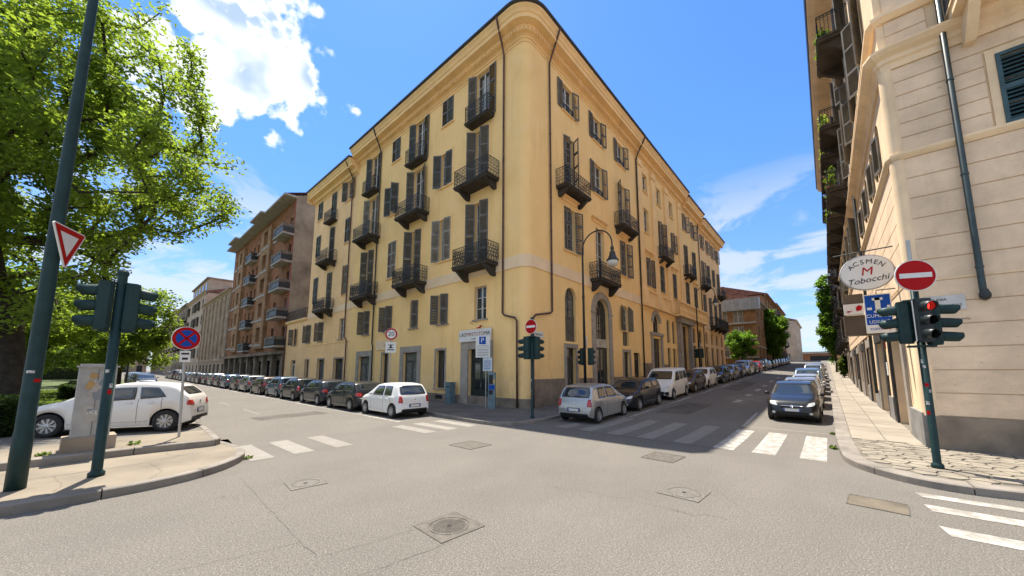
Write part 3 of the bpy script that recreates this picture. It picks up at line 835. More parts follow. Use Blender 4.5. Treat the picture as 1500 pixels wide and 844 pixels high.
def surround(F, u, w, z0, z1, t=.12, n=.04, m=None, base=False, name='window_surround'):
    mb = MB(); a, b = u - w / 2, u + w / 2
    F.box(mb, a - t, a - .002, .002, n, z0, z1 + t); F.box(mb, b + .002, b + t, .002, n, z0, z1 + t); F.box(mb, a, b, .002, n, z1 + .002, z1 + t)
    if base: F.box(mb, a - t, b + t, .002, n + .03, z0 - .1, z0 - .002)
    return ob(name, mb, m or YEL2, F.parent)
def hood(F, u, w, z, pediment=False, m=None):
    mb = MB()
    F.box(mb, u - w / 2, u + w / 2, .002, .06, z, z + .18); F.box(mb, u - w / 2 - .06, u + w / 2 + .06, .002, .13, z + .182, z + .24)
    F.box(mb, u - w / 2 - .12, u + w / 2 + .12, .002, .22, z + .242, z + .32)
    if pediment:
        P = [F.pt(u + x, n, z + .322 + h_) for n in (.002, .18) for x, h_ in ((-w / 2 - .1, 0), (w / 2 + .1, 0), (0, .28))]
        mb.add(P, [(0, 1, 2), (3, 4, 5), (0, 1, 4, 3), (1, 2, 5, 4), (2, 0, 3, 5)])
    return ob('window_hood', mb, m or YEL2, F.parent)
def sweep(path, prof, closed=False):
    """path: [(point2d, outward2d)], prof: [(n, z)]"""
    mb = MB(); k = len(prof); vs = []
    for p, nrm in path:
        for n, z in prof: vs.append((p[0] + nrm[0] * n, p[1] + nrm[1] * n, z))
    fs = [(i * k + j, i * k + j + 1, (i + 1) * k + j + 1, (i + 1) * k + j) for i in range(len(path) - 1) for j in range(k - 1)]
    fs += [tuple(range(k)), tuple(range((len(path) - 1) * k, len(path) * k))[::-1]]
    return mb.add(vs, fs)
def downpipe(parent, pts, r=.055, m=None, clips=()):
    mb = MB(); mb.tube(pts, r, 8)
    o = ob('downpipe', mb.mesh('downpipe', True), m or RUST, parent)
    c = MB()
    for x, y, z in clips: c.lathe([(r + .012, -.025), (r + .012, .025)], 8, Matrix.Translation((x, y, z)))
    if clips: ob('pipe_clip', c, m or RUST, o, local=True)
def door(F, u, w, z0, z1, m=None, glass=True, n=-.22, leaves=2, transom=.55, kick=.8, hole=True, glassm=None):
    h = z1 - z0; mb = MB(); t = .07
    hz = h - transom
    mb.box(-w / 2, -w / 2 + t, -.04, .04, 0, h).box(w / 2 - t, w / 2, -.04, .04, 0, h).box(-w / 2 + t, w / 2 - t, -.04, .04, h - t, h)
    if transom: mb.box(-w / 2 + t, w / 2 - t, -.05, .04, hz - t, hz)
    for k in range(leaves):
        a = -w / 2 + t + (w - 2 * t) * k / leaves; b = -w / 2 + t + (w - 2 * t) * (k + 1) / leaves
        mb.box(a, a + .08, -.03, .03, 0, hz - t).box(b - .08, b, -.03, .03, 0, hz - t).box(a + .08, b - .08, -.03, .03, 0, kick if glass else hz - t)
        mb.box(a + .12, b - .12, -.045, -.031, .12, kick - .1 if glass else hz - .5)
        if glass: mb.box(a + .08, b - .08, -.03, .03, hz - t - .08, hz - t)
    o = F.put('door', mb, m or DDOOR, u, n, z0)
    ob('pane', pane_mesh(w - .1, h - .1), glassm or GLASS, o, (0, .0, .05), local=True)
    hd = MB().tube([(0.04, -.05, 0), (.04, -.09, 0), (.04, -.09, .18), (.04, -.05, .18)], .012, 5)
    ob('handle', hd, GALV, o, (0, 0, 1.0), local=True)
    if hole: F.holes.append((u - w / 2, u + w / 2, z0, z1, False))
    return o
def sign_text(parent, txt, size, loc, m, rz=0, local=True, shear=0, squeeze=1, ext=.003):
    me = text_mesh(txt, size, ext, shear=shear, squeeze=squeeze); me.transform(UPRIGHT)
    return ob('lettering', me, m, parent, loc, rz, local=local)

# ------------------------------------------------------------------ the yellow corner building
RC = .55        # radius of the rounded corner
yb = thing('corner_building', 'five-storey yellow corner house with grey shutters, iron balconies and rounded corner', 'building', (0, 0, 0))
FL = Facade((0, 0), (0, 1), (-1, 0), yb, YEL)
FR = Facade((0, 0), (1, 0), (0, -1), yb, YEL)
EZ = 21.0
LEFT = {'A': 3.48, 'B': 6.98, 'C': 10.3, 'D': 13.65, 'E': 17.15}
W = 1.16
row5, row4, row3, row2 = (18.85, 20.75), (14.38, 16.8), (9.2, 12.1), (5.0, 6.95)
def ldoor(F, u, z0, z1, m=None): return window(F, u, W, z0, z1, 4, sill=False, m=m)
def left_floor(F, cols, dz=0):
    pass
# top floor, left front
for c, th in (('A', (152, 177)), ('C', (162, 176)), ('E', (160, 166))):
    u = LEFT[c]; ldoor(FL, u, 17.35, row5[1]); shutters(FL, u, W, 17.4, row5[1], *th, SHUT2 if c != 'A' else SHUT)
    balcony(FL, u, 2.0, .6, 17.33, 1.1, 'scroll', .16, 0)
for c in 'BD':
    u = LEFT[c]; window(FL, u, W, *row5, sill=YEL2); shutters(FL, u, W, *row5, 2, 2, SHUT2, n=.03)
# fourth
for c, th in (('A', (140, 26)), ('C', (142, 158)), ('E', (152, 168))):
    u = LEFT[c]; ldoor(FL, u, 13.15, 16.85); shutters(FL, u, W, 13.2, 16.85, *th, SHUT if c != 'E' else SHUT3)
    surround(FL, u, W, 13.15, 16.85, .14, .03)
    balcony(FL, u, 2.85, 1.0, 13.1, 1.05, 'scroll')
for c, th, mm in (('B', (146, 8), SHUT2), ('D', (150, 60), SHUT2)):
    u = LEFT[c]; window(FL, u, W, *row4, sill=YEL2); shutters(FL, u, W, *row4, *th, mm); surround(FL, u, W, *row4, .14, .03)
# piano nobile
for c, th in (('A', (136, 20)), ('C', (134, 16)), ('E', (138, 22))):
    u = LEFT[c]; ldoor(FL, u, 8.15, 12.15); shutters(FL, u, W, 8.2, 12.15, *th, SHUT)
    surround(FL, u, W, 8.22, 12.15, .14, .03)
    balcony(FL, u, 2.85, 1.0, 8.1, 1.08, 'ornate', .2, 2, .55)
for c, th, mm in (('B', (148, 12), SHUT3), ('D', (3, 3), SHUT3)):
    u = LEFT[c]; window(FL, u, W, *row3, sill=YEL2); shutters(FL, u, W, *row3, *th, mm); surround(FL, u, W, *row3, .16, .03, base=True)
# mezzanine
for u, th in ((3.48, None), (6.98, (140, 38)), (10.3, (None, 36)), (13.75, (140, 40)), (17.3, (138, 34))):
    window(FL, u, 1.02, *row2, rows=3); surround(FL, u, 1.02, *row2, .1, .025)
    if th: shutters(FL, u, 1.02, *row2, *th, SHUT)
# ground floor, left front
door(FL, 3.55, 1.7, .16, 3.3, DDOOR)
dsu = MB(); FL.box(dsu, 4.42, 5.05, .003, .10, .0, 3.72); FL.box(dsu, 2.40, 2.68, .003, .10, .0, 3.72); FL.box(dsu, 2.68, 4.42, .003, .10, 3.3, 3.72)
ob('door_surround', dsu, SURR, yb)
stp = MB(); FL.box(stp, 2.69, 4.41, .0, .28, .0, .17); ob('doorstep', stp, GRANITE, yb)
for u, w_, z0, z1, mm in ((7.15, .95, .95, 3.35, DFRAME), (14.05, .9, .15, 3.35, DFRAME)):
    window(FL, u, w_, z0, z1, 2, -.25, m=mm, sill=z0 > .5); surround(FL, u, w_, z0, z1, .13, .03, SURR, name='door_surround')
door(FL, 10.6, 1.75, .15, 3.32, DFRAME, glassm=CURT); surround(FL, 10.6, 1.75, .0, 3.32, .42, .06, SURR, name='door_surround')
door(FL, 17.4, 1.9, .15, 3.2, DFRAME, glassm=CURT); surround(FL, 17.4, 1.9, .0, 3.2, .45, .06, SURR, name='door_surround')
vent = MB(); FL.box(vent, 6.8, 7.5, .052, .06, .32, .55); ob('cellar_vent', vent, DARK, yb)
for k in range(7):
    vb = MB(); FL.box(vb, 6.84 + k * .1, 6.86 + k * .1, .06, .075, .32, .55); ob('vent_bar', vb, IRON, yb)
# right front
RIGHT = {'a': 4.2, 'b': 8.08, 'c': 11.95}
for c, th in (('a', (177, 160)), ('b', (176, 162)), ('c', (175, 163))):
    u = RIGHT[c]; window(FR, u, W, 18.55, 20.45, 2, sill=YEL2); shutters(FR, u, W, 18.55, 20.45, *th)
    b = FR.put('window_guard', cached('guard', lambda: railing_mesh(1.1, .08, .42, 'bars')), IRON, u, .02, 18.56)
for c, th in (('a', (14, 62)), ('c', (140, 162))):
    u = RIGHT[c]; ldoor(FR, u, 13.1, 16.85); shutters(FR, u, W, 13.15, 16.85, *th); balcony(FR, u, 2.8, .78, 13.05, 1.05, 'scroll'); surround(FR, u, W, 13.15, 16.85, .14, .03)
u = RIGHT['b']; window(FR, u, W, 14.5, 16.8, sill=YEL2); shutters(FR, u, W, 14.5, 16.8, 176, 160); surround(FR, u, W, 14.5, 16.8, .14, .03)
FR.put('window_guard', cached('guard', None), IRON, u, .02, 14.51)
for c, th in (('a', (5, 162)), ('c', (12, 160))):
    u = RIGHT[c]; window(FR, u, W + .1, 9.35, 12.1, sill=YEL2); shutters(FR, u, W + .1, 9.35, 12.1, *th); surround(FR, u, W + .1, 9.35, 12.1, .16, .03); hood(FR, u, 1.7, 12.45)
u = RIGHT['b']; ldoor(FR, u, 8.2, 11.95, m=FRAME); balcony(FR, u, 3.0, .82, 8.1, 1.08, 'ornate', .2, 2, .6); surround(FR, u, W, 8.25, 11.95, .18, .03); hood(FR, u, 2.0, 12.3, True)
# ground floor, right front: three arched bays
arch_window(FR, 4.15, 1.2, 3.78, 7.05, m=DFRAME, rows=5, cols=2, glass=CURT)
gr = MB()
for k in range(12): FR.box(gr, 3.57, 4.73, -.16, -.12, 3.85 + k * .13, 3.92 + k * .13)
tag(ob('louvre_panel', gr, SHUT, yb), kind='stuff')
ac = MB()
for k in range(16):
    a0, a1 = PI * k / 16, PI * (k + 1) / 16
    P = [FR.pt(4.15 - r * math.cos(a), n, 6.45 + r * math.sin(a)) for n in (.003, .035) for r, a in ((.602, a0), (.72, a0), (.72, a1), (.602, a1))]
    ac.add(P, [(4, 5, 6, 7), (1, 2, 6, 5), (3, 0, 4, 7), (0, 1, 5, 4), (2, 3, 7, 6)])
ob('arch_surround', ac, YEL2, yb)
door(FR, 4.12, 1.0, .35, 3.4, DFRAME, transom=.5); surround(FR, 4.12, 1.0, .15, 3.4, .24, .06, SURR, name='door_surround')
# middle bay: stone arch over shop door
AW, AU, AC = 1.9, 8.08, 6.95
FR.holes.append((AU - AW / 2, AU + AW / 2, .3, AC, True))
arch = MB(); rO = AW / 2 + .48; rI = AW / 2 + .002; zs_ = AC - AW / 2
for k in range(20):
    a0, a1 = PI * k / 20, PI * (k + 1) / 20
    P = [FR.pt(AU - r * math.cos(a), n, zs_ + r * math.sin(a)) for n in (.003, .09) for r, a in ((rI, a0), (rO, a0), (rO, a1), (rI, a1))]
    arch.add(P, [(4, 5, 6, 7), (1, 2, 6, 5), (3, 0, 4, 7), (0, 1, 5, 4), (2, 3, 7, 6)])
for s in (-1, 1):
    FR.box(arch, AU + s * rI, AU + s * (rO), .003, .085, .15, zs_ - .12); FR.box(arch, AU + s * (rI - .0), AU + s * (rO + .06), .003, .14, zs_ - .12, zs_ - .002)
ob('arch_surround', arch, SURR, yb)
h_ = FR.holes[:]; arch_window(FR, AU, AW - .02, 4.2, AC - .01, -.24, DFRAME, 5, 6); FR.holes = h_
sb = MB(); FR.box(sb, AU - AW / 2 + .01, AU + AW / 2 - .01, -.24, -.12, 3.62, 4.19)
sgn = ob('shop_sign', sb, mat('cream_sign', (.50, .46, .38), .6), yb)
sign_text(sgn, '-G∇', .34, FR.pt(AU - .05, -.115, 3.9), mat('gold_print', (.45, .28, .08), .5), 0)
door(FR, AU, AW - .02, .4, 3.61, DFRAME, transom=0, hole=False)
# third bay and side door
arch_window(FR, 11.88, 1.05, 5.05, 7.0, m=FRAME, rows=3, cols=2)
for s, th in ((-1, 150), (1, 158)):
    def f():
        w_, h0, h1 = .5, 1.65, 1.95; n = 6
        poly = [(0, 0), (w_, 0), (w_, h0)] + [(w_ * (1 - k / n), h0 + (h1 - h0) * math.sin(PI / 2 * k / n)) for k in range(1, n + 1)]
        return MB().prism(poly, (-.022, .022), UPRIGHT).mesh('shutter')
    uu = 11.88 + s * .525
    if s > 0: me = cached('ash_r', lambda: (lambda q: (q.transform(Matrix.Diagonal((-1, 1, 1, 1))), q.flip_normals(), q)[2])(f())); rz = R(th)
    else: me = cached('ash_l', f); rz = -R(th)
    o = ob('shutter', me, SHUT, yb, FR.pt(uu, .03, 5.05), FR.rz + rz)
    sl = MB()
    for k in range(17): sl.box(.07 * 1 if s < 0 else -.44, .44 if s < 0 else -.07, -.034, .034, .12 + k * .085, .15 + k * .085)
    tag(ob('slats', sl, SHUT, o, local=True), kind='stuff')
window(FR, 11.88, 1.05, 3.9, 5.0, 2, sill=False, m=DFRAME, glass=CURT)
door(FR, 11.9, 1.05, .5, 3.45, DFRAME, transom=.5); surround(FR, 11.9, 1.05, .3, 3.45, .2, .05, SURR, name='door_surround')
door(FR, 13.86, 1.2, .6, 3.45, DARK, glass=False)
# walls
YE = 20.3; XE = 15.0
FL.wall(RC, YE, -.3, EZ)
FR.wall(RC, XE, -.3, EZ)
cw_ = MB(); K = 10
arcp = [((RC - RC * math.cos(a)), (RC - RC * math.sin(a)), -math.cos(a), -math.sin(a)) for a in [PI / 2 * k / K for k in range(K + 1)]]
for p, q in zip(arcp, arcp[1:]): cw_.add([(p[0], p[1], -.3), (q[0], q[1], -.3), (q[0], q[1], EZ), (p[0], p[1], EZ)], [(0, 1, 2, 3)])
ob('rounded_corner', cw_.mesh('rounded_corner', True), YEL, yb)
PATH = [((0, YE), (-1, 0)), ((0, RC), (-1, 0))] + [((p[0], p[1]), (p[2], p[3])) for p in arcp[1:-1]] + [((RC, 0), (0, -1)), ((XE, 0), (0, -1))]
ob('first_floor_band', sweep(PATH, [(0, 7.55), (.05, 7.55), (.05, 7.6), (.03, 7.6), (.03, 8.22), (.0, 8.22)]), BAND, yb)
ob('frieze_moulding', sweep(PATH, [(0, 20.78), (.035, 20.78), (.035, 20.84), (0, 20.84)]), YEL2, yb)
cor = [(0, 21.0), (.05, 21.0), (.05, 21.12), (.12, 21.16), (.12, 21.22), (.28, 21.24), (.28, 21.42), (.34, 21.5), (.34, 21.56), (.72, 21.62), (.72, 21.86), (.78, 21.9), (.84, 22.05), (.95, 22.18), (.95, 22.26), (-.6, 22.26), (-.6, 21.0)]
ob('cornice', sweep(PATH, cor), YEL2, yb)
ob('gutter', sweep(PATH, [(.90, 22.27), (1.0, 22.27), (1.06, 22.33), (1.06, 22.42), (.90, 22.42)]), GUT, yb)
dn = MB(); s = YE - .1
while s > RC: FL.box(dn, s - .11, s, .281, .36, 21.25, 21.41); s -= .22
s = RC
while s < XE - .1: FR.box(dn, s, s + .11, .281, .36, 21.25, 21.41); s += .22
for k in range(1, 6):
    a = PI / 2 * k / 6; M = Matrix.Translation((RC - (RC + .31) * math.cos(a), RC - (RC + .31) * math.sin(a), 21.33)) @ Matrix.Rotation(a, 4, 'Z'); dn.box(-.05, .05, -.05, .05, -.08, .08, M)
tag(ob('dentils', dn, YEL2, yb), kind='stuff')
ob('stone_plinth', (lambda a, b: a.add(b.v, b.f))(sweep(PATH[:2] + PATH[2:-2] + [((RC, 0), (0, -1))], [(0, -.2), (.045, -.2), (.045, .62), (0, .64)]), sweep([((RC + .01, 0), (0, -1)), ((3.38, 0), (0, -1))], [(0, -.2), (.045, -.2), (.045, 1.6), (0, 1.62)])), PLINTH, yb)
for a, b in ((4.87, 6.55), (9.62, 11.15), (12.65, 13.2), (14.5, 15)): pl2 = MB(); FR.box(pl2, a, b, .003, .045, .0, 1.6); ob('stone_plinth', pl2, PLINTH, yb)
rf = MB().add([(-.95, YE, 22.4), (-.95, -.6, 22.4), (-.6, -.95, 22.4), (XE, -.95, 22.4), (XE, 6, 24.6), (6, 6, 24.6), (6, YE, 24.6), (XE, 12, 22), (12, 12, 22), (12, YE, 22)],
              [(0, 1, 5, 6), (1, 2, 5), (2, 3, 4, 5), (5, 4, 7, 8), (6, 5, 8, 9)])
ob('roof', rf, ROOF, yb)
bk = MB().add([(12, YE, 0), (12, 12, 0), (XE, 12, 0), (12, YE, 22), (12, 12, 22), (XE, 12, 22), (0, YE, 0), (0, YE, 22), (XE, 0, 0), (XE, 0, 22), (6, YE, 24.6), (XE, 6, 24.6), (-.9, YE, 22.4), (XE, -.9, 22.4)],
              [(0, 1, 4, 3), (1, 2, 5, 4), (6, 0, 3, 10, 12, 7), (8, 2, 5, 11, 13, 9)])
ob('rear_wall', bk, YEL3, yb)
# downpipes
def pipe_l(u, zb, foot=None, m=None):
    top = [FL.pt(u - .25, 1.0, 22.25), FL.pt(u - .22, .9, 22.0), FL.pt(u - .05, .25, 20.95), FL.pt(u, .1, 20.6)]
    downpipe(yb, top + [FL.pt(u, .1, zb)] + ([FL.pt(*p) for p in foot] if foot else []), m=m, clips=[FL.pt(u, .1, z) for z in range(int(zb) + 1, 20, 2)])
pipe_l(1.62, 5.3, [(1.6, .12, 5.15), (1.45, .12, 5.02), (.72, .12, 4.82), (.58, .12, 4.65), (.55, .12, .2)])
pipe_l(16.05, 4.3, [(16.0, .12, 4.15), (15.85, .13, 4.0), (15.8, .13, .2)], m=IRON)
topr = [FR.pt(1.95, 1.0, 22.25), FR.pt(1.98, .9, 22.0), FR.pt(2.1, .25, 20.95), FR.pt(2.12, .1, 20.6)]
downpipe(yb, topr + [FR.pt(2.12, .1, 5.5), FR.pt(2.1, .12, 5.35), FR.pt(1.9, .12, 5.22), FR.pt(.62, .12, 4.98), FR.pt(.35, .16, 4.8), FR.pt(.3, .18, 4.5), FR.pt(.3, .18, 1.7), FR.pt(.3, .18, .2)], clips=[FR.pt(2.12, .1, z) for z in range(6, 20, 2)])
# shop sign over the corner shop and its lamp
ss = MB(); FL.box(ss, 2.42, 5.1, .11, .2, 3.74, 4.42)
sg = ob('shop_sign', ss, WHITE, yb)
segs = [('LAD', BLACK), ('MINTOTO', mat('rust_print', (.33, .08, .03), .5)), ('MA', BLACK)]
mw = [text_mesh(t_, .32, .003, align='LEFT') for t_, _ in segs]
wd = [max(v.co.x for v in m_.vertices) + .02 for m_ in mw]; xx = -sum(wd) / 2
for m_, w_, (_, col_) in zip(mw, wd, segs):
    m_.transform(Matrix.Translation((xx, 0, 0))); m_.transform(UPRIGHT); xx += w_
    ob('lettering', m_, col_, sg, FL.pt(3.75, .205, 4.14), FL.rz, local=True)
sign_text(sg, 'A LAVOTNY', .14, FL.pt(3.6, .205, 3.87), BLACK, FL.rz)
lg = MB().prism([(-.22, -.05), (.05, -.05), (.2, .12), (.02, .1), (-.02, .02), (-.2, .02)], (0, .03), UPRIGHT)
ob('red_emblem', lg, RED, sg, FL.pt(3.3, .2, 4.5), FL.rz, local=True)
lm = MB().tube([(0, 0, 0), (.0, -.25, .08), (.3, -.35, .1), (.8, -.35, .05)], .014, 5); ob('lamp_arm', lm, IRON, yb, FL.pt(4.1, 0, 4.75), FL.rz)
ws = MB(); FL.box(ws, 13.1, 15.4, .02, .07, 3.62, 4.36); so = ob('wall_sign', ws, BAND, yb)
sign_text(so, 'Cav.', .32, FL.pt(13.9, .075, 3.92), BLACK, FL.rz)
np_ = MB(); FR.box(np_, .62, 1.35, .02, .04, 3.78, 4.12); so = ob('street_name_plate', np_, WHITE, yb)
sign_text(so, 'BODOO', .16, FR.pt(.98, .045, 3.95), BLACK, 0)
# ------------------------------------------------------------------ the neighbours
def shell(parent, x0, x1, y0, y1, z0, z1, m, skip=(), name='rear_wall'):
    """plain closed volume without the faces that are built as fronts"""
    mb = MB(); v = [(x, y, z) for z in (z0, z1) for y in (y0, y1) for x in (x0, x1)]
    F = {'b': (0, 2, 3, 1), 't': (4, 5, 7, 6), '-y': (0, 1, 5, 4), '+y': (2, 6, 7, 3), '-x': (0, 4, 6, 2), '+x': (1, 3, 7, 5)}
    mb.add(v, [f for k, f in F.items() if k not in skip and k != 'b'])
    return ob(name, mb, m, parent)
def cornice(F, u0, u1, prof, m, name='cornice'):
    a, b = F.pt(u0, 0, 0), F.pt(u1, 0, 0)
    return ob(name, sweep([((a.x, a.y), (F.n.x, F.n.y)), ((b.x, b.y), (F.n.x, F.n.y))], prof), m, F.parent)
def move(prof, dz, s=1): return [(n * s, z + dz) for n, z in prof]

# yellow side wing on the left-hand street
lw = thing('yellow_house', 'yellow house with lower eaves left of the corner house, closed pale shutters', 'building', (0, 25.6, 0))
F = Facade((0, 0), (0, 1), (-1, 0), lw, YEL3)
for u, kind in ((22.0, 'w'), (25.6, 'd'), (29.2, 'w')):
    if kind == 'w':
        window(F, u, W, 18.3, 20.3, 3, sill=YEL2); shutters(F, u, W, 18.3, 20.3, *((150, 160) if u < 23 else (3, 3)), SHUT if u < 23 else SHUT2)
        window(F, u, W, 14.1, 16.5, 4, sill=YEL2, m=FRAME); shutters(F, u, W, 14.1, 16.5, 2, 2, SHUT2)
        window(F, u, W, 9.05, 11.85, 3, sill=YEL2); shutters(F, u, W, 9.05, 11.85, 20 if u < 23 else 3, 4, SHUT3 if u < 23 else SHUT2)
    else:
        window(F, u, W, 17.2, 20.2, 4, sill=False); shutters(F, u, W, 17.2, 20.2, 4, 4, SHUT2); balcony(F, u, 1.9, .6, 17.1, 1.05, 'scroll', .16, 0)
        window(F, u, W, 12.9, 16.45, 4, sill=False); shutters(F, u, W, 12.9, 16.45, 12, 20); balcony(F, u, 2.7, .95, 12.8, 1.05, 'scroll')
        window(F, u, W, 8.0, 11.75, 4, sill=False); shutters(F, u, W, 8.0, 11.75, 15, 12); balcony(F, u, 2.7, .95, 7.9, 1.05, 'ornate', .2, 2, .5)
window(F, 22.2, 1.05, 4.9, 6.85, 3)
for u in (26.9, 30.2): window(F, u, 1.02, 4.95, 6.85, 3, glass=CURT if u > 30 else GLASS); shutters(F, u, 1.02, 4.95, 6.85, 142, 36)
for u, w_ in ((22.4, 1.9), (26.5, 1.6), (30.2, 1.0)):
    door(F, u, w_, .2, 3.14, DFRAME, glass=u < 25, transom=.4); surround(F, u, w_, .1, 3.14, .12, .03, SURR, name='door_surround')
F.wall(20.31, 30.9, -.3, 20.5)
cornice(F, 20.31, 30.9, move(cor, -.68), YEL2); cornice(F, 20.31, 30.9, [(.90, 21.6), (1.05, 21.6), (1.05, 21.74), (.90, 21.74)], GUT, 'gutter')
cornice(F, 20.31, 30.9, [(0, 7.55), (.04, 7.55), (.04, 8.15), (0, 8.15)], BAND, 'first_floor_band')
cornice(F, 20.31, 30.9, [(0, 4.62), (.05, 4.62), (.03, 4.7), (0, 4.7)], YEL2, 'string_course')
cornice(F, 20.31, 30.9, [(0, -.2), (.04, -.2), (.04, .5), (0, .5)], PLINTH, 'stone_plinth')
shell(lw, 0, 12, 20.32, 30.9, 0, 20.5, CONC, ('-x', 't'))
rf = MB().add([(-.95, 20.35, 21.74), (-.95, 30.95, 21.74), (6, 30.95, 23.8), (6, 20.35, 23.8), (12, 20.35, 20.5), (12, 30.95, 20.5)], [(0, 3, 2, 1), (3, 4, 5, 2), (0, 1, 2, 5, 4, 3)][:2]); ob('roof', rf, ROOF, lw)
gb = MB().add([(-.9, 30.9, 20.5), (12, 30.9, 20.5), (6, 30.9, 23.75), (-.9, 30.9, 21.7)], [(0, 1, 2, 3)]); ob('gable', gb, YEL3, lw)
ch = MB().box(2.2, 3.0, 25.2, 26, 22, 23.9); ob('chimney', ch, BRICK, lw)
def pipe_w(u, zb, foot): downpipe(lw, [F.pt(u - .2, .95, 21.55), F.pt(u - .18, .85, 21.3), F.pt(u - .05, .25, 20.4), F.pt(u, .1, 20.0), F.pt(u, .1, zb)] + [F.pt(*p) for p in foot], .055, RUST)
pipe_w(21.3, 5.2, [(21.25, .12, 5.05), (20.9, .12, 4.85), (20.75, .12, 4.7), (20.72, .12, .2)])

# low yellow annex with roof terrace
an = thing('low_annex', 'low two-storey yellow annex with an iron railed roof terrace', 'building', (0, 34.5, 0))
F = Facade((0, 0), (0, 1), (-1, 0), an, YEL3)
window(F, 34.7, 1.0, 4.9, 6.75, 3, glass=CURT); shutters(F, 34.7, 1.0, 4.9, 6.75, 142, 150)
for u in (34.5,): door(F, u, 1.5, .25, 3.2, FRAME, transom=.4)
F.wall(30.92, 37.6, -.3, 7.6)
cornice(F, 30.92, 37.7, [(0, 7.5), (.1, 7.5), (.22, 7.66), (.22, 7.78), (0, 7.78)], YEL2)
ob('terrace_railing', railing_mesh(6.4, .3, 1.1, 'bars'), IRON, an, F.pt(34.2, -.05, 7.78), F.rz)
shell(an, 0, 8, 30.95, 37.6, 0, 7.62, YEL3, ('-x',))
downpipe(an, [F.pt(37.45, .1, 7.4), F.pt(37.45, .1, .2)], .05, RUST)

# brown brick flats
br = thing('brick_flats', 'tall brown brick apartment block with stacked corner balconies behind the low annex', 'building', (0, 54, 0))
F = Facade((0, 0), (0, 1), (-1, 0), br, BRICK)
lv = [5.0, 8.5, 12.0, 15.5, 19.0, 22.4]
BALRAIL = mat('brown_grey_concrete', (.20, .165, .13), .8, .2, 2, 0, 20, None, .3, streak=.4)
for k, z in enumerate(lv[:-1]):
    for u, w_, h_ in ((38.9, 1.1, 2.3), (43.4, 1.1, 1.5), (48.6, 1.5, 1.9), (54.0, .8, 2.3), (56.2, 1.2, 2.3), (58.6, .7, 1.5), (63.0, 1.6, 1.8), (67.6, 1.0, 1.6)):
        z0 = z + (.12 if h_ > 2.2 else 1.0)
        window(F, u, w_, z0, z0 + h_, 2, -.22, sill=WHITEB if h_ < 2.2 else False, m=DFRAME if (k + int(u)) % 3 else FRAME, glass=GLASS, split=False)
    for u, w_, d_ in ((39.6, 4.0, 1.25), (56.1, 3.6, .8)):
        o = F.put('balcony', cached(('cslab', w_, d_), lambda: MB().box(-w_ / 2, w_ / 2, -d_, 0, -.22, 0).mesh('balcony')), WHITEB, u, 0, z)
        def pf():
            m = MB(); m.box(-w_ / 2 + .02, w_ / 2 - .02, -d_ + .02, -d_ + .05, .1, .72).box(-w_ / 2 + .02, -w_ / 2 + .05, -d_ + .05, 0, .1, .72).box(w_ / 2 - .05, w_ / 2 - .02, -d_ + .05, 0, .1, .72)
            return m.mesh('dark_panel')
        ob('dark_panel', cached(('cpan', w_, d_), pf), IRON, o, local=True)
        ob('rail', cached(('crail', w_, d_), lambda: MB().box(-w_ / 2, w_ / 2, -d_, -d_ + .07, .8, 1.1).box(-w_ / 2, -w_ / 2 + .07, -d_ + .07, 0, .8, 1.1).box(w_ / 2 - .07, w_ / 2, -d_ + .07, 0, .8, 1.1).mesh('rail')), BALRAIL if u < 50 else IRON, o, local=True)
        ob('planter', cached(('cpl', w_, d_), lambda: MB().box(-w_ / 2 + .3, -w_ / 2 + .75, -d_ - .04, -d_ + .06, .3, .8).mesh('planter')), BALRAIL, o, local=True)
    for a, b in ((41.8, 46.0), (52.2, 54.2), (58.2, 61.0), (65.5, 69.6)):
        bd = MB(); F.box(bd, a, b, .003, .12, z + .55, z + .85); ob('white_band', bd, WHITEB, br)
    # projecting brick bays
for a, b in ((46.2, 51.0), (61.0, 65.2)):
    bay = MB()
    for z, z2 in zip(lv, lv[1:]):
        F.box(bay, a, a + 1.45, .003, .42, z, z2); F.box(bay, b - 1.45, b, .003, .42, z, z2); F.box(bay, a + 1.45, b - 1.45, .003, .42, z, z + .98); F.box(bay, a + 1.45, b - 1.45, .003, .42, z + 3.0, z2)
    ob('projecting_bay', bay, BRICK2, br)
for a, b in ((46.2, 51.0), (61.0, 65.2)):
    for z in lv[:-1]: sp = MB(); F.box(sp, a + .6, b - .6, .422, .47, z + .35, z + .62); ob('white_band', sp, WHITEB, br)
F.wall(37.62, 70.0, 4.4, 23.6)
ed = MB(); F.box(ed, 37.62, 38.1, .003, .06, 4.6, 23.6); ob('red_edge_strip', ed, mat('red_brick', (.30, .085, .05), .9), br)
ev = MB(); F.box(ev, 37.4, 45.8, 0, 1.4, 23.6, 23.85); F.box(ev, 45.8, 51.4, 0, 1.9, 23.6, 23.86); F.box(ev, 51.4, 60.6, 0, 1.3, 23.6, 23.84); F.box(ev, 60.6, 65.6, 0, 1.9, 23.6, 23.86); F.box(ev, 65.6, 70, 0, 1.3, 23.6, 23.84)
ob('eaves', ev, WHITEB, br)
sw = MB().add([(0, 37.62, 0), (16, 37.62, 0), (16, 37.62, 27.5), (7, 37.62, 27.2), (.6, 37.62, 24.2), (0, 37.62, 24.0)], [(0, 1, 2, 3, 4, 5)]); ob('side_wall', sw, CONC, br)
shell(br, 0, 16, 37.7, 70, 0, 24, CONC, ('-x', '-y'))
rf = MB().add([(-1.2, 37.5, 23.9), (-1.2, 70, 23.9), (7, 70, 27.2), (7, 37.5, 27.2)], [(0, 3, 2, 1)]); ob('roof', rf, ROOF, br)
arc = MB(); pil = []
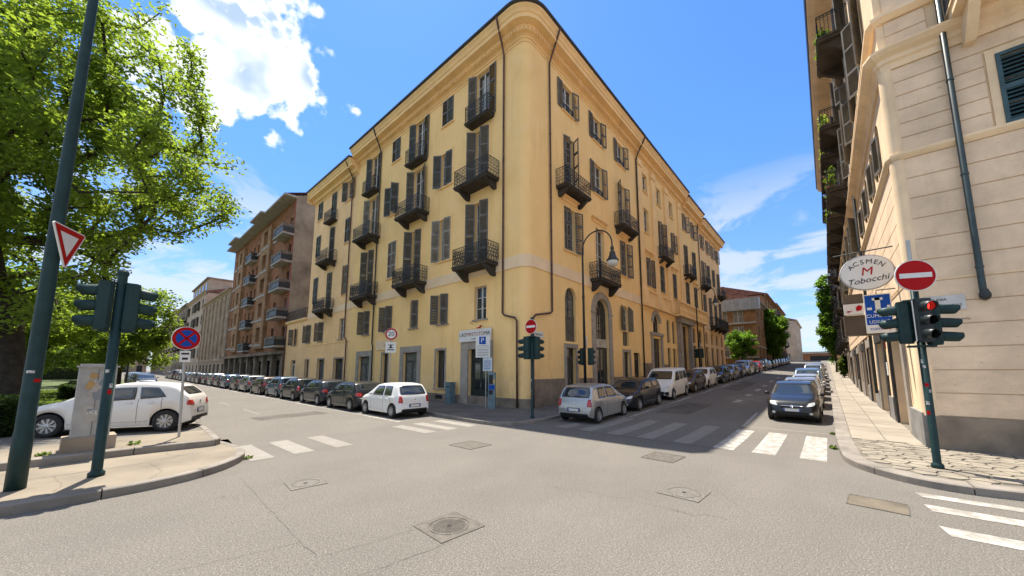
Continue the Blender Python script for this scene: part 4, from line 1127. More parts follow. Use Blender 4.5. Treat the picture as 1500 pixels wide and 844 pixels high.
for k in range(9):
    u = 38 + k * 3.95
    pb = MB(); F.box(pb, u - .4, u + .4, -.3, .25, -.1, 4.0); ob('pillar', pb, BROWNST, br)
    if k < 8:
        dd = MB(); F.box(dd, u + .42, u + 3.53, -.5, -.4, -.1, 3.3); w_ = ob('shop_window', dd, GLASS, br)
        fm = MB(); F.box(fm, u + 1.9, u + 2.0, -.4, -.32, -.1, 3.3); F.box(fm, u + .42, u + 3.53, -.4, -.32, 2.5, 2.6); ob('frame', fm, DFRAME, w_, local=True)
        lb = MB(); F.box(lb, u + .42, u + 3.53, -.45, -.2, 3.3, 4.0); ob('lintel', lb, BROWNST, br)
        sb = MB(); F.box(sb, u + .9, u + 3.0, -.19, -.1, 3.42, 3.88); so = ob('shop_sign', sb, WHITEB if k % 3 else DARK, br)
        dk = MB()
        for j in range(4): F.box(dk, u + 1.2 + j * .4, u + 1.45 + j * .4, -.1, -.09, 3.55, 3.78)
        ob('lettering', dk, BLACK if k % 3 else WHITEB, so, local=True)
fb = MB(); F.box(fb, 37.62, 70, -.3, .6, 4.0, 4.4); ob('stone_ledge', fb, BROWNST, br)

def grid_house(name, label, u0, u1, H, wm, base, cols, floors, z1, dz, ww, wh, F0, depth=14, roofm=None, shut=None, sillm=None, eave=.6, bal=(), gfh=3.2, gf=None, split=False, pitched=True, dep=.24, gz0=0):
    """a plain street house: windows on a grid, shop doors below, eaves and roof"""
    c = F0.pt((u0 + u1) / 2, 0, 0)
    t = thing(name, label, 'building', (c.x, c.y, gz0))
    F = Facade((F0.O.x, F0.O.y), (F0.u.x, F0.u.y), (F0.n.x, F0.n.y), t, wm)
    for i in range(cols):
        u = u0 + (u1 - u0) * (i + .5) / cols
        for k in range(floors):
            z = z1 + k * dz
            window(F, u, ww, z, z + wh, 2, -dep + .05, sill=sillm or SURR, m=FRAME if (i * 3 + k) % 4 else DFRAME, split=split)
            if shut: shutters(F, u, ww, z, z + wh, *((150, 150) if (i * 7 + k * 3) % 3 else (3, 3)), shut)
            if (i, k) in bal: balcony(F, u, ww + 1.5, .8, z - .7, 1.0, 'bars', .16, 2)
        if gf: door(F, u, ww + .5, gz0 + .15, gz0 + gfh, gf, transom=.5)
    F.wall(u0, u1, min(-.3, gz0 - .5), H, dep)
    cornice(F, u0, u1, [(0, H - .35), (.12, H - .35), (.2, H - .15), (eave, H), (eave, H + .18), (-.3, H + .18), (-.3, H - .35)], sillm or wm)
    cornice(F, u0, u1, [(0, gz0 + gfh + .55), (.12, gz0 + gfh + .55), (.12, gz0 + gfh + .8), (0, gz0 + gfh + .8)], sillm or wm, 'string_course')
    a, b = F.pt(u0 + .02, -dep, 0), F.pt(u1 - .02, -depth, 0)
    shell(t, min(a.x, b.x), max(a.x, b.x), min(a.y, b.y), max(a.y, b.y), min(-.3, gz0 - .5), H, wm)
    for u in (u0, u1):
        side = MB(); F.q(side, [(u, 0, min(-.3, gz0 - .5)), (u, -depth, min(-.3, gz0 - .5)), (u, -depth, H), (u, 0, H)]); ob('side_wall', side, wm, t)
    if pitched:
        r = MB(); e = eave
        P = [F.pt(u0 - .1, e, H + .18), F.pt(u1 + .1, e, H + .18), F.pt(u1 + .1, -depth / 2, H + 2.6), F.pt(u0 - .1, -depth / 2, H + 2.6), F.pt(u0 - .1, -depth - e, H), F.pt(u1 + .1, -depth - e, H)]
        r.add(P, [(0, 1, 2, 3), (3, 2, 5, 4), (0, 3, 4), (1, 5, 2)]); ob('roof', r, roofm or ROOF, t)
    return t, F
FB = Facade((0, 0), (0, 1), (-1, 0), None, BEIGE)
t, F = grid_house('stone_house', 'beige house with tall narrow window bays beyond the brick flats', 70.4, 97.5, 16.8, BEIGE, 0, 7, 3, 5.2, 3.8, 1.5, 2.9, FB, gf=DARK, sillm=BEIGE)
for i in range(8): vb = MB(); F.box(vb, 70.4 + 27.1 * i / 7 - .25, 70.4 + 27.1 * i / 7 + .25, .003, .3, 4.3, 16.2); ob('pilaster', vb, BEIGE, t)
t, F = grid_house('pale_tower_house', 'pale pinkish house with attic storey further along the left-hand street', 98.0, 124.5, 20.3, PALE, 0, 5, 4, 5.0, 3.9, 1.3, 2.3, FB, shut=SHUT, gf=DARK, sillm=PALE)
mg = MB(); F.box(mg, 99.5, 123, -5, -.5, 20.4, 24); ob('attic_storey', mg, PALE, t)
for i in range(5):
    wm_ = MB(); F.box(wm_, 101.2 + i * 4.6, 102.6 + i * 4.6, -.5, -.42, 21.4, 23.2); ob('attic_window', wm_, GLASS, t)
mr = MB(); F.box(mr, 99.2, 123.3, -5.3, -.1, 24, 24.3); ob('attic_roof', mr, CONC, t)
for i, (u0, u1, H, m_, lab) in enumerate(((125, 150, 20.8, BROWNST, 'weathered brown stone house with iron balconies far down the left-hand street'), (150.4, 176, 21.8, BEIGE, 'second brown house far down the left-hand street'), (176.5, 230, 20.5, BROWNST, 'last dark house visible at the end of the left-hand street'))):
    grid_house('stone_house', lab, u0, u1, H, m_, 0, 6, 4, 5.0, 3.9, 1.4, 2.4, FB, gf=DARK, sillm=m_, bal=[(a, b) for a in range(0, 6, 2) for b in range(1, 4)])

# ------------------------------------------------------------------ pilastered house on the right-hand street
ph = thing('pilastered_house', 'yellow house with tall pilasters and stone balcony right of the corner house', 'building', (25, 0, 0))
F = Facade((0, 0), (1, 0), (0, -1), ph, YEL)
for u in (17.05, 20.6, 24.3):
    window(F, u, 1.05, 18.3, 20.0, 2, sill=YEL2); surround(F, u, 1.05, 18.3, 20.0, .15, .04, base=True)
window(F, 17.05, 1.1, 14.4, 16.65, 3, sill=YEL2); surround(F, 17.05, 1.1, 14.4, 16.65, .15, .04)
window(F, 20.75, 1.15, 13.0, 16.6, 4, sill=False); shutters(F, 20.75, 1.15, 13.0, 16.6, 14, 158); balcony(F, 21, 2.4, .75, 12.85, 1.05, 'scroll')
window(F, 24.4, 1.1, 14.4, 16.5, 3, sill=YEL2); shutters(F, 24.4, 1.1, 14.4, 16.5, 20, 160)
for u, th in ((17.2, (14, 160)), (20.65, (8, 10)), (24.35, (8, 12))):
    window(F, u, 1.15, 9.45, 12.05, 3, sill=YEL2); shutters(F, u, 1.15, 9.45, 12.05, *th); hood(F, u, 1.8, 12.35); surround(F, u, 1.15, 9.45, 12.05, .15, .03)
for u in (28.9, 32.2):
    window(F, u, 1.3, 18.2, 20.2, 3, sill=YEL2); shutters(F, u, 1.3, 18.2, 20.2, 12, 160)
    window(F, u, 1.2, 13.0, 16.4, 3, sill=YEL2); shutters(F, u, 1.2, 13.0, 16.4, 12, 20)
    window(F, u, 1.2, 9.2, 12.0, 3, sill=YEL2); shutters(F, u, 1.2, 9.2, 12.0, 12, 16); hood(F, u, 1.8, 12.2)
balcony(F, 29.0, 2.4, .75, 12.8, 1.05, 'scroll')
arch_window(F, 18.4, 1.5, 5.45, 7.1, m=DFRAME, rows=2, cols=3); door(F, 18.4, 1.9, .9, 4.9, DFRAME, transom=1.0)
ars = MB()
for k in range(14):
    a0, a1 = PI * k / 14, PI * (k + 1) / 14
    P = [F.pt(18.4 - r * math.cos(a), n, 6.35 + r * math.sin(a)) for n in (.003, .09) for r, a in ((.752, a0), (1.12, a0), (1.12, a1), (.752, a1))]
    ars.add(P, [(4, 5, 6, 7), (1, 2, 6, 5), (3, 0, 4, 7), (0, 1, 5, 4), (2, 3, 7, 6)])
F.box(ars, 16.85, 19.95, .003, .16, 5.15, 5.42); F.box(ars, 16.95, 17.43, .003, .08, .6, 5.14); F.box(ars, 19.37, 19.85, .003, .08, .6, 5.14)
ob('arch_surround', ars, SURR, ph)
for u in (21.7, 23.3): arch_window(F, u, .95, 4.7, 7.0, m=DFRAME, rows=4, cols=2, glass=CURT); door(F, u, .95, 1.1, 4.2, DFRAME, transom=.6)
F.holes.append((25.0, 27.8, 1.0, 6.85, False)); door(F, 26.4, 2.78, 1.0, 6.8, WOOD, glass=False, transom=1.4, hole=False)
pc = MB()
for u in (24.55, 28.3): F.box(pc, u - .32, u + .32, .003, .4, .8, 6.9)
F.box(pc, 24.0, 28.9, .003, .6, 6.92, 7.45); ob('portal', pc, SURR, ph)
for u, w_ in ((30.6, 1.2), (33.2, 1.5)): arch_window(F, u, w_, 5.2, 7.0, m=DFRAME, rows=2, cols=2); door(F, u, w_ + .2, 1.3, 4.9, DFRAME, transom=.8)
F.wall(15.01, 34.8, -.2, EZ)
for u in (15.6, 18.85, 22.45, 26.75):
    pb = MB(); F.box(pb, u - .42, u + .42, .003, .16, 9.1, 20.2); F.box(pb, u - .5, u + .5, .003, .24, 20.2, 20.75); F.box(pb, u - .5, u + .5, .003, .22, 9.0, 9.5); ob('pilaster', pb, YEL2, ph)
pp = MB(); F.box(pp, 15.05, 23.0, .003, .3, 7.55, 7.7); F.box(pp, 15.05, 23.0, .003, .3, 8.85, 9.0)
for u in (15.6, 18.85, 22.45): F.box(pp, u - .5, u + .5, .003, .34, 7.7, 8.85)
F.box(pp, 15.05, 23, .003, .2, 7.7, 8.85); ob('parapet', pp, YEL2, ph)
sbal = MB(); F.box(sbal, 23.2, 34.0, .003, .85, 7.5, 7.72); F.box(sbal, 23.2, 34.0, .6, .85, 8.85, 9.05); so = ob('stone_balcony', sbal, YEL2, ph)
u = 23.35
while u < 34:
    bb = cached('baluster', lambda: MB().lathe([(.06, 0), (.06, .08), (.04, .14), (.09, .45), (.045, .8), (.06, 1.02), (.06, 1.12)], 6).mesh('baluster'))
    ob('baluster', bb, YEL2, so, F.pt(u, .72, 7.721), local=True); u += .3
cornice(F, 15.01, 28.2, move(cor, .0), YEL2); cornice(F, 28.21, 34.8, move(cor, -.4), YEL2)
for a, b, z in ((15.01, 28.2, 22.27), (28.21, 34.8, 21.87)): cornice(F, a, b, [(.90, z), (1.05, z), (1.05, z + .15), (.9, z + .15)], GUT, 'gutter')
cornice(F, 15.01, 34.8, [(0, 7.5), (.05, 7.5), (.05, 7.56), (0, 7.58)], BAND, 'string_course')
for a, b, c, d in ((15.02, 16.94, .2, 2.67), (19.86, 21.1, .4, 2.6)): pl2 = MB(); F.box(pl2, a, b, .003, .05, c, d); ob('stone_plinth', pl2, PLINTH, ph)
shell(ph, 15.02, 34.8, 0, 12, 0, EZ, YEL3, ('-y', 't'))
rf = MB().add([(15, -.95, 22.42), (34.8, -.95, 22.1), (34.8, 6, 24.4), (15, 6, 24.6), (15, 12, 21), (34.8, 12, 21)], [(0, 1, 2, 3), (3, 2, 5, 4)]); ob('roof', rf, ROOF, ph)
downpipe(ph, [F.pt(15.0, 1.0, 22.25), F.pt(15.0, .9, 22.0), F.pt(15.05, .25, 20.95), F.pt(15.06, .1, 20.5), F.pt(15.06, .1, .8)], .06, IRON)
downpipe(ph, [F.pt(34.7, .1, 21), F.pt(34.7, .1, 1.5)], .055, RUST)
an_ = MB().tube([(22.5, 3, 23.4), (22.5, 3, 26)], .03, 5).tube([(21, 3, 25.9), (24.2, 3, 25.7)], .02, 4)
for k in range(6): an_.tube([(21.2 + k * .55, 2.5, 25.88 - k * .03), (21.2 + k * .55, 3.5, 25.88 - k * .03)], .012, 3)
ob('aerial', an_, GALV, ph)

eh = thing('end_house', 'last yellow house of the right-hand row with a long iron balcony', 'building', (40.7, 0, 1.5))
F = Facade((0, 0), (1, 0), (0, -1), eh, YEL3)
for i, u in enumerate((36.3, 39.2, 42.0, 44.9)):
    window(F, u, 1.05, 18.0, 19.9, 3, sill=YEL2); shutters(F, u, 1.05, 18.0, 19.9, 12, 160)
    window(F, u, 1.1, 13.0 if i in (0, 3) else 13.9, 16.3, 3, sill=False); shutters(F, u, 1.1, 13.0 if i in (0, 3) else 13.9, 16.3, 12, 20 if i else 160)
    window(F, u, 1.1, 8.1, 11.8, 3, sill=False); shutters(F, u, 1.1, 8.1, 11.8, 20, 20)
    arch_window(F, u, 1.15, 5.4, 7.0, m=DFRAME, rows=2, cols=2); door(F, u, 1.4, 1.6, 5.0, DFRAME, transom=.8)
F.wall(34.82, 46.6, -.2, 20.2)
for u in (36.2, 44.9): balcony(F, u, 2.2, .75, 12.85, 1.05, 'scroll')
balcony(F, 42, 7.4, .9, 7.95, 1.1, 'bars', .18, 4, .5)
cornice(F, 34.82, 46.6, move(cor, -.85), YEL2); cornice(F, 34.82, 46.6, [(.9, 21.42), (1.05, 21.42), (1.05, 21.56), (.9, 21.56)], GUT, 'gutter')
cornice(F, 34.82, 46.6, [(0, 7.4), (.05, 7.4), (.05, 7.9), (0, 7.9)], BAND, 'first_floor_band')
shell(eh, 34.82, 46.6, 0, 12, 0, 20.3, YEL3, ('-y', 't'))
rf = MB().add([(34.8, -.95, 21.56), (47, -.95, 21.56), (47, 6, 23.6), (34.8, 6, 23.6), (34.8, 12, 20.3), (47, 12, 20.3)], [(0, 1, 2, 3), (3, 2, 5, 4)]); ob('roof', rf, ROOF, eh)

# ------------------------------------------------------------------ far end of the right-hand street
FQ = Facade((0, -3.0), (1, 0), (0, -1), None, BRICK2)
gb0 = 2.6
t, F = grid_house('brick_villa', 'tan brick house with a grey glazed top-floor terrace behind the small round tree', 57.0, 70.0, 13.8, BRICK2, 0, 3, 3, 4.6, 3.2, 1.3, 1.7, FQ, gf=DARK, sillm=WHITEB, gz0=gb0, gfh=2.8, pitched=True, depth=11)
FS = Facade((57.0, -3.0), (0, 1), (-1, 0), t, BRICK2)
for k, z in enumerate((4.4, 7.4, 10.2)):
    for u in (2.6, 5.0): window(FS, u, 1.5, z, z + 2.1, 2, .06, sill=False, m=FRAME, hole=False, split=False, glass=CURT)
    sl = MB(); FS.box(sl, .0, 9.4, .003, .9, z - .3, z - .08); b = ob('balcony', sl, WHITEB, t)
    if k < 2: ob('railing', railing_mesh(5.6, .8, 1.0, 'bars'), IRON, b, FS.pt(3.9, .05, z - .08), FS.rz, local=True)
tr = MB(); FS.box(tr, -.7, 9.6, .0, 1.2, 12.2, 14.2); tt = ob('terrace_screen', tr, mat('grey_corrugated_glass', (.30, .31, .31), .35, .15, 2), t)
tm = MB()
for k in range(9): FS.box(tm, -.72 + k * 1.28, -.62 + k * 1.28, 1.2, 1.24, 12.2, 14.2)
ob('mullions', tm, GALV, tt, local=True)
cc = MB().box(60, 61, 2, 3, 15, 17.5); ob('chimney', cc, BRICK, t)
t, F = grid_house('brick_house', 'second tan brick house behind the tall bright green tree', 70.5, 88, 17.0, BRICK2, 0, 4, 4, 5.6, 3.2, 1.4, 2, FQ, gf=DARK, sillm=BRICK2, gz0=3.0, gfh=3, depth=14, bal=[(1, 1), (1, 2), (3, 1), (3, 2)])
t, F = grid_house('brown_house', 'dark brown house with stacked balconies at the end of the right-hand row', 88.5, 112, 17.6, BROWNST, 0, 5, 4, 6.2, 3.2, 1.5, 2.1, FQ, gf=DARK, sillm=BRICK2, gz0=3.6, gfh=3, depth=14, bal=[(a, b) for a in (0, 2, 4) for b in range(4)])
FQ2 = Facade((0, -4.4), (1, 0), (0, -1), None, PALE)
grid_house('pale_house', 'distant pale house at the very end of the right-hand street', 135, 165, 18.5, PALE, 0, 5, 3, 8.0, 3.4, 1.4, 2, FQ2, gf=DARK, sillm=PALE, gz0=4.8, gfh=3, depth=14)
FE = Facade((-34, 238), (1, 0), (0, -1), None, BEIGE)
grid_house('distant_house', 'distant beige house closing the far end of the left-hand street', 0, 33, 15, BEIGE, 0, 7, 3, 5, 3.4, 1.4, 2.1, FE, gf=DARK, sillm=BEIGE, gz0=1.0)
vd = thing('road_bridge', 'low brick bridge closing the end of the right-hand street', 'bridge', (190, -9, 6))
vm = MB().box(188, 196, -60, 40, 5, 9.2); ob('deck', vm, BRICK, vd)
pm_ = MB().box(187.6, 188, -60, 40, 9.2, 10.0); ob('parapet', pm_, WHITEB, vd)
for k in range(7): ob('opening', MB().box(187.9, 187.99, -50 + k * 12, -42 + k * 12, 5, 8.2), DARK, vd)
# ------------------------------------------------------------------ cream building on the right
rb = thing('cream_building', 'cream stone-coursed corner building with dark plinth and teal downpipe on the right', 'building', (8, -18, 0))
FW = Facade((0, -13.3), (0, -1), (-1, 0), rb, CREAM2)
FT = Facade((0, -13.3), (1, 0), (0, 1), rb, CREAM2)
def courses(F, u0, u1, z0, z1, n, m, holes=(), d=.035, gap=.016):
    h = (z1 - z0) / n
    for k in range(n):
        a, b = z0 + k * h + gap / 2, z0 + (k + 1) * h - gap / 2
        segs = [(u0, u1)]
        for hu0, hu1, hz0, hz1 in holes:
            if hz0 < (a + b) / 2 < hz1:
                segs = [s for x0, x1 in segs for s in ((x0, min(x1, hu0)), (max(x0, hu1), x1)) if s[1] - s[0] > .05]
        for x0, x1 in segs:
            mb = MB(); c = .012
            P = [F.pt(u, nn, z) for nn, g in ((.002, 0), (d - c, 0), (d, c)) for u, z in ((x0 + g, a + g), (x1 - g, a + g), (x1 - g, b - g), (x0 + g, b - g))]
            mb.add(P, [(8, 9, 10, 11)] + [(o + i, o + (i + 1) % 4, o + 4 + (i + 1) % 4, o + 4 + i) for o in (0, 4) for i in range(4)])
            ob('stone_course', mb, m, rb)
SU = 2.62
window(FW, SU, 1.36, 8.05, 9.95, 3, sill=CREAM2)
TEAL = mat('teal_shutter_paint', (.035, .085, .10), .5, .2, 4, 0, 40, None, .45)
shutters(FW, SU, 1.36, 8.05, 9.95, 2, 3, TEAL, n=.05)
courses(FW, .16, 20, .95, 7.86, 12, CREAM)
courses(FW, .16, 20, 8.06, 10.56, 6, CREAM, [(SU - .86, SU + .86, 7.9, 10.12)])
surround(FW, SU, 1.36, 8.06, 9.95, .15, .045, CREAM2)
courses(FW, .16, .95, 11.2, 12.06, 2, CREAM)
courses(FW, .16, 20, 12.36, 20.3, 16, CREAM, [(SU - .86, SU + .86, 13, 16)])
FW.wall(0, 20, -.1, 21)
# street front
gaps = [(2.35, 4.85), (7.0, 9.6), (12.0, 14.4), (16.6, 18.8), (21.0, 23.4), (25.6, 28.0), (30.2, 32.6)]
DKST = mat('dark_stone_panel', (.055, .052, .05), .6, .25, 2, .1, 40, None, .4)
for i, (a, b) in enumerate(gaps):
    FT.holes.append((a, b, .1, 3.75, False))
    u = (a + b) / 2
    g0 = gz(u, -13) + .12
    door(FT, u, b - a, g0, 3.74, WOOD if i in (0, 3, 5) else DFRAME, glass=i not in (0,), n=-.5, transom=.6, hole=False)
    for s, c in ((-1, a), (1, b)):
        pb = MB(); FT.box(pb, min(c, c + s * .42), max(c, c + s * .42), .003, .07, g0 - .3, 3.9); ob('door_pilaster', pb, DKST if (i + (s > 0)) % 2 else SURR, rb)
    lb = MB(); FT.box(lb, a, b, -.1, .1, 3.3, 3.74); ob('lintel', lb, DKST if i % 2 else SURR, rb)
for i, u in enumerate((2.3, 4.35, 6.75, 9.3)):
    arch_window(FT, u, 1.0, 8.45, 10.2, m=DFRAME, rows=3, cols=2); shutters(FT, u, 1.0, 8.45, 9.7, 12, 12, SHUT)
for i, u in enumerate((13, 16.6, 20.2, 23.8, 27.4, 31)):
    window(FT, u, 1.1, 8.45, 10.4, 3, sill=SURR); shutters(FT, u, 1.1, 8.45, 10.4, 150, 140, SHUT)
for i, u in enumerate((3.2, 7, 11, 14.9, 18.8, 22.6, 26.5, 30.4)):
    window(FT, u, 1.15, 12.6, 15.6, 3, sill=False, m=FRAME); shutters(FT, u, 1.15, 12.6, 15.6, 145, 150, SHUT)
    window(FT, u, 1.1, 17.0, 19.8, 3, sill=False, m=FRAME); shutters(FT, u, 1.1, 17.0, 19.8, 150, 140, SHUT)
courses(FT, .16, 34, 3.95, 7.86, 7, CREAM)
FT.wall(0, 34, -.1, 21, .52)
def rbmould(prof, m=CREAM2, name='string_course', end=34):
    RBP = [((0, -33.3), (-1, 0)), ((0, -13.42), (-1, 0)), ((.04, -13.34), (-.707, .707)), ((.12, -13.3), (0, 1)), ((end, -13.3), (0, 1))]
    return ob(name, sweep(RBP, prof), m, rb)
rbmould([(0, 7.86), (.05, 7.86), (.10, 7.92), (.14, 7.98), (.14, 8.04), (0, 8.06)])
rbmould([(0, 4.40), (.05, 4.40), (.06, 4.46), (0, 4.48)])
rbmould([(0, 10.58), (.06, 10.58), (.08, 10.75), (.14, 10.8), (.14, 10.92), (.26, 11.0), (.34, 11.1), (.34, 11.17), (0, 11.2)], name='cornice')
rbmould([(0, 12.08), (.08, 12.08), (.2, 12.2), (.2, 12.3), (0, 12.35)])
rbmould([(0, 20.3), (.1, 20.3), (.3, 20.6), (.9, 20.8), (1.2, 21.0), (1.2, 21.2), (-.3, 21.2), (-.3, 20.3)], name='eaves')
rbmould([(1.1, 21.2), (1.25, 21.2), (1.3, 21.35), (1.1, 21.35)], GUT, 'gutter')
for z0, z1 in ((.94, 7.86), (8.06, 10.58)):
    cp = MB().lathe([(.17, z0), (.17, z1)], 16, Matrix.Translation((.10, -13.40, 0)), cap=False); ob('corner_pilaster', cp.mesh('corner_pilaster', True), CREAM2, rb)
u = .0
while u < 20:
    pb = MB(); FW.box(pb, u + .004, min(20, u + 1.55) - .004, .0, .075, -.1, .94); ob('plinth_stone', pb, PLINTH, rb); u += 1.55
u = 0
ends = [0] + [v for g in gaps for v in (g[0] - .42, g[1] + .42)] + [34]
for a, b in zip(ends[::2], ends[1::2]):
    pb = MB(); FT.box(pb, a + .004, b - .004, .0, .075, -.1, 1.0 + gz(a, -13)); ob('plinth_stone', pb, GRANITE, rb)
# balcony over the side front, its bracket and the downpipe
balcony(FW, 5.2, 7.8, 1.0, 11.45, 1.05, 'bars', .28, 5, .75, CREAM2)
downpipe(rb, [FW.pt(1.17, .16, 20), FW.pt(1.17, .16, 4.1), FW.pt(1.17, .17, 3.95), FW.pt(1.20, .12, 3.86), FW.pt(1.22, -.05, 3.82)], .062, DPIPE, [FW.pt(1.17, .16, z) for z in (4.6, 7, 9.6, 13)])
for u, z, w_ in ((14.0, 12.45, 3.4), (18.8, 12.45, 3.4), (22.6, 12.45, 3.0), (26.5, 12.45, 3.0), (30.4, 12.45, 3.0), (7.0, 16.85, 2.6), (14.9, 16.85, 3.0), (18.8, 16.85, 3.0), (22.6, 16.85, 3.0), (26.5, 16.85, 3.0), (30.4, 16.85, 3.0)):
    balcony(FT, u, w_, 1.05, z, 1.05, 'bars', .2, 2, .6)
downpipe(rb, [FT.pt(10.4, .15, 20.5), FT.pt(10.4, .15, 8.4), FT.pt(10.2, .15, 7.9), FT.pt(10.2, .15, 1)], .06, IRON)
shell(rb, .3, 34, -33, -13.85, 0, 21, CREAM2, ('t',))
rf = MB().add([(-1.2, -33, 21.3), (34, -33, 21.3), (34, -12.1, 21.3), (-1.2, -12.1, 21.3), (8, -23, 24.5), (34, -23, 24.5)], [(0, 1, 5, 4), (2, 3, 4, 5), (3, 0, 4)]); ob('roof', rf, ROOF, rb)
npl = MB(); FW.box(npl, .16, .9, .04, .055, 3.6, 3.98); so = ob('street_name_plate', npl, mat('marble_plate', (.60, .585, .56), .5), rb)
sign_text(so, 'GUSSIA', .085, FW.pt(.46, .058, 3.88), BLACK, FW.rz); sign_text(so, 'IDLSA NOUNTOLS', .085, FW.pt(.53, .058, 3.72), BLACK, FW.rz, squeeze=.85)
ob('pipe_elbow', MB().lathe([(.001, -.12), (.07, -.10), (.10, -.04), (.10, .03), (.075, .09), (.066, .14)], 12, Matrix.Translation(FW.pt(1.19, .15, 3.9))).mesh('pipe_elbow', True), IRON, rb)
gf = MB(); gr_ = random.Random(8)
for k in range(5):
    u0 = .62 + k * .06; gf.tube([FW.pt(u0 + .05 * i * gr_.uniform(.2, .6), .037, 3.36 + gr_.uniform(-.035, .035)) for i in range(6)], .004, 3)
ob('graffiti', gf, BLACK, rb)
for u, z, w_, h_ in ((5.6, 1.9, .5, .5), (5.55, 2.9, .3, .7)):
    pb = MB(); FT.box(pb, u, u + w_, .075, .085, z, z + h_); ob('red_poster', pb, RED if h_ > .6 else WHITE, rb)
# shop signs fixed to the street front
def bracket_sign(name, label, cat, loc): return thing(name, label, cat, loc, -PI / 2)
ov = bracket_sign('oval_shop_sign', 'white oval tobacconist sign with a red M hanging from an iron bracket', 'sign', (1.5, -12.63, 5.14))
def ell(a, b, n=40): return [(a * math.cos(2 * PI * k / n), b * math.sin(2 * PI * k / n)) for k in range(n)]
ob('panel', MB().prism(ell(.595, .53), (-.06, .06), UPRIGHT), WHITE, ov, local=True)
ob('rim', MB().tube([(x, 0, z) for x, z in ell(.60, .535)], .035, 6, closed=True), mat('grey_rim', (.42, .42, .41), .4), ov, local=True)
lt = MB()
def merge_letters(pairs):
    me = bpy.data.meshes.new('lettering'); V, Fc = [], []
    for m, M in pairs:
        o = len(V); V += [M @ v.co for v in m.vertices]; Fc += [tuple(i + o for i in p.vertices) for p in m.polygons]
    me.from_pydata(V, [], Fc); return me
pr = []
for k, c in enumerate('ACSMEN'):
    a = R(52 - k * 20.8)
    pr.append((text_mesh(c, .2, .003), UPRIGHT @ Matrix.Translation((-.44 * math.sin(a), .355 * math.cos(a) - .02, 0)) @ Matrix.Rotation(a * .75, 4, 'Z')))
ob('lettering', merge_letters(pr), BLACK, ov, (0, -.065, 0), local=True)
mm = text_mesh('M', .36, .004, shear=.15); mm.transform(UPRIGHT); ob('red_letter', mm, RED, ov, (0, -.066, .02), local=True)
mm = text_mesh('Tobocchi', .25, .003, shear=.3); mm.transform(UPRIGHT); mm.transform(Matrix.Rotation(R(-6), 4, 'Y')); ob('lettering', mm, BLACK, ov, (0, -.065, -.25), local=True)
ob('bracket', MB().tube([(.72, 0, .72), (-.75, 0, .66)], .02, 6).tube([(.0, 0, .68), (0, 0, .5)], .015, 5).tube([(-.1, 0, .68), (-.1, 0, .86)], .03, 5), IRON, ov, local=True)
bs = bracket_sign('blue_shop_sign', 'blue square sign with a large white T under the oval sign', 'sign', (2.0, -12.83, 3.88))
ob('panel', MB().box(-.31, .31, -.05, .05, -.62, .62), WHITE, bs, local=True)
ob('blue_field', MB().box(-.285, .285, -.056, -.05, -.36, .59), BLUE, bs, local=True)
ob('white_letter', MB().box(-.06, .06, -.062, -.056, .05, .5).box(-.12, .12, -.062, -.056, .42, .5).box(-.1, .1, -.062, -.056, .03, .08).box(-.25, -.14, -.062, -.056, .12, .2).box(.14, .19, -.062, -.056, .05, .1).box(.2, .27, -.062, -.056, .14, .24), WHITE, bs, local=True)
for t_, z, s_, m_ in (('CUMINIO', -.08, .15, WHITE), ('UDIVUC', -.27, .14, WHITE)): sign_text(bs, t_, s_, (0, -.058, z), m_, squeeze=.9)
sign_text(bs, 'cum', .15, (-.1, -.053, -.48), BLUE); sign_text(bs, 'tale', .15, (.13, -.053, -.48), RED)
ob('bracket', MB().tube([(.0, 0, .62), (0, 0, .75), (.47, 0, .75)], .018, 5), IRON, bs, local=True)
ws = bracket_sign('small_shop_sign', 'small white sign with red marks on a brown box beside the blue sign', 'sign', (5.2, -12.42, 4.45))
ob('panel', MB().box(-.28, .28, -.12, .12, -.2, .22), WHITE, ws, local=True); ob('brown_box', MB().box(-.3, .8, -.3, .3, -1.0, -.22), mat('brown_tin', (.10, .07, .045), .6), ws, (0, .35, 0), local=True)
ob('brown_box', MB().box(-.28, .3, -.1, .3, .24, .6), MATS['brown_tin'], ws, local=True)
ob('red_mark', MB().prism([(.08, -.08), (.22, -.05), (.25, .1), (.15, .16), (.06, .06)], (0, .01), UPRIGHT), RED, ws, (0, -.122, 0), local=True)
ob('red_mark', MB().prism([(-.2, -.12), (-.1, -.1), (-.03, -.04), (-.12, -.06), (-.18, -.03)], (0, .01), UPRIGHT), RED, ws, (0, -.122, 0), local=True)
ob('bracket', MB().tube([(.28, 0, 0), (.85, 0, 0)], .02, 5), IRON, ws, local=True)

FRS = Facade((0, -13.3), (1, 0), (0, 1), None, BROWNST)
grid_house('brown_terrace', 'brown terrace with stacked balconies further along the right-hand pavement', 34.3, 66, 18.6, BROWNST, 0, 8, 4, 5.6, 3.4, 1.2, 2.2, FRS, gf=DARK, sillm=BROWNST, gz0=.6, gfh=3.2, bal=[(a, b) for a in range(0, 8, 2) for b in range(4)], shut=SHUT)
grid_house('grey_terrace', 'far grey-brown terrace behind the climbing greenery on the right-hand pavement', 66.4, 115, 17.5, BRICK2, 0, 9, 4, 6.6, 3.2, 1.2, 2.1, FRS, gf=DARK, sillm=BROWNST, gz0=2.0, gfh=3.0, bal=[(a, b) for a in range(0, 9, 2) for b in range(4)])

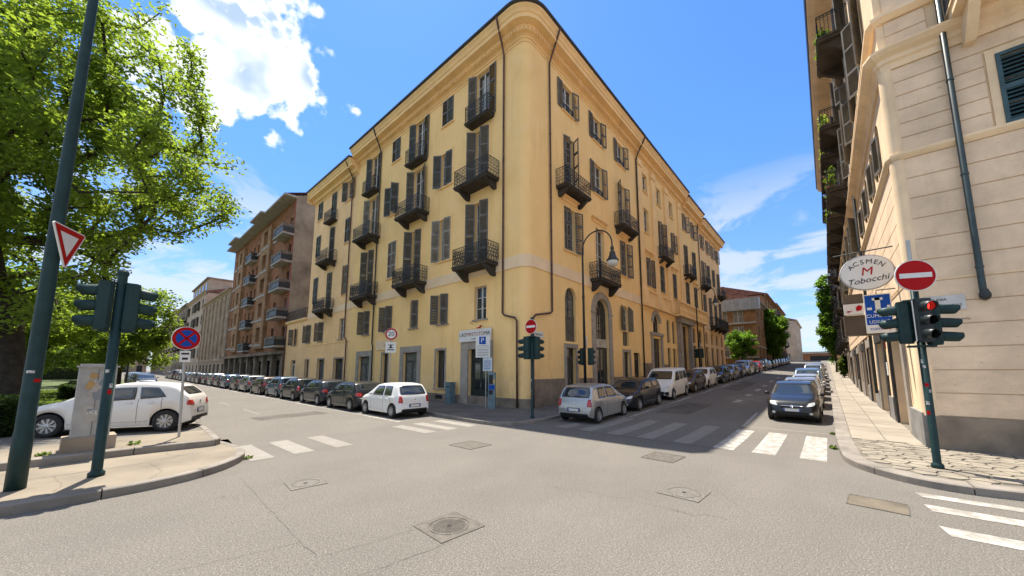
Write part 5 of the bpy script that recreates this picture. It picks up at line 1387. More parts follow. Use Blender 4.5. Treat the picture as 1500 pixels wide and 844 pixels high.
# ------------------------------------------------------------------ traffic lights, signs and poles
def visor_mesh():
    m = MB(); n = 16; r = .112; L_ = .33; vs = []; fs = []
    for j, (y, dr) in enumerate(((0, 0), (-.5, -.004), (-1, -.012))):
        for k in range(n + 1):
            a = R(-62) + R(304) * k / n; cut = 1 if math.sin(a) > 0 else 1 + .28 * math.sin(a)
            vs += [((r + dr) * math.cos(a), y * L_ * cut, (r + dr) * math.sin(a) - (.03 * (-y) if y else 0))]
    for j in range(2): fs += [(j * (n + 1) + k, j * (n + 1) + k + 1, (j + 1) * (n + 1) + k + 1, (j + 1) * (n + 1) + k) for k in range(n)]
    m.add(vs, fs)
    # inner skin for thickness
    m.add([(x * .93, y, z * .93) for x, y, z in vs], [f[::-1] for f in fs])
    e = [2 * (n + 1) + k for k in range(n + 1)]; o = 3 * (n + 1)
    m.f += [(e[k], e[k + 1], e[k + 1] + o, e[k] + o) for k in range(n)]
    return m.mesh('visor', True)
def housing_mesh():
    m = MB(); w, d, h = .15, .10, .9
    poly = [(-w, d), (-w, -d + .03), (-w + .03, -d), (w - .03, -d), (w, -d + .03), (w, d), (w - .05, d + .06), (-w + .05, d + .06)]
    m.prism(poly[::-1], (0, h)); m.prism([(x * .9, y * .9) for x, y in poly][::-1], (h, h + .03)); m.prism([(x * .9, y * .9) for x, y in poly][::-1], (-.03, 0))
    for k in range(3): m.lathe([(.118, 0), (.122, .012), (.10, .02)], 16, Matrix.Translation((0, -d, .15 + .3 * k)) @ Matrix.Rotation(R(90), 4, 'X'), cap=False)
    return m.mesh('signal_head')
LENS_R = plain('lit_red_lens', (.5, .02, .02), .3, emit=(1, .03, .02), es=.8)
LENS_D = {0: plain('dark_green_lens', (.012, .03, .022), .2), 1: plain('dark_amber_lens', (.045, .025, .008), .2), 2: plain('dark_red_lens', (.06, .008, .008), .2)}
def signal_head(t, loc, rz, lit=False, m=None):
    h = ob('signal_head', cached('housing', housing_mesh), m or GREEN, t, loc, rz, local=True)
    for k in range(3):
        ob('visor', cached('visor', visor_mesh), m or GREEN, h, (0, -.105, .15 + .3 * k), local=True)
        lm = cached('lens', lambda: MB().lathe([(.1, 0), (.07, .022), (.03, .03), (.001, .032)], 16, Matrix.Rotation(R(90), 4, 'X')).mesh('lens', True))
        ob('lens', lm, LENS_R if lit and k == 2 else LENS_D[k], h, (0, -.104, .15 + .3 * k), local=True)
    return h
STK = mat('paper_sticker', (.6, .58, .54), .7, .4, 30)
def stickers(t, r, zs, rz0=-PI / 2):
    for i, z in enumerate(zs):
        a = rz0 + random.uniform(-.6, .6); w = random.uniform(.5, .9); hh = random.uniform(.04, .09)
        m = MB(); n = 4
        vs = [((r + .002) * math.cos(a + w * (k / n - .5)), (r + .002) * math.sin(a + w * (k / n - .5)), z + hh * s) for k in range(n + 1) for s in (0, 1)]
        m.add(vs, [(2 * k, 2 * k + 2, 2 * k + 3, 2 * k + 1) for k in range(n)])
        ob('sticker', m, STK if i % 3 else RED, t, local=True)
def disc_sign(t, r, loc, rz, kind):
    """round road sign facing local -y; sub-parts are the printed shapes"""
    p = ob('sign_disc', MB().prism(ell(r, r), (-.012, .012), UPRIGHT), WHITE, t, loc, rz, local=True)
    def ringmesh(a, b):
        E1, E2 = ell(a, a), ell(b, b); n = len(E1)
        return MB().add([(x, 0, z) for x, z in E1] + [(x, 0, z) for x, z in E2], [(k, (k + 1) % n, n + (k + 1) % n, n + k)[::-1] for k in range(n)])
    if kind == 'noentry':
        ob('red_field', MB().prism(ell(r * .95, r * .95), (0, .003), UPRIGHT), RED, p, (0, -.0125, 0), local=True)
        ob('white_bar', MB().box(-r * .78, r * .78, -.004, 0, -r * .15, r * .15), WHITE, p, (0, -.016, 0), local=True)
    if kind == 'nostop':
        ob('blue_field', MB().prism(ell(r * .74, r * .74), (0, .003), UPRIGHT), BLUE, p, (0, -.0125, 0), local=True)
        ob('red_ring', ringmesh(r * .96, r * .72), RED, p, (0, -.017, 0), local=True)
        cr = MB()
        for s in (1, -1): cr.box(-r * .74, r * .74, -.003, 0, -r * .09, r * .09, Matrix.Rotation(R(45 * s), 4, 'Y'))
        ob('red_cross', cr, RED, p, (0, -.018, 0), local=True)
    if kind == '20':
        ob('red_ring', ringmesh(r * .97, r * .72), RED, p, (0, -.014, 0), local=True); sign_text(p, '20', r * 1.05, (0, -.014, 0), BLACK)
    ob('sign_back', MB().prism(ell(r * .99, r * .99), (0, .004), UPRIGHT), GREEN if kind == 'back' else GALV, p, (0, .017, 0), local=True)
    return p
POLE = lambda r, h, n=12: MB().lathe([(r * 1.5, 0), (r * 1.5, .07), (r * 1.05, .1), (r, .12), (r, h)], n)
# right foreground
t = thing('traffic_light', 'three-headed traffic light showing red with a no-entry sign, right foreground', 'traffic light', (-2.75, -13.0, .14))
ob('pole', POLE(.062, 4.15).mesh('pole', True), GREEN, t, local=True)
TLD = mat('black_signal_paint', (.010, .018, .020), .45, .15, 3)
signal_head(t, (-.17, -.05, 2.56), -PI / 2 + .3, True, TLD).scale = (.84, .84, .94)
for hy, hr in ((.22, PI), (-.22, 0)): signal_head(t, (.02, hy, 2.54 if hy > 0 else 2.5), hr, hy > 0).scale = (.8, .84, .94)
ob('backboard', MB().box(-.30, -.29, .085, .10, 2.54, 3.40), WHITE, t, local=True)
ob('clamp', MB().box(-.12, .12, -.2, .2, 2.43, 2.47), GREEN, t, local=True); ob('clamp', MB().box(-.12, .12, -.2, .2, 3.40, 3.44), GREEN, t, local=True)
disc_sign(t, .34, (-.08, -.03, 3.95), -PI / 2 + .38, 'noentry')
ob('post_top', MB().tube([(0, 0, 4.1), (0, 0, 4.75)], .035, 8), GALV, t, local=True)
stickers(t, .062, (1.05, 1.25, 1.5, 1.62, 2.0, 2.1), PI)
# yellow building corner
t = thing('traffic_light', 'dark traffic light under a no-entry sign at the yellow building corner', 'traffic light', (-2.18, -2.09, .125))
ob('pole', POLE(.06, 4.2).mesh('pole', True), GREEN, t, local=True)
signal_head(t, (-.10, .2, 2.45), PI); signal_head(t, (.2, -.08, 2.45), PI / 2)
ob('clamp', MB().box(-.14, .14, -.14, .14, 2.42, 2.46), GREEN, t, local=True); ob('clamp', MB().box(-.14, .14, -.14, .14, 3.36, 3.4), GREEN, t, local=True)
disc_sign(t, .31, (-.07, 0, 3.80), -PI / 2, 'noentry'); stickers(t, .06, (.9, 1.1, 1.5), PI)
# left island
t = thing('traffic_light', 'dark green traffic light seen from behind on the left island', 'traffic light', (-13.83, -1.06, .145))
ob('pole', POLE(.075, 3.6).mesh('pole', True), GREEN, t, local=True)
for hx, hr in ((-.21, -PI / 2 - .1), (.18, PI / 2 + .1)): signal_head(t, (hx, 0, 2.74), hr).scale = (.85, .78, .98)
ob('clamp', MB().box(-.22, .22, -.05, .05, 2.68, 2.71), GREEN, t, local=True); ob('clamp', MB().box(-.22, .22, -.05, .05, 3.64, 3.67), GREEN, t, local=True)
ob('cap', MB().lathe([(.07, 3.55), (.07, 3.8), (.085, 3.82), (.085, 3.88), (.06, 3.92)], 12), GREEN, t, local=True)
stickers(t, .075, (1.5, 1.62, 1.9))
# lamp mast with the yield triangle
t = thing('lamp_mast', 'tall dark green mast carrying a yield triangle, left foreground', 'pole', (-14.69, -1.22, .145))
ob('mast', MB().lathe([(.115, 0), (.112, .9), (.104, .93), (.098, 3), (.083, 6), (.066, 9), (.055, 12)], 16).mesh('mast', True), GREEN, t, local=True)
ob('lamp_arm', MB().tube([(0, 0, 11.9), (.1, -.3, 12.3), (.6, -1.6, 12.6)], .045, 8), GREEN, t, local=True)
ob('lamp_head', MB().box(.5, .8, -2.3, -1.6, 12.5, 12.65), GREEN, t, local=True)
sn = ob('yield_sign', MB().prism([(-.47, .38), (-.43, .42), (.43, .42), (.47, .38), (.03, -.42), (-.03, -.42)][::-1], (-.012, .012), UPRIGHT), WHITE, t, (.15, -.06, 4.14), R(66), local=True); sn.scale = (.86, .86, .86)
tri = lambda s: [(-.45 * s, .40 * s + .0), (.45 * s, .40 * s), (0, -.41 * s)]
a, b = tri(.99), [(x, z + .045) for x, z in tri(.60)]
ob('red_border', MB().add([(x, 0, z) for x, z in a + b], [(0, 1, 4, 3), (1, 2, 5, 4), (2, 0, 3, 5)]), RED, sn, (0, -.0145, 0), local=True)
stickers(t, .106, (1.75, 1.9), -PI / 2 + .3)
# no stopping sign
t = thing('road_sign', 'round no-stopping sign on a leaning grey post behind the white car', 'sign', (-12.43, 1.96, .3), 0, rot=(0, R(-1.5), R(0.001)))
ob('post', MB().tube([(0, 0, 0), (0, 0, 3.0)], .03, 8), GALV, t, local=True)
disc_sign(t, .32, (0, -.04, 2.67), R(14), 'nostop')
ob('small_plate', MB().box(-.11, .11, -.05, -.035, 2.02, 2.32), WHITE, t, local=True); ob('print', MB().box(-.08, .08, -.054, -.05, 2.22, 2.27).box(-.06, .06, -.054, -.05, 2.08, 2.14), BLACK, t, local=True)
# 20 sign
t = thing('road_sign', 'round speed limit 20 sign behind the white hatchback', 'sign', (-2.95, 8.0, .13), 0, rot=(0, 0, -.72))
ob('post', MB().tube([(0, 0, 0), (0, 0, 4.35)], .03, 8), GALV, t, local=True)
disc_sign(t, .36, (0, -.04, 4.08), 0, '20')
pz = ob('plate', MB().box(-.3, .3, -.05, -.035, 2.98, 3.6), WHITE, t, local=True)
ob('print', MB().box(-.2, .2, -.054, -.05, 3.12, 3.18).box(-.12, .12, -.054, -.05, 3.24, 3.3).box(-.05, .05, -.054, -.05, 3.3, 3.42).box(-.16, .16, -.054, -.05, 3.42, 3.46), BLACK, pz, local=True)
# parking meter and signs at the corner shop
t = thing('parking_meter', 'slim blue-grey parking ticket machine beside the corner shop door', 'parking meter', (-.75, 1.72, .125), R(-52))
TIN = mat('blue_grey_tin', (.13, .20, .225), .45, .15, 4)
ob('body', MB().box(-.19, .19, -.14, .14, 0, 1.85), TIN, t, local=True)
ob('screen', MB().box(-.14, .06, -.146, -.14, 1.25, 1.72), BLACK, t, local=True); ob('coin_panel', MB().box(-.14, .06, -.146, -.14, .72, .95), BLACK, t, local=True)
ob('blue_label', MB().box(-.15, .15, -.147, -.14, .98, 1.2), BLUE, t, local=True); ob('yellow_label', MB().box(.07, .17, -.147, -.14, 1.3, 1.5), mat('yellow_print', (.6, .38, .08), .5), t, local=True)
t = thing('parking_sign', 'white and blue P parking sign with text plates beside the shop door', 'sign', (-.95, 2.15, .125), R(-66))
ob('post', MB().tube([(.12, .03, 0), (.12, .03, 3.75)], .03, 8), GALV, t, local=True)
for x0, x1, z0, z1 in ((-.45, .36, 3.15, 3.75), (-.45, .36, 2.62, 3.13)): ob('plate', MB().box(x0, x1, -.03, 0, z0, z1), WHITE, t, local=True)
bp = ob('blue_square', MB().box(-.26, .12, -.036, -.03, 3.32, 3.72), BLUE, t, local=True); sign_text(bp, 'P', .36, (-.07, -.04, 3.52), WHITE)
pr_ = MB()
for k in range(5): pr_.box(-.36, .28, -.034, -.03, 2.7 + k * .085, 2.73 + k * .085)
pr_.box(-.36, .28, -.034, -.03, 3.22, 3.25); ob('print', pr_, mat('grey_print', (.2, .22, .24), .6), t, local=True)
ob('lower_plate', MB().box(-.02, .5, -.06, -.03, 1.92, 2.6), mat('pale_blue_plate', (.55, .62, .64), .5), t, local=True)
pr_ = MB()
for k in range(5): pr_.box(.05, .42, -.064, -.06, 2.02 + k * .1, 2.05 + k * .1)
ob('print', pr_, BLUE, t, local=True)
t = thing('utility_box', 'blue-grey metal utility box against the yellow wall left of the shop door', 'utility box', (-.42, 5.55, .125), R(-90))
ob('body', MB().box(-.24, .24, -.18, .18, 0, 1.2), TIN, t, local=True); ob('lid', MB().box(-.26, .26, -.2, .2, 1.2, 1.26), TIN, t, local=True); ob('slot', MB().box(-.12, .12, -.185, -.18, .95, 1.02), BLACK, t, local=True); ob('door_panel', MB().box(-.2, .2, -.187, -.18, .1, .8), TIN, t, local=True)
# street lamps
def street_lamp(x, y, label, signs):
    g = gz(x, y) + .12
    t = thing('street_lamp', label, 'street lamp', (x, y, g), group='hook-necked street lamps on the right-hand street')
    pts = [(0, 0, 0), (0, 0, 8.7)] + [(0, -.93 + .93 * math.cos(PI * k / 12), 8.7 + .95 * math.sin(PI * k / 12)) for k in range(1, 13)] + [(0, -1.86, 8.5)]
    ob('pole', MB().tube(pts, [.085, .055] + [.04] * 13, 10).mesh('pole', True), IRON, t, local=True)
    ob('collar', MB().lathe([(.1, 0), (.1, .5), (.085, .6)], 12).lathe([(.075, 5.9), (.085, 5.95), (.075, 6.0)], 12), IRON, t, local=True)
    ob('lamp_cap', MB().lathe([(.03, 8.55), (.09, 8.5), (.10, 8.35), (.06, 8.3), (.15, 8.2), (.17, 8.05), (.25, 7.85), (.32, 7.78), (.34, 7.7)], 16, Matrix.Translation((0, -1.86, 0))).mesh('lamp_cap', True), IRON, t, local=True)
    ob('lamp_globe', MB().lathe([(.31, 7.7), (.30, 7.58), (.24, 7.46), (.12, 7.4), (.001, 7.38)], 16, Matrix.Translation((0, -1.86, 0))).mesh('lamp_globe', True), plain('frosted_globe', (.62, .60, .55), .2), t, local=True)
    if signs:
        disc_sign(t, .36, (.05, -.06, 3.35), PI + .7, 'back')
        h1 = signal_head(t, (.12, .2, 2.1), R(150)); h2 = signal_head(t, (.25, -.25, 2.1), R(95))
        stickers(t, .085, (.6, .8, 1.0), PI)
street_lamp(3.65, -1.2, 'hook-necked dark street lamp with a globe at the near end of the right-hand street', True)
street_lamp(27.0, -1.3, 'second hook-necked street lamp further up the right-hand street', True)
t = thing('street_lamp', 'dark lamp post with two arms among the trees far down the left-hand street', 'street lamp', (-12.5, 40, .4))
ob('pole', MB().tube([(0, 0, 0), (0, 0, 6)], [.09, .05], 8), IRON, t, local=True); ob('arms', MB().tube([(-1.6, 0, 5.2), (1.4, 0, 5.6)], .03, 5).tube([(-1.4, 0, 4.6), (1.2, 0, 4.6)], .03, 5), IRON, t, local=True)
# meter cabinet
t = thing('meter_cabinet', 'pale grey electrical cabinet with torn posters on a concrete base', 'cabinet', (-14.0, 1.55, .3), R(4))
ob('concrete_base', MB().box(-.40, .40, -.30, .3, 0, .3), CONC, t, local=True)
ob('cabinet_body', MB().box(-.285, .285, -.24, .24, .3, 1.86), mat('grey_cabinet_paint', (.36, .35, .33), .6, .12, 3, .05, 40, None, .4, streak=.35), t, local=True)
ob('cabinet_roof', MB().box(-.32, .32, -.28, .28, 1.86, 1.9).box(-.27, .27, -.22, .22, 1.9, 1.94), MATS['grey_cabinet_paint'], t, local=True)
ob('door_seam', MB().box(-.005, .005, -.244, -.24, .34, 1.82), JOINT, t, local=True)
rr = random.Random(5)
for k in range(16):
    cx, cz, s = rr.uniform(-.17, .17), rr.uniform(.6, 1.7), rr.uniform(.04, .13); n = 7
    poly = [(cx + s * rr.uniform(.5, 1.1) * math.cos(2 * PI * i / n), cz + 1.3 * s * rr.uniform(.5, 1.1) * math.sin(2 * PI * i / n)) for i in range(n)]
    ob('torn_paper', MB().prism(poly, (0, .002), UPRIGHT), (STK, WHITEB, MATS['grey_print'], mat('ochre_paper', (.42, .27, .1), .8))[k % 4 if k % 4 != 3 or k > 8 else 0], t, (0, -.2405 - k * .0006, 0), local=True)
# ------------------------------------------------------------------ trees, hedges, plants
def leaf_cloud(centres, per, spread, size, rng, flat=.75, droop=0.0):
    """many small folded leaves round the given points; returns verts, faces as arrays"""
    C = np.repeat(np.asarray(centres, float), per, axis=0); n = len(C)
    d = rng.normal(size=(n, 3)); d /= np.linalg.norm(d, axis=1)[:, None]
    r = spread * rng.random(n) ** .55
    P = C + d * r[:, None] * np.array([1, 1, flat]); P[:, 2] -= droop * r
    a = rng.normal(size=(n, 3)); a[:, 2] *= .6; a /= np.linalg.norm(a, axis=1)[:, None]
    b = np.cross(a, rng.normal(size=(n, 3))); b /= np.linalg.norm(b, axis=1)[:, None]
    s = size * (.6 + .8 * rng.random(n))[:, None]
    nn = np.cross(a, b)
    v = np.stack([P - a * s * .55, P + b * s * .30 + nn * s * .08, P + a * s * .55, P - b * s * .30 + nn * s * .08], axis=1).reshape(-1, 3)
    return v
def leaf_mesh(name, v):
    n = len(v) // 4; me = bpy.data.meshes.new(name)
    me.vertices.add(len(v)); me.vertices.foreach_set('co', v.astype(np.float32).ravel())
    me.loops.add(n * 6); me.polygons.add(n * 2)
    q = np.arange(n)[:, None] * 4
    idx = np.concatenate([q + np.array([[0, 1, 2]]), q + np.array([[0, 2, 3]])], axis=1).ravel()
    me.loops.foreach_set('vertex_index', idx.astype(np.int32))
    me.polygons.foreach_set('loop_start', (np.arange(n * 2) * 3).astype(np.int32)); me.update(); me.validate()
    return me
def tree(name, label, loc, trunk_h, crown_c, crown_r, npts, per, leaf, seed, m, lean=(0, 0), spread=1.0, trunk_r=.3, group=None, shell_p=.45, cut=None):
    rng = np.random.default_rng(seed)
    t = thing(name, label, 'tree', loc, group=group)
    base = np.zeros(3); fork = np.array([lean[0], lean[1], trunk_h])
    nodes = [base, base * .5 + fork * .5 + rng.normal(size=3) * .1, fork]; par = [-1, 0, 1]
    c = np.array(crown_c, float); rad = np.array(crown_r, float)
    pts = []
    while len(pts) < npts:
        p = rng.normal(size=3); p /= np.linalg.norm(p); p *= rng.random() ** shell_p
        lump = 1 + .16 * math.sin(3.1 * math.atan2(p[1], p[0]) + seed) + .12 * math.sin(5 * p[2] + 2 * seed)
        q = c + p * rad * lump
        if cut is not None and not cut(q): continue
        if q[2] > .35 * trunk_h: pts.append(q)
    pts.sort(key=lambda q: np.linalg.norm(q - fork))
    tips = []
    for q in pts:
        A = np.array(nodes[2:]); d = np.linalg.norm(A - q, axis=1) + .35 * np.maximum(0, np.linalg.norm(A - fork, axis=1) - np.linalg.norm(q - fork) * .75)
        i = int(np.argmin(d)) + 2; L_ = np.linalg.norm(q - nodes[i]); k = max(1, int(L_ / 1.1)); a = nodes[i]
        last = i
        for j in range(1, k + 1):
            f = j / k; p = a * (1 - f) + q * f + (rng.normal(size=3) * .13 * L_ ** .5 if j < k else 0); p[2] += .10 * L_ * math.sin(PI * f)
            nodes.append(p); par.append(last); last = len(nodes) - 1
        tips.append(last)
    w = np.zeros(len(nodes))
    for i in tips: w[i] += 1
    for i in range(len(nodes) - 1, 0, -1): w[par[i]] += w[i]
    r = trunk_r * (np.maximum(w, .5) / w[0]) ** .46
    r[0] = trunk_r * 1.35
    mb = MB(); child = {}
    for i, p in enumerate(par):
        if p >= 0: child.setdefault(p, []).append(i)
    done = set()
    def chain(i):
        ids = [par[i], i] if par[i] >= 0 else [i]
        while i in child:
            nx = max(child[i], key=lambda k: w[k]); done.add(nx); ids.append(nx); i = nx
        return ids
    for i in range(1, len(nodes)):
        if i in done: continue
        done.add(i); ids = chain(i)
        rr = [float(r[k]) for k in ids]
        if len(rr) > 1: rr[0] = rr[1] if par[ids[0]] >= 0 or ids[0] != 0 else rr[0]
        mb.tube([nodes[k] for k in ids], rr, 8 if max(rr) > .08 else (5 if max(rr) > .03 else 3), cap=False)
    ob('trunk', mb.mesh('trunk', True), BARK, t, local=True)
    cen = [nodes[i] for i in tips] + [nodes[par[i]] for i in tips if par[i] > 2]
    tw = [(np.array(a) + np.array(nodes[par[i]])) / 2 for i, a in zip(tips, [nodes[i] for i in tips])]
    v = leaf_cloud(cen + tw, per, spread, leaf, rng)
    tag(ob('crown', leaf_mesh('crown', v), m, t, local=True), kind=None)
    return t
tree('plane_tree', 'big spreading tree in fresh yellow-green leaf with dark limbs at upper left', (-16.4, 16.0, .35), 4.6, (-1.0, -.6, 12.6), (7.2, 7.2, 9.4), 600, 62, .18, 4, LEAF, (-.6, .3), .80, .42, 'park trees')
k = 0
for x, y, h, cr, sd, lab, mm in ((-13.2, 33, 2.6, (3.4, 3.4, 3.2), 21, 'round park tree just behind the left traffic light', LEAF), (-18.5, 27, 2.4, (4.2, 4.2, 3.4), 22, 'dense low park tree behind the meter cabinet', LEAF), (-23, 36, 2.6, (5, 5, 3.8), 23, 'park tree at the far left edge behind the mast', LEAF2),
                       (-14.0, 52, 2.8, (3.6, 3.6, 3.6), 24, 'farther park tree right of the left traffic light', LEAF), (-19, 48, 2.6, (4.5, 4.5, 4), 25, 'farther park tree standing in the shade of the lawn', LEAF2), (-26, 60, 3, (7, 7, 5.5), 26, 'distant park tree closing the view at the left edge', LEAF2), (-16, 78, 3, (5, 5, 5), 27, 'last park tree far along the left-hand street', LEAF), (-21, 92, 2, (7, 6, 5), 28, 'broad tree closing the far end of the park', LEAF2), (-30, 105, 2, (8, 7, 6), 29, 'hazy tree at the far left end of the park', LEAF2), (-17, 112, 2, (6, 6, 5.5), 30, 'farthest tree beside the left-hand street', LEAF2), (-38, 120, 2, (9, 8, 7), 36, 'farthest tree at the left edge of the park', LEAF2)):
    tree('park_tree', lab, (x, y, .4), h, (0, 0, h + cr[2] * .8), cr, 110, 80, .22, sd, mm, spread=.85, trunk_r=.2, group='park trees')
# small growth on the right-hand street
tree('round_tree', 'small round dark green tree in front of the tan brick villa', (52.5, -1.2, gz(52.5, -1.2)), 2.4, (0, 0, 4.2), (2.2, 2.0, 2.1), 100, 60, .28, 31, LEAF4, trunk_r=.12, spread=.6)
tree('tall_tree', 'tall bright green tree on the right-hand street beyond the brick villa', (69.0, -3.8, gz(69, -3.8)), 2.6, (0, 0, 7.0), (2.6, 2.3, 4.8), 170, 60, .34, 32, LEAF4, trunk_r=.18, spread=.8)
tree('slim_tree', 'slender climbing greenery on the right-hand pavement beyond the balconies', (60.0, -12.5, gz(60, -12.5) + .1), 3.0, (0, .3, 8.4), (1.3, 1.1, 6.8), 140, 50, .34, 33, LEAF4, trunk_r=.12, spread=.7)
tree('slim_tree', 'small green shrub tree by a doorway far along the right-hand pavement', (44, -12.9, gz(44, -12.9) + .14), .6, (0, 0, 1.5), (.5, .45, 1.3), 40, 40, .16, 34, LEAF2, trunk_r=.05, spread=.3)

def hedge(label, x0, x1, y0, y1, z0, h, seed, n, m):
    rng = np.random.default_rng(seed)
    t = thing('hedge', label, 'hedge', ((x0 + x1) / 2, (y0 + y1) / 2, z0), group='clipped hedges in the park')
    a, b = (x1 - x0) / 2, (y1 - y0) / 2
    core = MB().box(-a + .12, a - .12, -b + .12, b - .12, 0, h - .14); ob('hedge_core', core, mat('hedge_twigs', (.02, .026, .01), .95), t, local=True)
    P = rng.random((n, 3)) * [2 * a, 2 * b, h] - [a, b, 0]
    f = rng.integers(0, 5, n); P[f == 0, 0] = -a; P[f == 1, 0] = a; P[f == 2, 1] = -b; P[f >= 3, 2] = h
    ob('foliage', leaf_mesh('foliage', leaf_cloud(P, 5, .13, .10, rng)), m, t, local=True)
hedge('dark clipped hedge behind the mast at the left edge', -21, -15.5, 5.4, 8.1, .28, 1.0, 41, 5200, LEAF3)
hedge('low clipped hedge along the lawn behind the white car', -15.5, -13.4, 22, 34, .36, .8, 42, 3600, LEAF3)
hedge('long distant hedge at the far edge of the lawn', -60, -13.4, 84, 85.5, .5, 2.0, 44, 5000, LEAF2)
hedge('second clipped hedge deeper in the park', -30, -17, 16.5, 18, .36, .85, 43, 3600, LEAF3)
# grass
rng = np.random.default_rng(9)
n = 26000
gp = np.stack([-12.8 - 14 * rng.random(n) ** 1.3, 8.4 + 30 * rng.random(n) ** 1.4, np.zeros(n)], 1)
gp[:, 2] = [max(.34, gz(a, b) + .16) + .03 for a, b in gp[:, :2]]
tag(ob('grass', leaf_mesh('grass', leaf_cloud(gp, 2, .06, .13, rng)), GRASS), 'bright green park grass behind the hedge', 'grass', kind='stuff')
t = thing('playhouse', 'blue play tent far across the park lawn', 'tent', (-20.5, 62, .6))
ob('fabric', MB().lathe([(1.6, 0), (1.6, 1.2), (1.3, 2.0), (.7, 2.6), (.05, 2.9)], 14).mesh('fabric', True), BLUE, t, local=True); ob('doorway', MB().box(-.4, .4, -1.66, -1.5, 0, 1.5), DARK, t, local=True)
# plants on the balconies of the cream building and weeds
def balcony_plant(u, n, z, w, h, seed, lab, red):
    rng = np.random.default_rng(seed)
    p = FT.pt(u, n, z); t = thing('balcony_plants', lab, 'plants', tuple(p), group='balcony plants of the cream building')
    ob('planter', MB().box(-w / 2, w / 2, -.12, .12, 0, .22), mat('terracotta', (.25, .09, .05), .8), t, local=True)
    P = np.stack([(rng.random(60) - .5) * w, (rng.random(60) - .5) * .25, .2 + rng.random(60) * h], 1)
    ob('foliage', leaf_mesh('foliage', leaf_cloud(P, 14, .22, .14, rng)), LEAF2 if seed % 2 else LEAF, t, local=True)
    if red:
        P = np.stack([(rng.random(16) - .5) * w, .15 + (rng.random(16) - .5) * .1, .1 + rng.random(16) * h * .5], 1)
        ob('flowers', leaf_mesh('flowers', leaf_cloud(P, 8, .08, .08, rng)), plain('red_petals', (.45, .02, .03), .6), t, local=True)
balcony_plant(14.0, .85, 12.46, 3.0, 1.1, 51, 'lush green plants with red flowers on the lower cream-building balcony', True)
balcony_plant(14.9, .85, 16.86, 2.4, .7, 52, 'green plants on the upper balcony above the lush one', True)
balcony_plant(18.8, .85, 12.46, 2.6, .7, 53, 'plants on the second lower balcony of the cream building', False)
balcony_plant(18.8, .85, 16.86, 2.4, .6, 54, 'plants on the second upper balcony of the cream building', True)
balcony_plant(7.0, .85, 16.86, 2.0, .5, 55, 'plants on the nearest upper balcony of the cream building', False)
for x, y, lab, z in ((-1.0, -11.44, 'small weed growing at the right kerb by the zebra', 0), (1.6, -11.44, 'small weed growing at the right kerb behind the bay line', 0), (-11.5, -.9, 'small weed at the tip of the island kerb', 0), (-14.6, 1.2, 'weed left of the cabinet base', .3), (-13.3, 1.35, 'weed right of the cabinet base', .3)):
    rng = np.random.default_rng(int(abs(x * 100))); t = thing('weed', lab, 'weed', (x, y, gz(x, y) + z), group='kerb weeds')
    ob('leaves', leaf_mesh('leaves', leaf_cloud(np.array([[0, 0, .04], [.06, .03, .03], [-.05, 0, .03]]), 9, .07, .08, rng)), LEAF2, t, local=True)
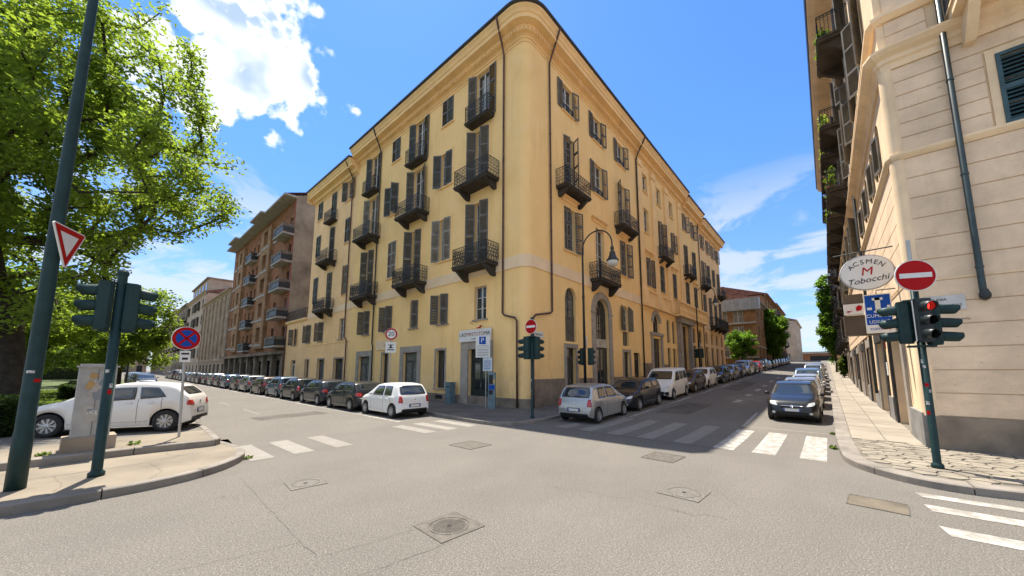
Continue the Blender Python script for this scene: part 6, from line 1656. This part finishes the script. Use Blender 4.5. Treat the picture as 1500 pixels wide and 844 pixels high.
# ------------------------------------------------------------------ cars
def interp_s(x, pts):
    X = [p[0] for p in pts]; Y = [p[1] for p in pts]
    return float(np.interp(x, X, Y))
def smooth_fn(pts, w):
    xs = np.linspace(pts[0][0] - .3, pts[-1][0] + .3, 700); ys = np.interp(xs, [p[0] for p in pts], [p[1] for p in pts])
    k = max(1, int(w / (xs[1] - xs[0]))); ker = np.hanning(2 * k + 3); ker /= ker.sum()
    yp = np.convolve(np.pad(ys, k + 1, mode='edge'), ker, 'valid')
    return lambda x: float(np.interp(x, xs, yp))
def car_model(key, L, W, H, wb, fo, r, top, belt, win, wscr, rwin, head, tail, plate_r, dark_bumper=False, roofk=.30):
    """fo: front overhang; top: roof/bonnet line (x from the rear bumper at 0 to L at the nose)"""
    xf, xr = L - fo, L - fo - wb
    ztop = smooth_fn(top, .07)
    bl = smooth_fn(belt, .1)
    def plan(x):
        a = 1.0
        if x > L - .75: a -= .30 * ((x - L + .75) / .75) ** 2.6
        if x < .55: a -= .16 * ((.55 - x) / .55) ** 2.4
        return a * W / 2
    def zlow(x):
        z = .20 + (.10 * max(0, (x - L + .35) / .35)) + .10 * max(0, (.3 - x) / .3)
        for c in (xf, xr):
            q = (r + .055) ** 2 - (x - c) ** 2
            if q > 0: z = max(z, r + math.sqrt(q))
        return z
    st = set(np.linspace(0, L, 88))
    for c in (xf, xr):
        R_ = r + .055
        st |= {c + R_ * math.cos(PI * k / 14) for k in range(15)}
    st = sorted(st); st2 = [st[0]]
    for x in st[1:]:
        if x - st2[-1] > .004: st2.append(x)
    st = st2
    secs = []
    for x in st:
        h = plan(x); zt = ztop(x); zl = zlow(x); zs = min(bl(x), zt - .055); zs = max(zs, zl + .05)
        ed = min(1.0, min(x, L - x) / .12 + .25)
        pts = []
        for f, k in ((0, .945), (.12, .972), (.28, .988), (.5, 1.0), (.70, .998), (.86, .985), (1.0, .955)): pts.append((h * k, zl + (zs - zl) * f))
        hs = h * .955; gh = zt - zs; hr = hs - .012 - roofk * max(0, gh - .055)
        for f in (.25, .5, .75): pts.append((hs + (hr - hs) * (f ** 1.15), zs + (gh - .05) * f))
        pts += [(hr, zt - .05 if gh > .1 else zs + gh * .5), (hr - .025, zt - .022), (hr - .075, zt - .006), (hr * .6, zt + .006), (hr * .3, zt + .012), (0, zt + .014)]
        secs.append([(x - L / 2, y, z) for y, z in pts])
    m = len(secs[0]); mb = MB(); vs = []
    for s in secs: vs += s + [(x, -y, z) for x, y, z in s[-2::-1]]
    k = 2 * m - 1; fs = []
    for i in range(len(secs) - 1): fs += [(i * k + j, (i + 1) * k + j, (i + 1) * k + j + 1, i * k + j + 1) for j in range(k - 1)]
    fs += [tuple(range(k)), tuple(range((len(secs) - 1) * k, len(secs) * k))[::-1]]
    mb.add(vs, fs)
    body = sharp(mb.mesh('body', True), 48)
    bvh = BVHTree.FromPolygons([Vector(v) for v in mb.v], mb.f)
    def patch(corn, axis, sgn, off=.006, nu=8, nv=6, rnd=.0):
        """quad given by 4 corners in the two other axes, cast onto the body"""
        vs, ok = [], True
        for j in range(nv + 1):
            for i in range(nu + 1):
                u, v = i / nu, j / nv
                if rnd:
                    a, b = 2 * u - 1, 2 * v - 1
                    a2 = a * math.sqrt(max(0, 1 - rnd * b * b / 2)); b2 = b * math.sqrt(max(0, 1 - rnd * a * a / 2)); u, v = (a2 + 1) / 2, (b2 + 1) / 2
                p = Vector(corn[0]) * (1 - u) * (1 - v) + Vector(corn[1]) * u * (1 - v) + Vector(corn[2]) * u * v + Vector(corn[3]) * (1 - u) * v
                if axis == 'x': o = Vector((sgn * 5, p.x, p.y)); d = Vector((-sgn, 0, 0))
                else: o = Vector((p.x - L / 2, sgn * 5, p.y)); d = Vector((0, -sgn, 0))
                hit = bvh.ray_cast(o, d)
                if hit[0] is None:
                    near = bvh.find_nearest(Vector((sgn * L / 2, p.x, p.y)) if axis == 'x' else Vector((p.x - L / 2, sgn * W / 2, p.y))); q, nn = near[0], near[1]
                else: q, nn = hit[0], hit[1]
                if nn.dot(d) > 0: nn = -nn
                vs.append(q + nn * off)
        n = nu + 1
        fs = [(j * n + i, j * n + i + 1, (j + 1) * n + i + 1, (j + 1) * n + i) for j in range(nv) for i in range(nu)]
        c = sum((vs[k] for k in fs[0]), Vector()) / 4
        nr = (vs[fs[0][1]] - vs[fs[0][0]]).cross(vs[fs[0][2]] - vs[fs[0][1]]); want = Vector((sgn, 0, 0)) if axis == 'x' else Vector((0, sgn, 0))
        if nr.dot(want) < 0: fs = [f[::-1] for f in fs]
        # thin rim so that the patch is not a floating sheet
        bd = [i for i in range(n)] + [j * n + nu for j in range(1, nv + 1)] + [nv * n + i for i in range(nu - 1, -1, -1)] + [j * n for j in range(nv - 1, 0, -1)]
        N0 = len(vs); cc = sum(vs, Vector()) / len(vs)
        vs += [vs[i] - (want * .02) for i in bd]
        fs += [(bd[a], bd[(a + 1) % len(bd)], N0 + (a + 1) % len(bd), N0 + a) for a in range(len(bd))]
        return MB().add(vs, fs)
    P = [('body', body, 'paint', None)]
    def add(name, mb, mk, parent=None, smooth=True): P.append((name, mb.mesh(name, smooth) if isinstance(mb, MB) else mb, mk, parent))
    add('windscreen', patch(wscr, 'x', 1, nu=12, nv=8, rnd=.12), 'glass'); add('rear_window', patch(rwin, 'x', -1, nu=12, nv=8, rnd=.2), 'glass')
    for s in (1, -1):
        for q in win: add('side_window', patch(q, 'y', s, nu=8, nv=6, rnd=.12), 'glass')
        hd = [(s * y, z) for y, z in head]; add('headlight', patch(hd, 'x', 1, .012, 6, 5, .55), 'lamp')
        tl = [(s * y, z) for y, z in tail]; add('taillight', patch(tl, 'x', -1, .010, 5, 6, .35), 'tail')
    bz = ztop(L - .05)
    add('grille', patch([(-.34, .52), (.34, .52), (.30, .60), (-.30, .60)], 'x', 1, .010, 8, 3), 'black'); add('lower_grille', patch([(-.5, .27), (.5, .27), (.46, .40), (-.46, .40)], 'x', 1, .008, 8, 3), 'black')
    add('grille_bar', patch([(-.36, .615), (.36, .615), (.36, .64), (-.36, .64)], 'x', 1, .018, 8, 1), 'chrome')
    add('badge', patch([(-.05, .57), (.05, .57), (.05, .67), (-.05, .67)], 'x', 1, .022, 4, 4, .9), 'chrome')
    for s in (1, -1): add('fog_lamp', patch([(s * .52, .33), (s * .62, .33), (s * .62, .41), (s * .52, .41)], 'x', 1, .012, 4, 4, .9), 'lamp')
    pz = plate_r
    add('plate_frame', patch([(-.28, .415), (.28, .415), (.28, .55), (-.28, .55)], 'x', 1, .014, 4, 1), 'black', None, False); add('plate_frame', patch([(-.285, pz - .02), (.285, pz - .02), (.285, pz + .13), (-.285, pz + .13)], 'x', -1, .010, 4, 1), 'black', None, False)
    pl = patch([(-.26, .43), (.26, .43), (.26, .535), (-.26, .535)], 'x', 1, .02, 4, 1); add('front_plate', pl, 'plate', None, False)
    add('blue_band', patch([(-.26, .435), (-.215, .435), (-.215, .53), (-.26, .53)], 'x', 1, .023, 1, 1), 'blue', 'front_plate', False)
    add('blue_band', patch([(.215, .435), (.26, .435), (.26, .53), (.215, .53)], 'x', 1, .023, 1, 1), 'blue', 'front_plate', False)
    add('rear_plate', patch([(-.26, pz), (.26, pz), (.26, pz + .105), (-.26, pz + .105)], 'x', -1, .018, 4, 1), 'plate', None, False)
    for a in (-.26, .215): add('blue_band', patch([(a, pz + .005), (a + .045, pz + .005), (a + .045, pz + .1), (a, pz + .1)], 'x', -1, .021, 1, 1), 'blue', 'rear_plate', False)
    add('rear_badge', patch([(-.045, pz + .28), (.045, pz + .28), (.045, pz + .36), (-.045, pz + .36)], 'x', -1, .012, 4, 4, .9), 'chrome')
    add('rear_bumper_trim', patch([(-W * .40, .30), (W * .40, .30), (W * .36, .40), (-W * .36, .40)], 'x', -1, .008, 10, 2), 'black')
    add('wiper', patch([(-.3, rwin[0][1] + .03), (.05, rwin[0][1] + .03), (.05, rwin[0][1] + .05), (-.3, rwin[0][1] + .05)], 'x', -1, .016, 6, 1), 'black')
    if dark_bumper: add('front_bumper_trim', patch([(-W * .42, .28), (W * .42, .28), (W * .42, .50), (-W * .42, .50)], 'x', 1, .009, 12, 3), 'black')
    # door shut lines, handles, sill strip
    bz_ = (win[0][0][1] if win else .9)
    for s in (1, -1):
        lines = [(win[-1][1][0] + .06, .32), (win[0][1][0] + .03 if len(win) > 1 else win[0][0][0] - .05, .30), (win[0][0][0] + .10, .55)]
        for x, z0 in lines:
            q = patch([(x - .005, z0), (x + .005, z0), (x + .005, bz_ - .03), (x - .005, bz_ - .03)], 'y', s, .003, 1, 8); add('door_seam', q, 'black')
        for x in (lines[1][0] + .12, win[0][0][0] + .26):
            q = patch([(x, bz_ - .17), (x + .17, bz_ - .17), (x + .17, bz_ - .135), (x, bz_ - .135)], 'y', s, .022, 4, 2, .5); add('door_handle', q, 'paint')
        q = patch([(xr + r + .10, .34), (xf - r - .10, .34), (xf - r - .10, .375), (xr + r + .10, .375)], 'y', s, .010, 10, 1); add('side_strip', q, 'paint')
        mx = win[-1][1][0] - L / 2 - .12
        mm = MB().lathe([(.001, -.055), (.055, -.045), (.085, 0), (.075, .05), (.001, .065)], 10, Matrix.Translation((mx, s * (W / 2 + .08), bz_ + .05)) @ Matrix.Diagonal((.62, 1.1, 1.0, 1)))
        mm.box(mx - .03, mx + .02, min(s * (W / 2 - .08), s * (W / 2 + .06)), max(s * (W / 2 - .08), s * (W / 2 + .06)), bz_ - .01, bz_ + .025)
        add('mirror', mm, 'paint' if key != 'van' else 'black')
    ub = MB().box(-L / 2 + .2, L / 2 - .25, -W / 2 + .14, W / 2 - .14, .19, .62); add('underbody', ub, 'under', None, False)
    # wheels
    tyre = MB().lathe([(r * .66, -.085), (r * .72, -.095), (r * .93, -.09), (r, -.06), (r, .06), (r * .93, .09), (r * .72, .095), (r * .66, .085), (r * .66, -.085)], 28, Matrix.Rotation(R(90), 4, 'X'), cap=False).mesh('wheel', True)
    rim = MB(); Mx = Matrix.Rotation(R(90), 4, 'X')
    rim.lathe([(r * .69, .07), (r * .64, .082), (r * .60, .06), (r * .58, .0)], 28, Mx, cap=False).lathe([(r * .6, .01), (.01, .01)], 24, Mx, cap=False)
    for q in range(9):
        a = 2 * PI * q / 9; M = Matrix.Rotation(a, 4, 'Y')
        rim.box(.04, r * .62, -.078, -.02, -.017 - .004, .017 + .004, M)
    rim.lathe([(.065, .02), (.065, .085), (.04, .092), (.001, .092)], 14, Mx)
    rimm = sharp(rim.mesh('rim', True), 40)
    disc = None
    return dict(key=key, parts=P, tyre=tyre, rim=rimm, wheels=[(xf - L / 2, W / 2 - .10), (xr - L / 2, W / 2 - .10)], r=r, L=L, W=W)
CARGL = plain('car_glass', (.018, .024, .027), .05, 1.0)
CMAT = dict(glass=CARGL, lamp=plain('headlamp_glass', (.55, .56, .55), .12, .8, coat=.6), tail=plain('tail_lamp_plastic', (.42, .012, .012), .15, .6, coat=.5), black=BLACKP, chrome=plain('chrome', (.6, .6, .6), .15, .5, 1.0), plate=plain('number_plate', (.62, .62, .60), .4), blue=plain('plate_blue', (.015, .08, .4), .4), under=DARK)
TYRE = mat('tyre_rubber', (.022, .021, .02), .85, .2, 12); RIM = plain('alloy_rim', (.45, .45, .44), .35, .5, .7)
def paintm(name, c, metal=.0, rough=.28): return plain('car_paint_' + name, c, rough, .35, metal, coat=.35, even=True)
PN = dict(white=paintm('white', (.72, .71, .68)), silver=paintm('silver', (.42, .42, .41), .55), black=paintm('black', (.012, .013, .014)), graphite=paintm('graphite', (.05, .052, .055), .3), dark=paintm('dark_blue_black', (.014, .018, .026), .2), brown=paintm('dark_brown', (.05, .032, .024), .3), red=paintm('red', (.30, .014, .014)), blue=paintm('steel_blue', (.07, .11, .16), .3), cream=paintm('pearl_white', (.70, .66, .60), .05), grey=paintm('grey', (.20, .20, .20), .4))
HATCH = car_model('hatch', 3.78, 1.68, 1.50, 2.45, .74, .30,
    [(0, .55), (.03, .80), (.10, .96), (.16, 1.02), (.40, 1.40), (.55, 1.45), (1.1, 1.50), (1.7, 1.49), (2.15, 1.42), (2.85, 1.00), (3.3, .90), (3.58, .80), (3.72, .66), (3.78, .50)],
    [(0, .96), (1.2, .95), (2.9, .88), (3.78, .7)],
    [[(.62, .96), (1.28, .95), (1.32, 1.37), (.72, 1.38)], [(1.36, .95), (2.42, .94), (2.02, 1.36), (1.40, 1.38)]],
    [(-.66, 1.03), (.66, 1.03), (.55, 1.40), (-.55, 1.40)], [(-.66, 1.0), (.66, 1.0), (.56, 1.40), (-.56, 1.40)],
    [(.42, .60), (.68, .66), (.70, .80), (.50, .74)], [(.58, .66), (.76, .66), (.72, .96), (.60, .94)], .48)
COMPACT = car_model('compact', 4.05, 1.76, 1.47, 2.6, .82, .315,
    [(0, .55), (.03, .84), (.08, .98), (.14, 1.05), (.42, 1.36), (.60, 1.42), (1.25, 1.47), (1.85, 1.45), (2.3, 1.37), (3.05, .98), (3.55, .87), (3.85, .76), (3.98, .62), (4.05, .48)],
    [(0, 1.0), (1.05, .98), (3.05, .88), (4.05, .68)],
    [[(.60, 1.02), (1.30, .97), (1.35, 1.34), (.84, 1.35)], [(1.40, .97), (2.57, .93), (2.13, 1.32), (1.43, 1.345)]],
    [(-.70, 1.02), (.70, 1.02), (.56, 1.35), (-.56, 1.35)], [(-.60, 1.07), (.60, 1.07), (.50, 1.34), (-.50, 1.34)],
    [(.44, .58), (.74, .64), (.76, .78), (.54, .70)], [(.46, .74), (.80, .76), (.78, .92), (.56, .92)], .52)
FIVE = car_model('compact', 3.86, 1.76, 1.46, 2.58, .68, .315,
    [(0, .55), (.03, .84), (.08, 1.0), (.14, 1.06), (.44, 1.33), (.62, 1.39), (1.2, 1.46), (1.75, 1.45), (2.2, 1.36), (2.95, .98), (3.4, .88), (3.68, .76), (3.8, .62), (3.86, .48)],
    [(0, 1.02), (1.0, .98), (2.95, .88), (3.86, .68)],
    [[(.62, 1.03), (1.25, .98), (1.30, 1.33), (.86, 1.32)], [(1.35, .97), (2.48, .93), (2.05, 1.31), (1.38, 1.335)]],
    [(-.70, 1.02), (.70, 1.02), (.56, 1.35), (-.56, 1.35)], [(-.60, 1.08), (.60, 1.08), (.50, 1.32), (-.50, 1.32)],
    [(.44, .58), (.74, .64), (.76, .78), (.54, .70)], [(.46, .74), (.80, .76), (.78, .92), (.56, .92)], .52)
VAN = car_model('van', 4.15, 1.80, 1.80, 2.65, .80, .31,
    [(0, .55), (.03, 1.0), (.08, 1.10), (.16, 1.70), (.32, 1.77), (1.4, 1.80), (2.2, 1.77), (2.55, 1.68), (3.25, 1.12), (3.65, 1.0), (3.95, .88), (4.1, .68), (4.15, .50)],
    [(0, 1.08), (1.2, 1.07), (3.2, 1.0), (4.15, .75)],
    [[(.35, 1.12), (1.1, 1.11), (1.12, 1.62), (.42, 1.62)], [(1.18, 1.11), (1.85, 1.1), (1.85, 1.62), (1.18, 1.62)], [(1.93, 1.1), (2.95, 1.06), (2.48, 1.60), (1.93, 1.62)]],
    [(-.74, 1.16), (.74, 1.16), (.64, 1.64), (-.64, 1.64)], [(-.64, 1.14), (.64, 1.14), (.60, 1.64), (-.60, 1.64)],
    [(.46, .66), (.76, .70), (.78, .88), (.58, .82)], [(.70, .80), (.84, .80), (.80, 1.22), (.72, 1.22)], .50, True, .16)
CITY = car_model('city', 3.6, 1.62, 1.52, 2.35, .70, .29,
    [(0, .55), (.03, .84), (.09, 1.0), (.14, 1.05), (.32, 1.42), (.46, 1.48), (1.0, 1.52), (1.6, 1.51), (2.05, 1.43), (2.7, 1.02), (3.1, .92), (3.4, .80), (3.55, .66), (3.6, .50)],
    [(0, .99), (1.2, .97), (2.7, .90), (3.6, .7)],
    [[(.50, .99), (1.16, .97), (1.20, 1.39), (.60, 1.40)], [(1.24, .97), (2.26, .96), (1.90, 1.38), (1.27, 1.40)]],
    [(-.64, 1.05), (.64, 1.05), (.53, 1.41), (-.53, 1.41)], [(-.58, 1.06), (.58, 1.06), (.51, 1.40), (-.51, 1.40)],
    [(.40, .60), (.66, .66), (.68, .84), (.48, .78)], [(.60, .70), (.75, .70), (.71, 1.0), (.62, 1.0)], .46)
def car(model, paint, x, y, heading, label, group, z=None, pitch=0):
    zz = gz(x, y) if z is None else z
    t = thing('parked_car', label, 'car', (x, y, zz), group=group, rot=(0, pitch, heading))
    made = {}
    pm = PN[paint]
    for name, me, mk, par in model['parts']:
        m = pm if mk == 'paint' else CMAT[mk]
        o = ob(name, me, m, made[par] if par else t, local=True)
        made[name] = o
    for wx, wy in model['wheels']:
        for s in (1, -1):
            w = ob('wheel', model['tyre'], TYRE, t, (wx, s * wy, model['r']), 0 if s < 0 else PI, local=True)
            ob('rim', model['rim'], RIM, w, local=True)
    return t
ORD = ['first', 'second', 'third', 'fourth', 'fifth', 'sixth', 'seventh', 'eighth', 'ninth', 'tenth', 'eleventh', 'twelfth', 'thirteenth', 'fourteenth', 'fifteenth', 'sixteenth', 'seventeenth', 'eighteenth', 'nineteenth', 'twentieth', 'twenty-first', 'twenty-second', 'twenty-third', 'twenty-fourth']
# left foreground
car(FIVE, 'cream', -13.40, 4.70, PI - .43, 'pearl white hatchback behind the meter cabinet on the left', 'cars at the junction', .292).scale = (.93, .95, .98)
# row along the left front of the yellow building, all pointing away from the junction
g = 'cars parked along the left-hand street'
row = [(HATCH, 'white', 4.28), (COMPACT, 'black', 8.55), (COMPACT, 'dark', 12.85), (HATCH, 'black', 16.8), (CITY, 'blue', 20.9), (COMPACT, 'brown', 25.1), (HATCH, 'grey', 29.4), (CITY, 'graphite', 33.5), (HATCH, 'blue', 37.6), (COMPACT, 'dark', 41.9), (CITY, 'grey', 46.0), (HATCH, 'graphite', 50.0), (COMPACT, 'dark', 54.4), (CITY, 'black', 58.5), (HATCH, 'grey', 62.6), (COMPACT, 'blue', 67), (HATCH, 'black', 71.2), (COMPACT, 'graphite', 75.6), (CITY, 'dark', 79.8), (VAN, 'dark', 84.3), (HATCH, 'black', 88.6), (COMPACT, 'graphite', 93)]
CN = dict(white='white', black='black', dark='blue-black', blue='steel blue', brown='dark brown', graphite='graphite', grey='grey', silver='silver', red='red', cream='pearl white')
KN = {'hatch': 'hatchback', 'compact': 'five-door car', 'van': 'small van', 'city': 'city car'}
for i, (mo, pc, y) in enumerate(row):
    lab = f'{CN[pc]} {KN[mo["key"]]}, {ORD[i]} from the corner in the row along the left-hand street'
    if i == 0: lab = 'white hatchback with red tail lights parked nearest the corner on the left-hand street'
    car(mo, pc, -4.72 + random.uniform(-.05, .05), y + (.25 if mo is HATCH else 0) - .1, PI / 2 + random.uniform(-.015, .015), lab, g)
# row below the right front
g = 'cars parked below the yellow houses on the right-hand street'
sl = math.atan(.044)
row = [(HATCH, 'silver', .35, 0), (COMPACT, 'dark', 4.35, 1), (VAN, 'white', 9.55, 1), (COMPACT, 'brown', 14.2, 1), (CITY, 'white', 18.3, 1), (COMPACT, 'dark', 23.2, 1), (COMPACT, 'grey', 28.2, 1), (HATCH, 'dark', 32.8, 1), (VAN, 'silver', 37.6, 1), (HATCH, 'brown', 42.2, 1), (CITY, 'red', 46.8, 1), (VAN, 'black', 51.6, 1), (COMPACT, 'silver', 57, 1), (COMPACT, 'black', 62.5, 1), (HATCH, 'silver', 67.5, 1), (HATCH, 'dark', 73, 1), (COMPACT, 'graphite', 78.5, 1), (HATCH, 'grey', 84, 1), (COMPACT, 'black', 90, 1), (VAN, 'grey', 97, 1)]
for i, (mo, pc, x, fl) in enumerate(row):
    lab = f'{CN[pc]} {KN[mo["key"]]}, {ORD[i]} from the corner below the yellow houses on the right-hand street'
    if i == 0: lab = 'silver hatchback seen from behind, nearest the yellow corner on the right-hand street'
    car(mo, pc, x, -3.6 + random.uniform(-.04, .04), (PI if fl else 0) + (.03 if i == 0 else random.uniform(-.015, .015)), lab, g, pitch=(sl if fl else -sl * .5))
# row along the right-hand pavement, facing the junction
g = 'cars parked along the right-hand pavement'
row = [(HATCH, 'black', 5.35), (COMPACT, 'grey', 10.9), (HATCH, 'silver', 15.8), (VAN, 'blue', 21.0), (COMPACT, 'silver', 26), (HATCH, 'graphite', 31), (VAN, 'grey', 36.5), (COMPACT, 'dark', 42), (HATCH, 'grey', 48), (COMPACT, 'black', 54)]
for i, (mo, pc, x) in enumerate(row):
    lab = f'{CN[pc]} {KN[mo["key"]]}, {ORD[i]} in the row along the right-hand pavement'
    if i == 0: lab = 'glossy black hatchback facing the camera beside the right-hand pavement'
    car(mo, pc, x, -10.33 + (0 if i == 0 else random.uniform(-.05, .05)), PI + random.uniform(-.01, .01), lab, g, pitch=math.atan(.013 if x < 24 else .037))
# cars on the far left of the left-hand street
g = 'cars parked beside the park'
for i, (mo, pc, y) in enumerate([(COMPACT, 'dark', 46), (HATCH, 'graphite', 51), (HATCH, 'black', 56.5), (COMPACT, 'blue', 62), (HATCH, 'grey', 68), (COMPACT, 'dark', 74)]):
    car(mo, pc, -10.9, y, -PI / 2, f'{CN[pc]} {KN[mo["key"]]}, {ORD[i]} of the distant cars beside the park', g)
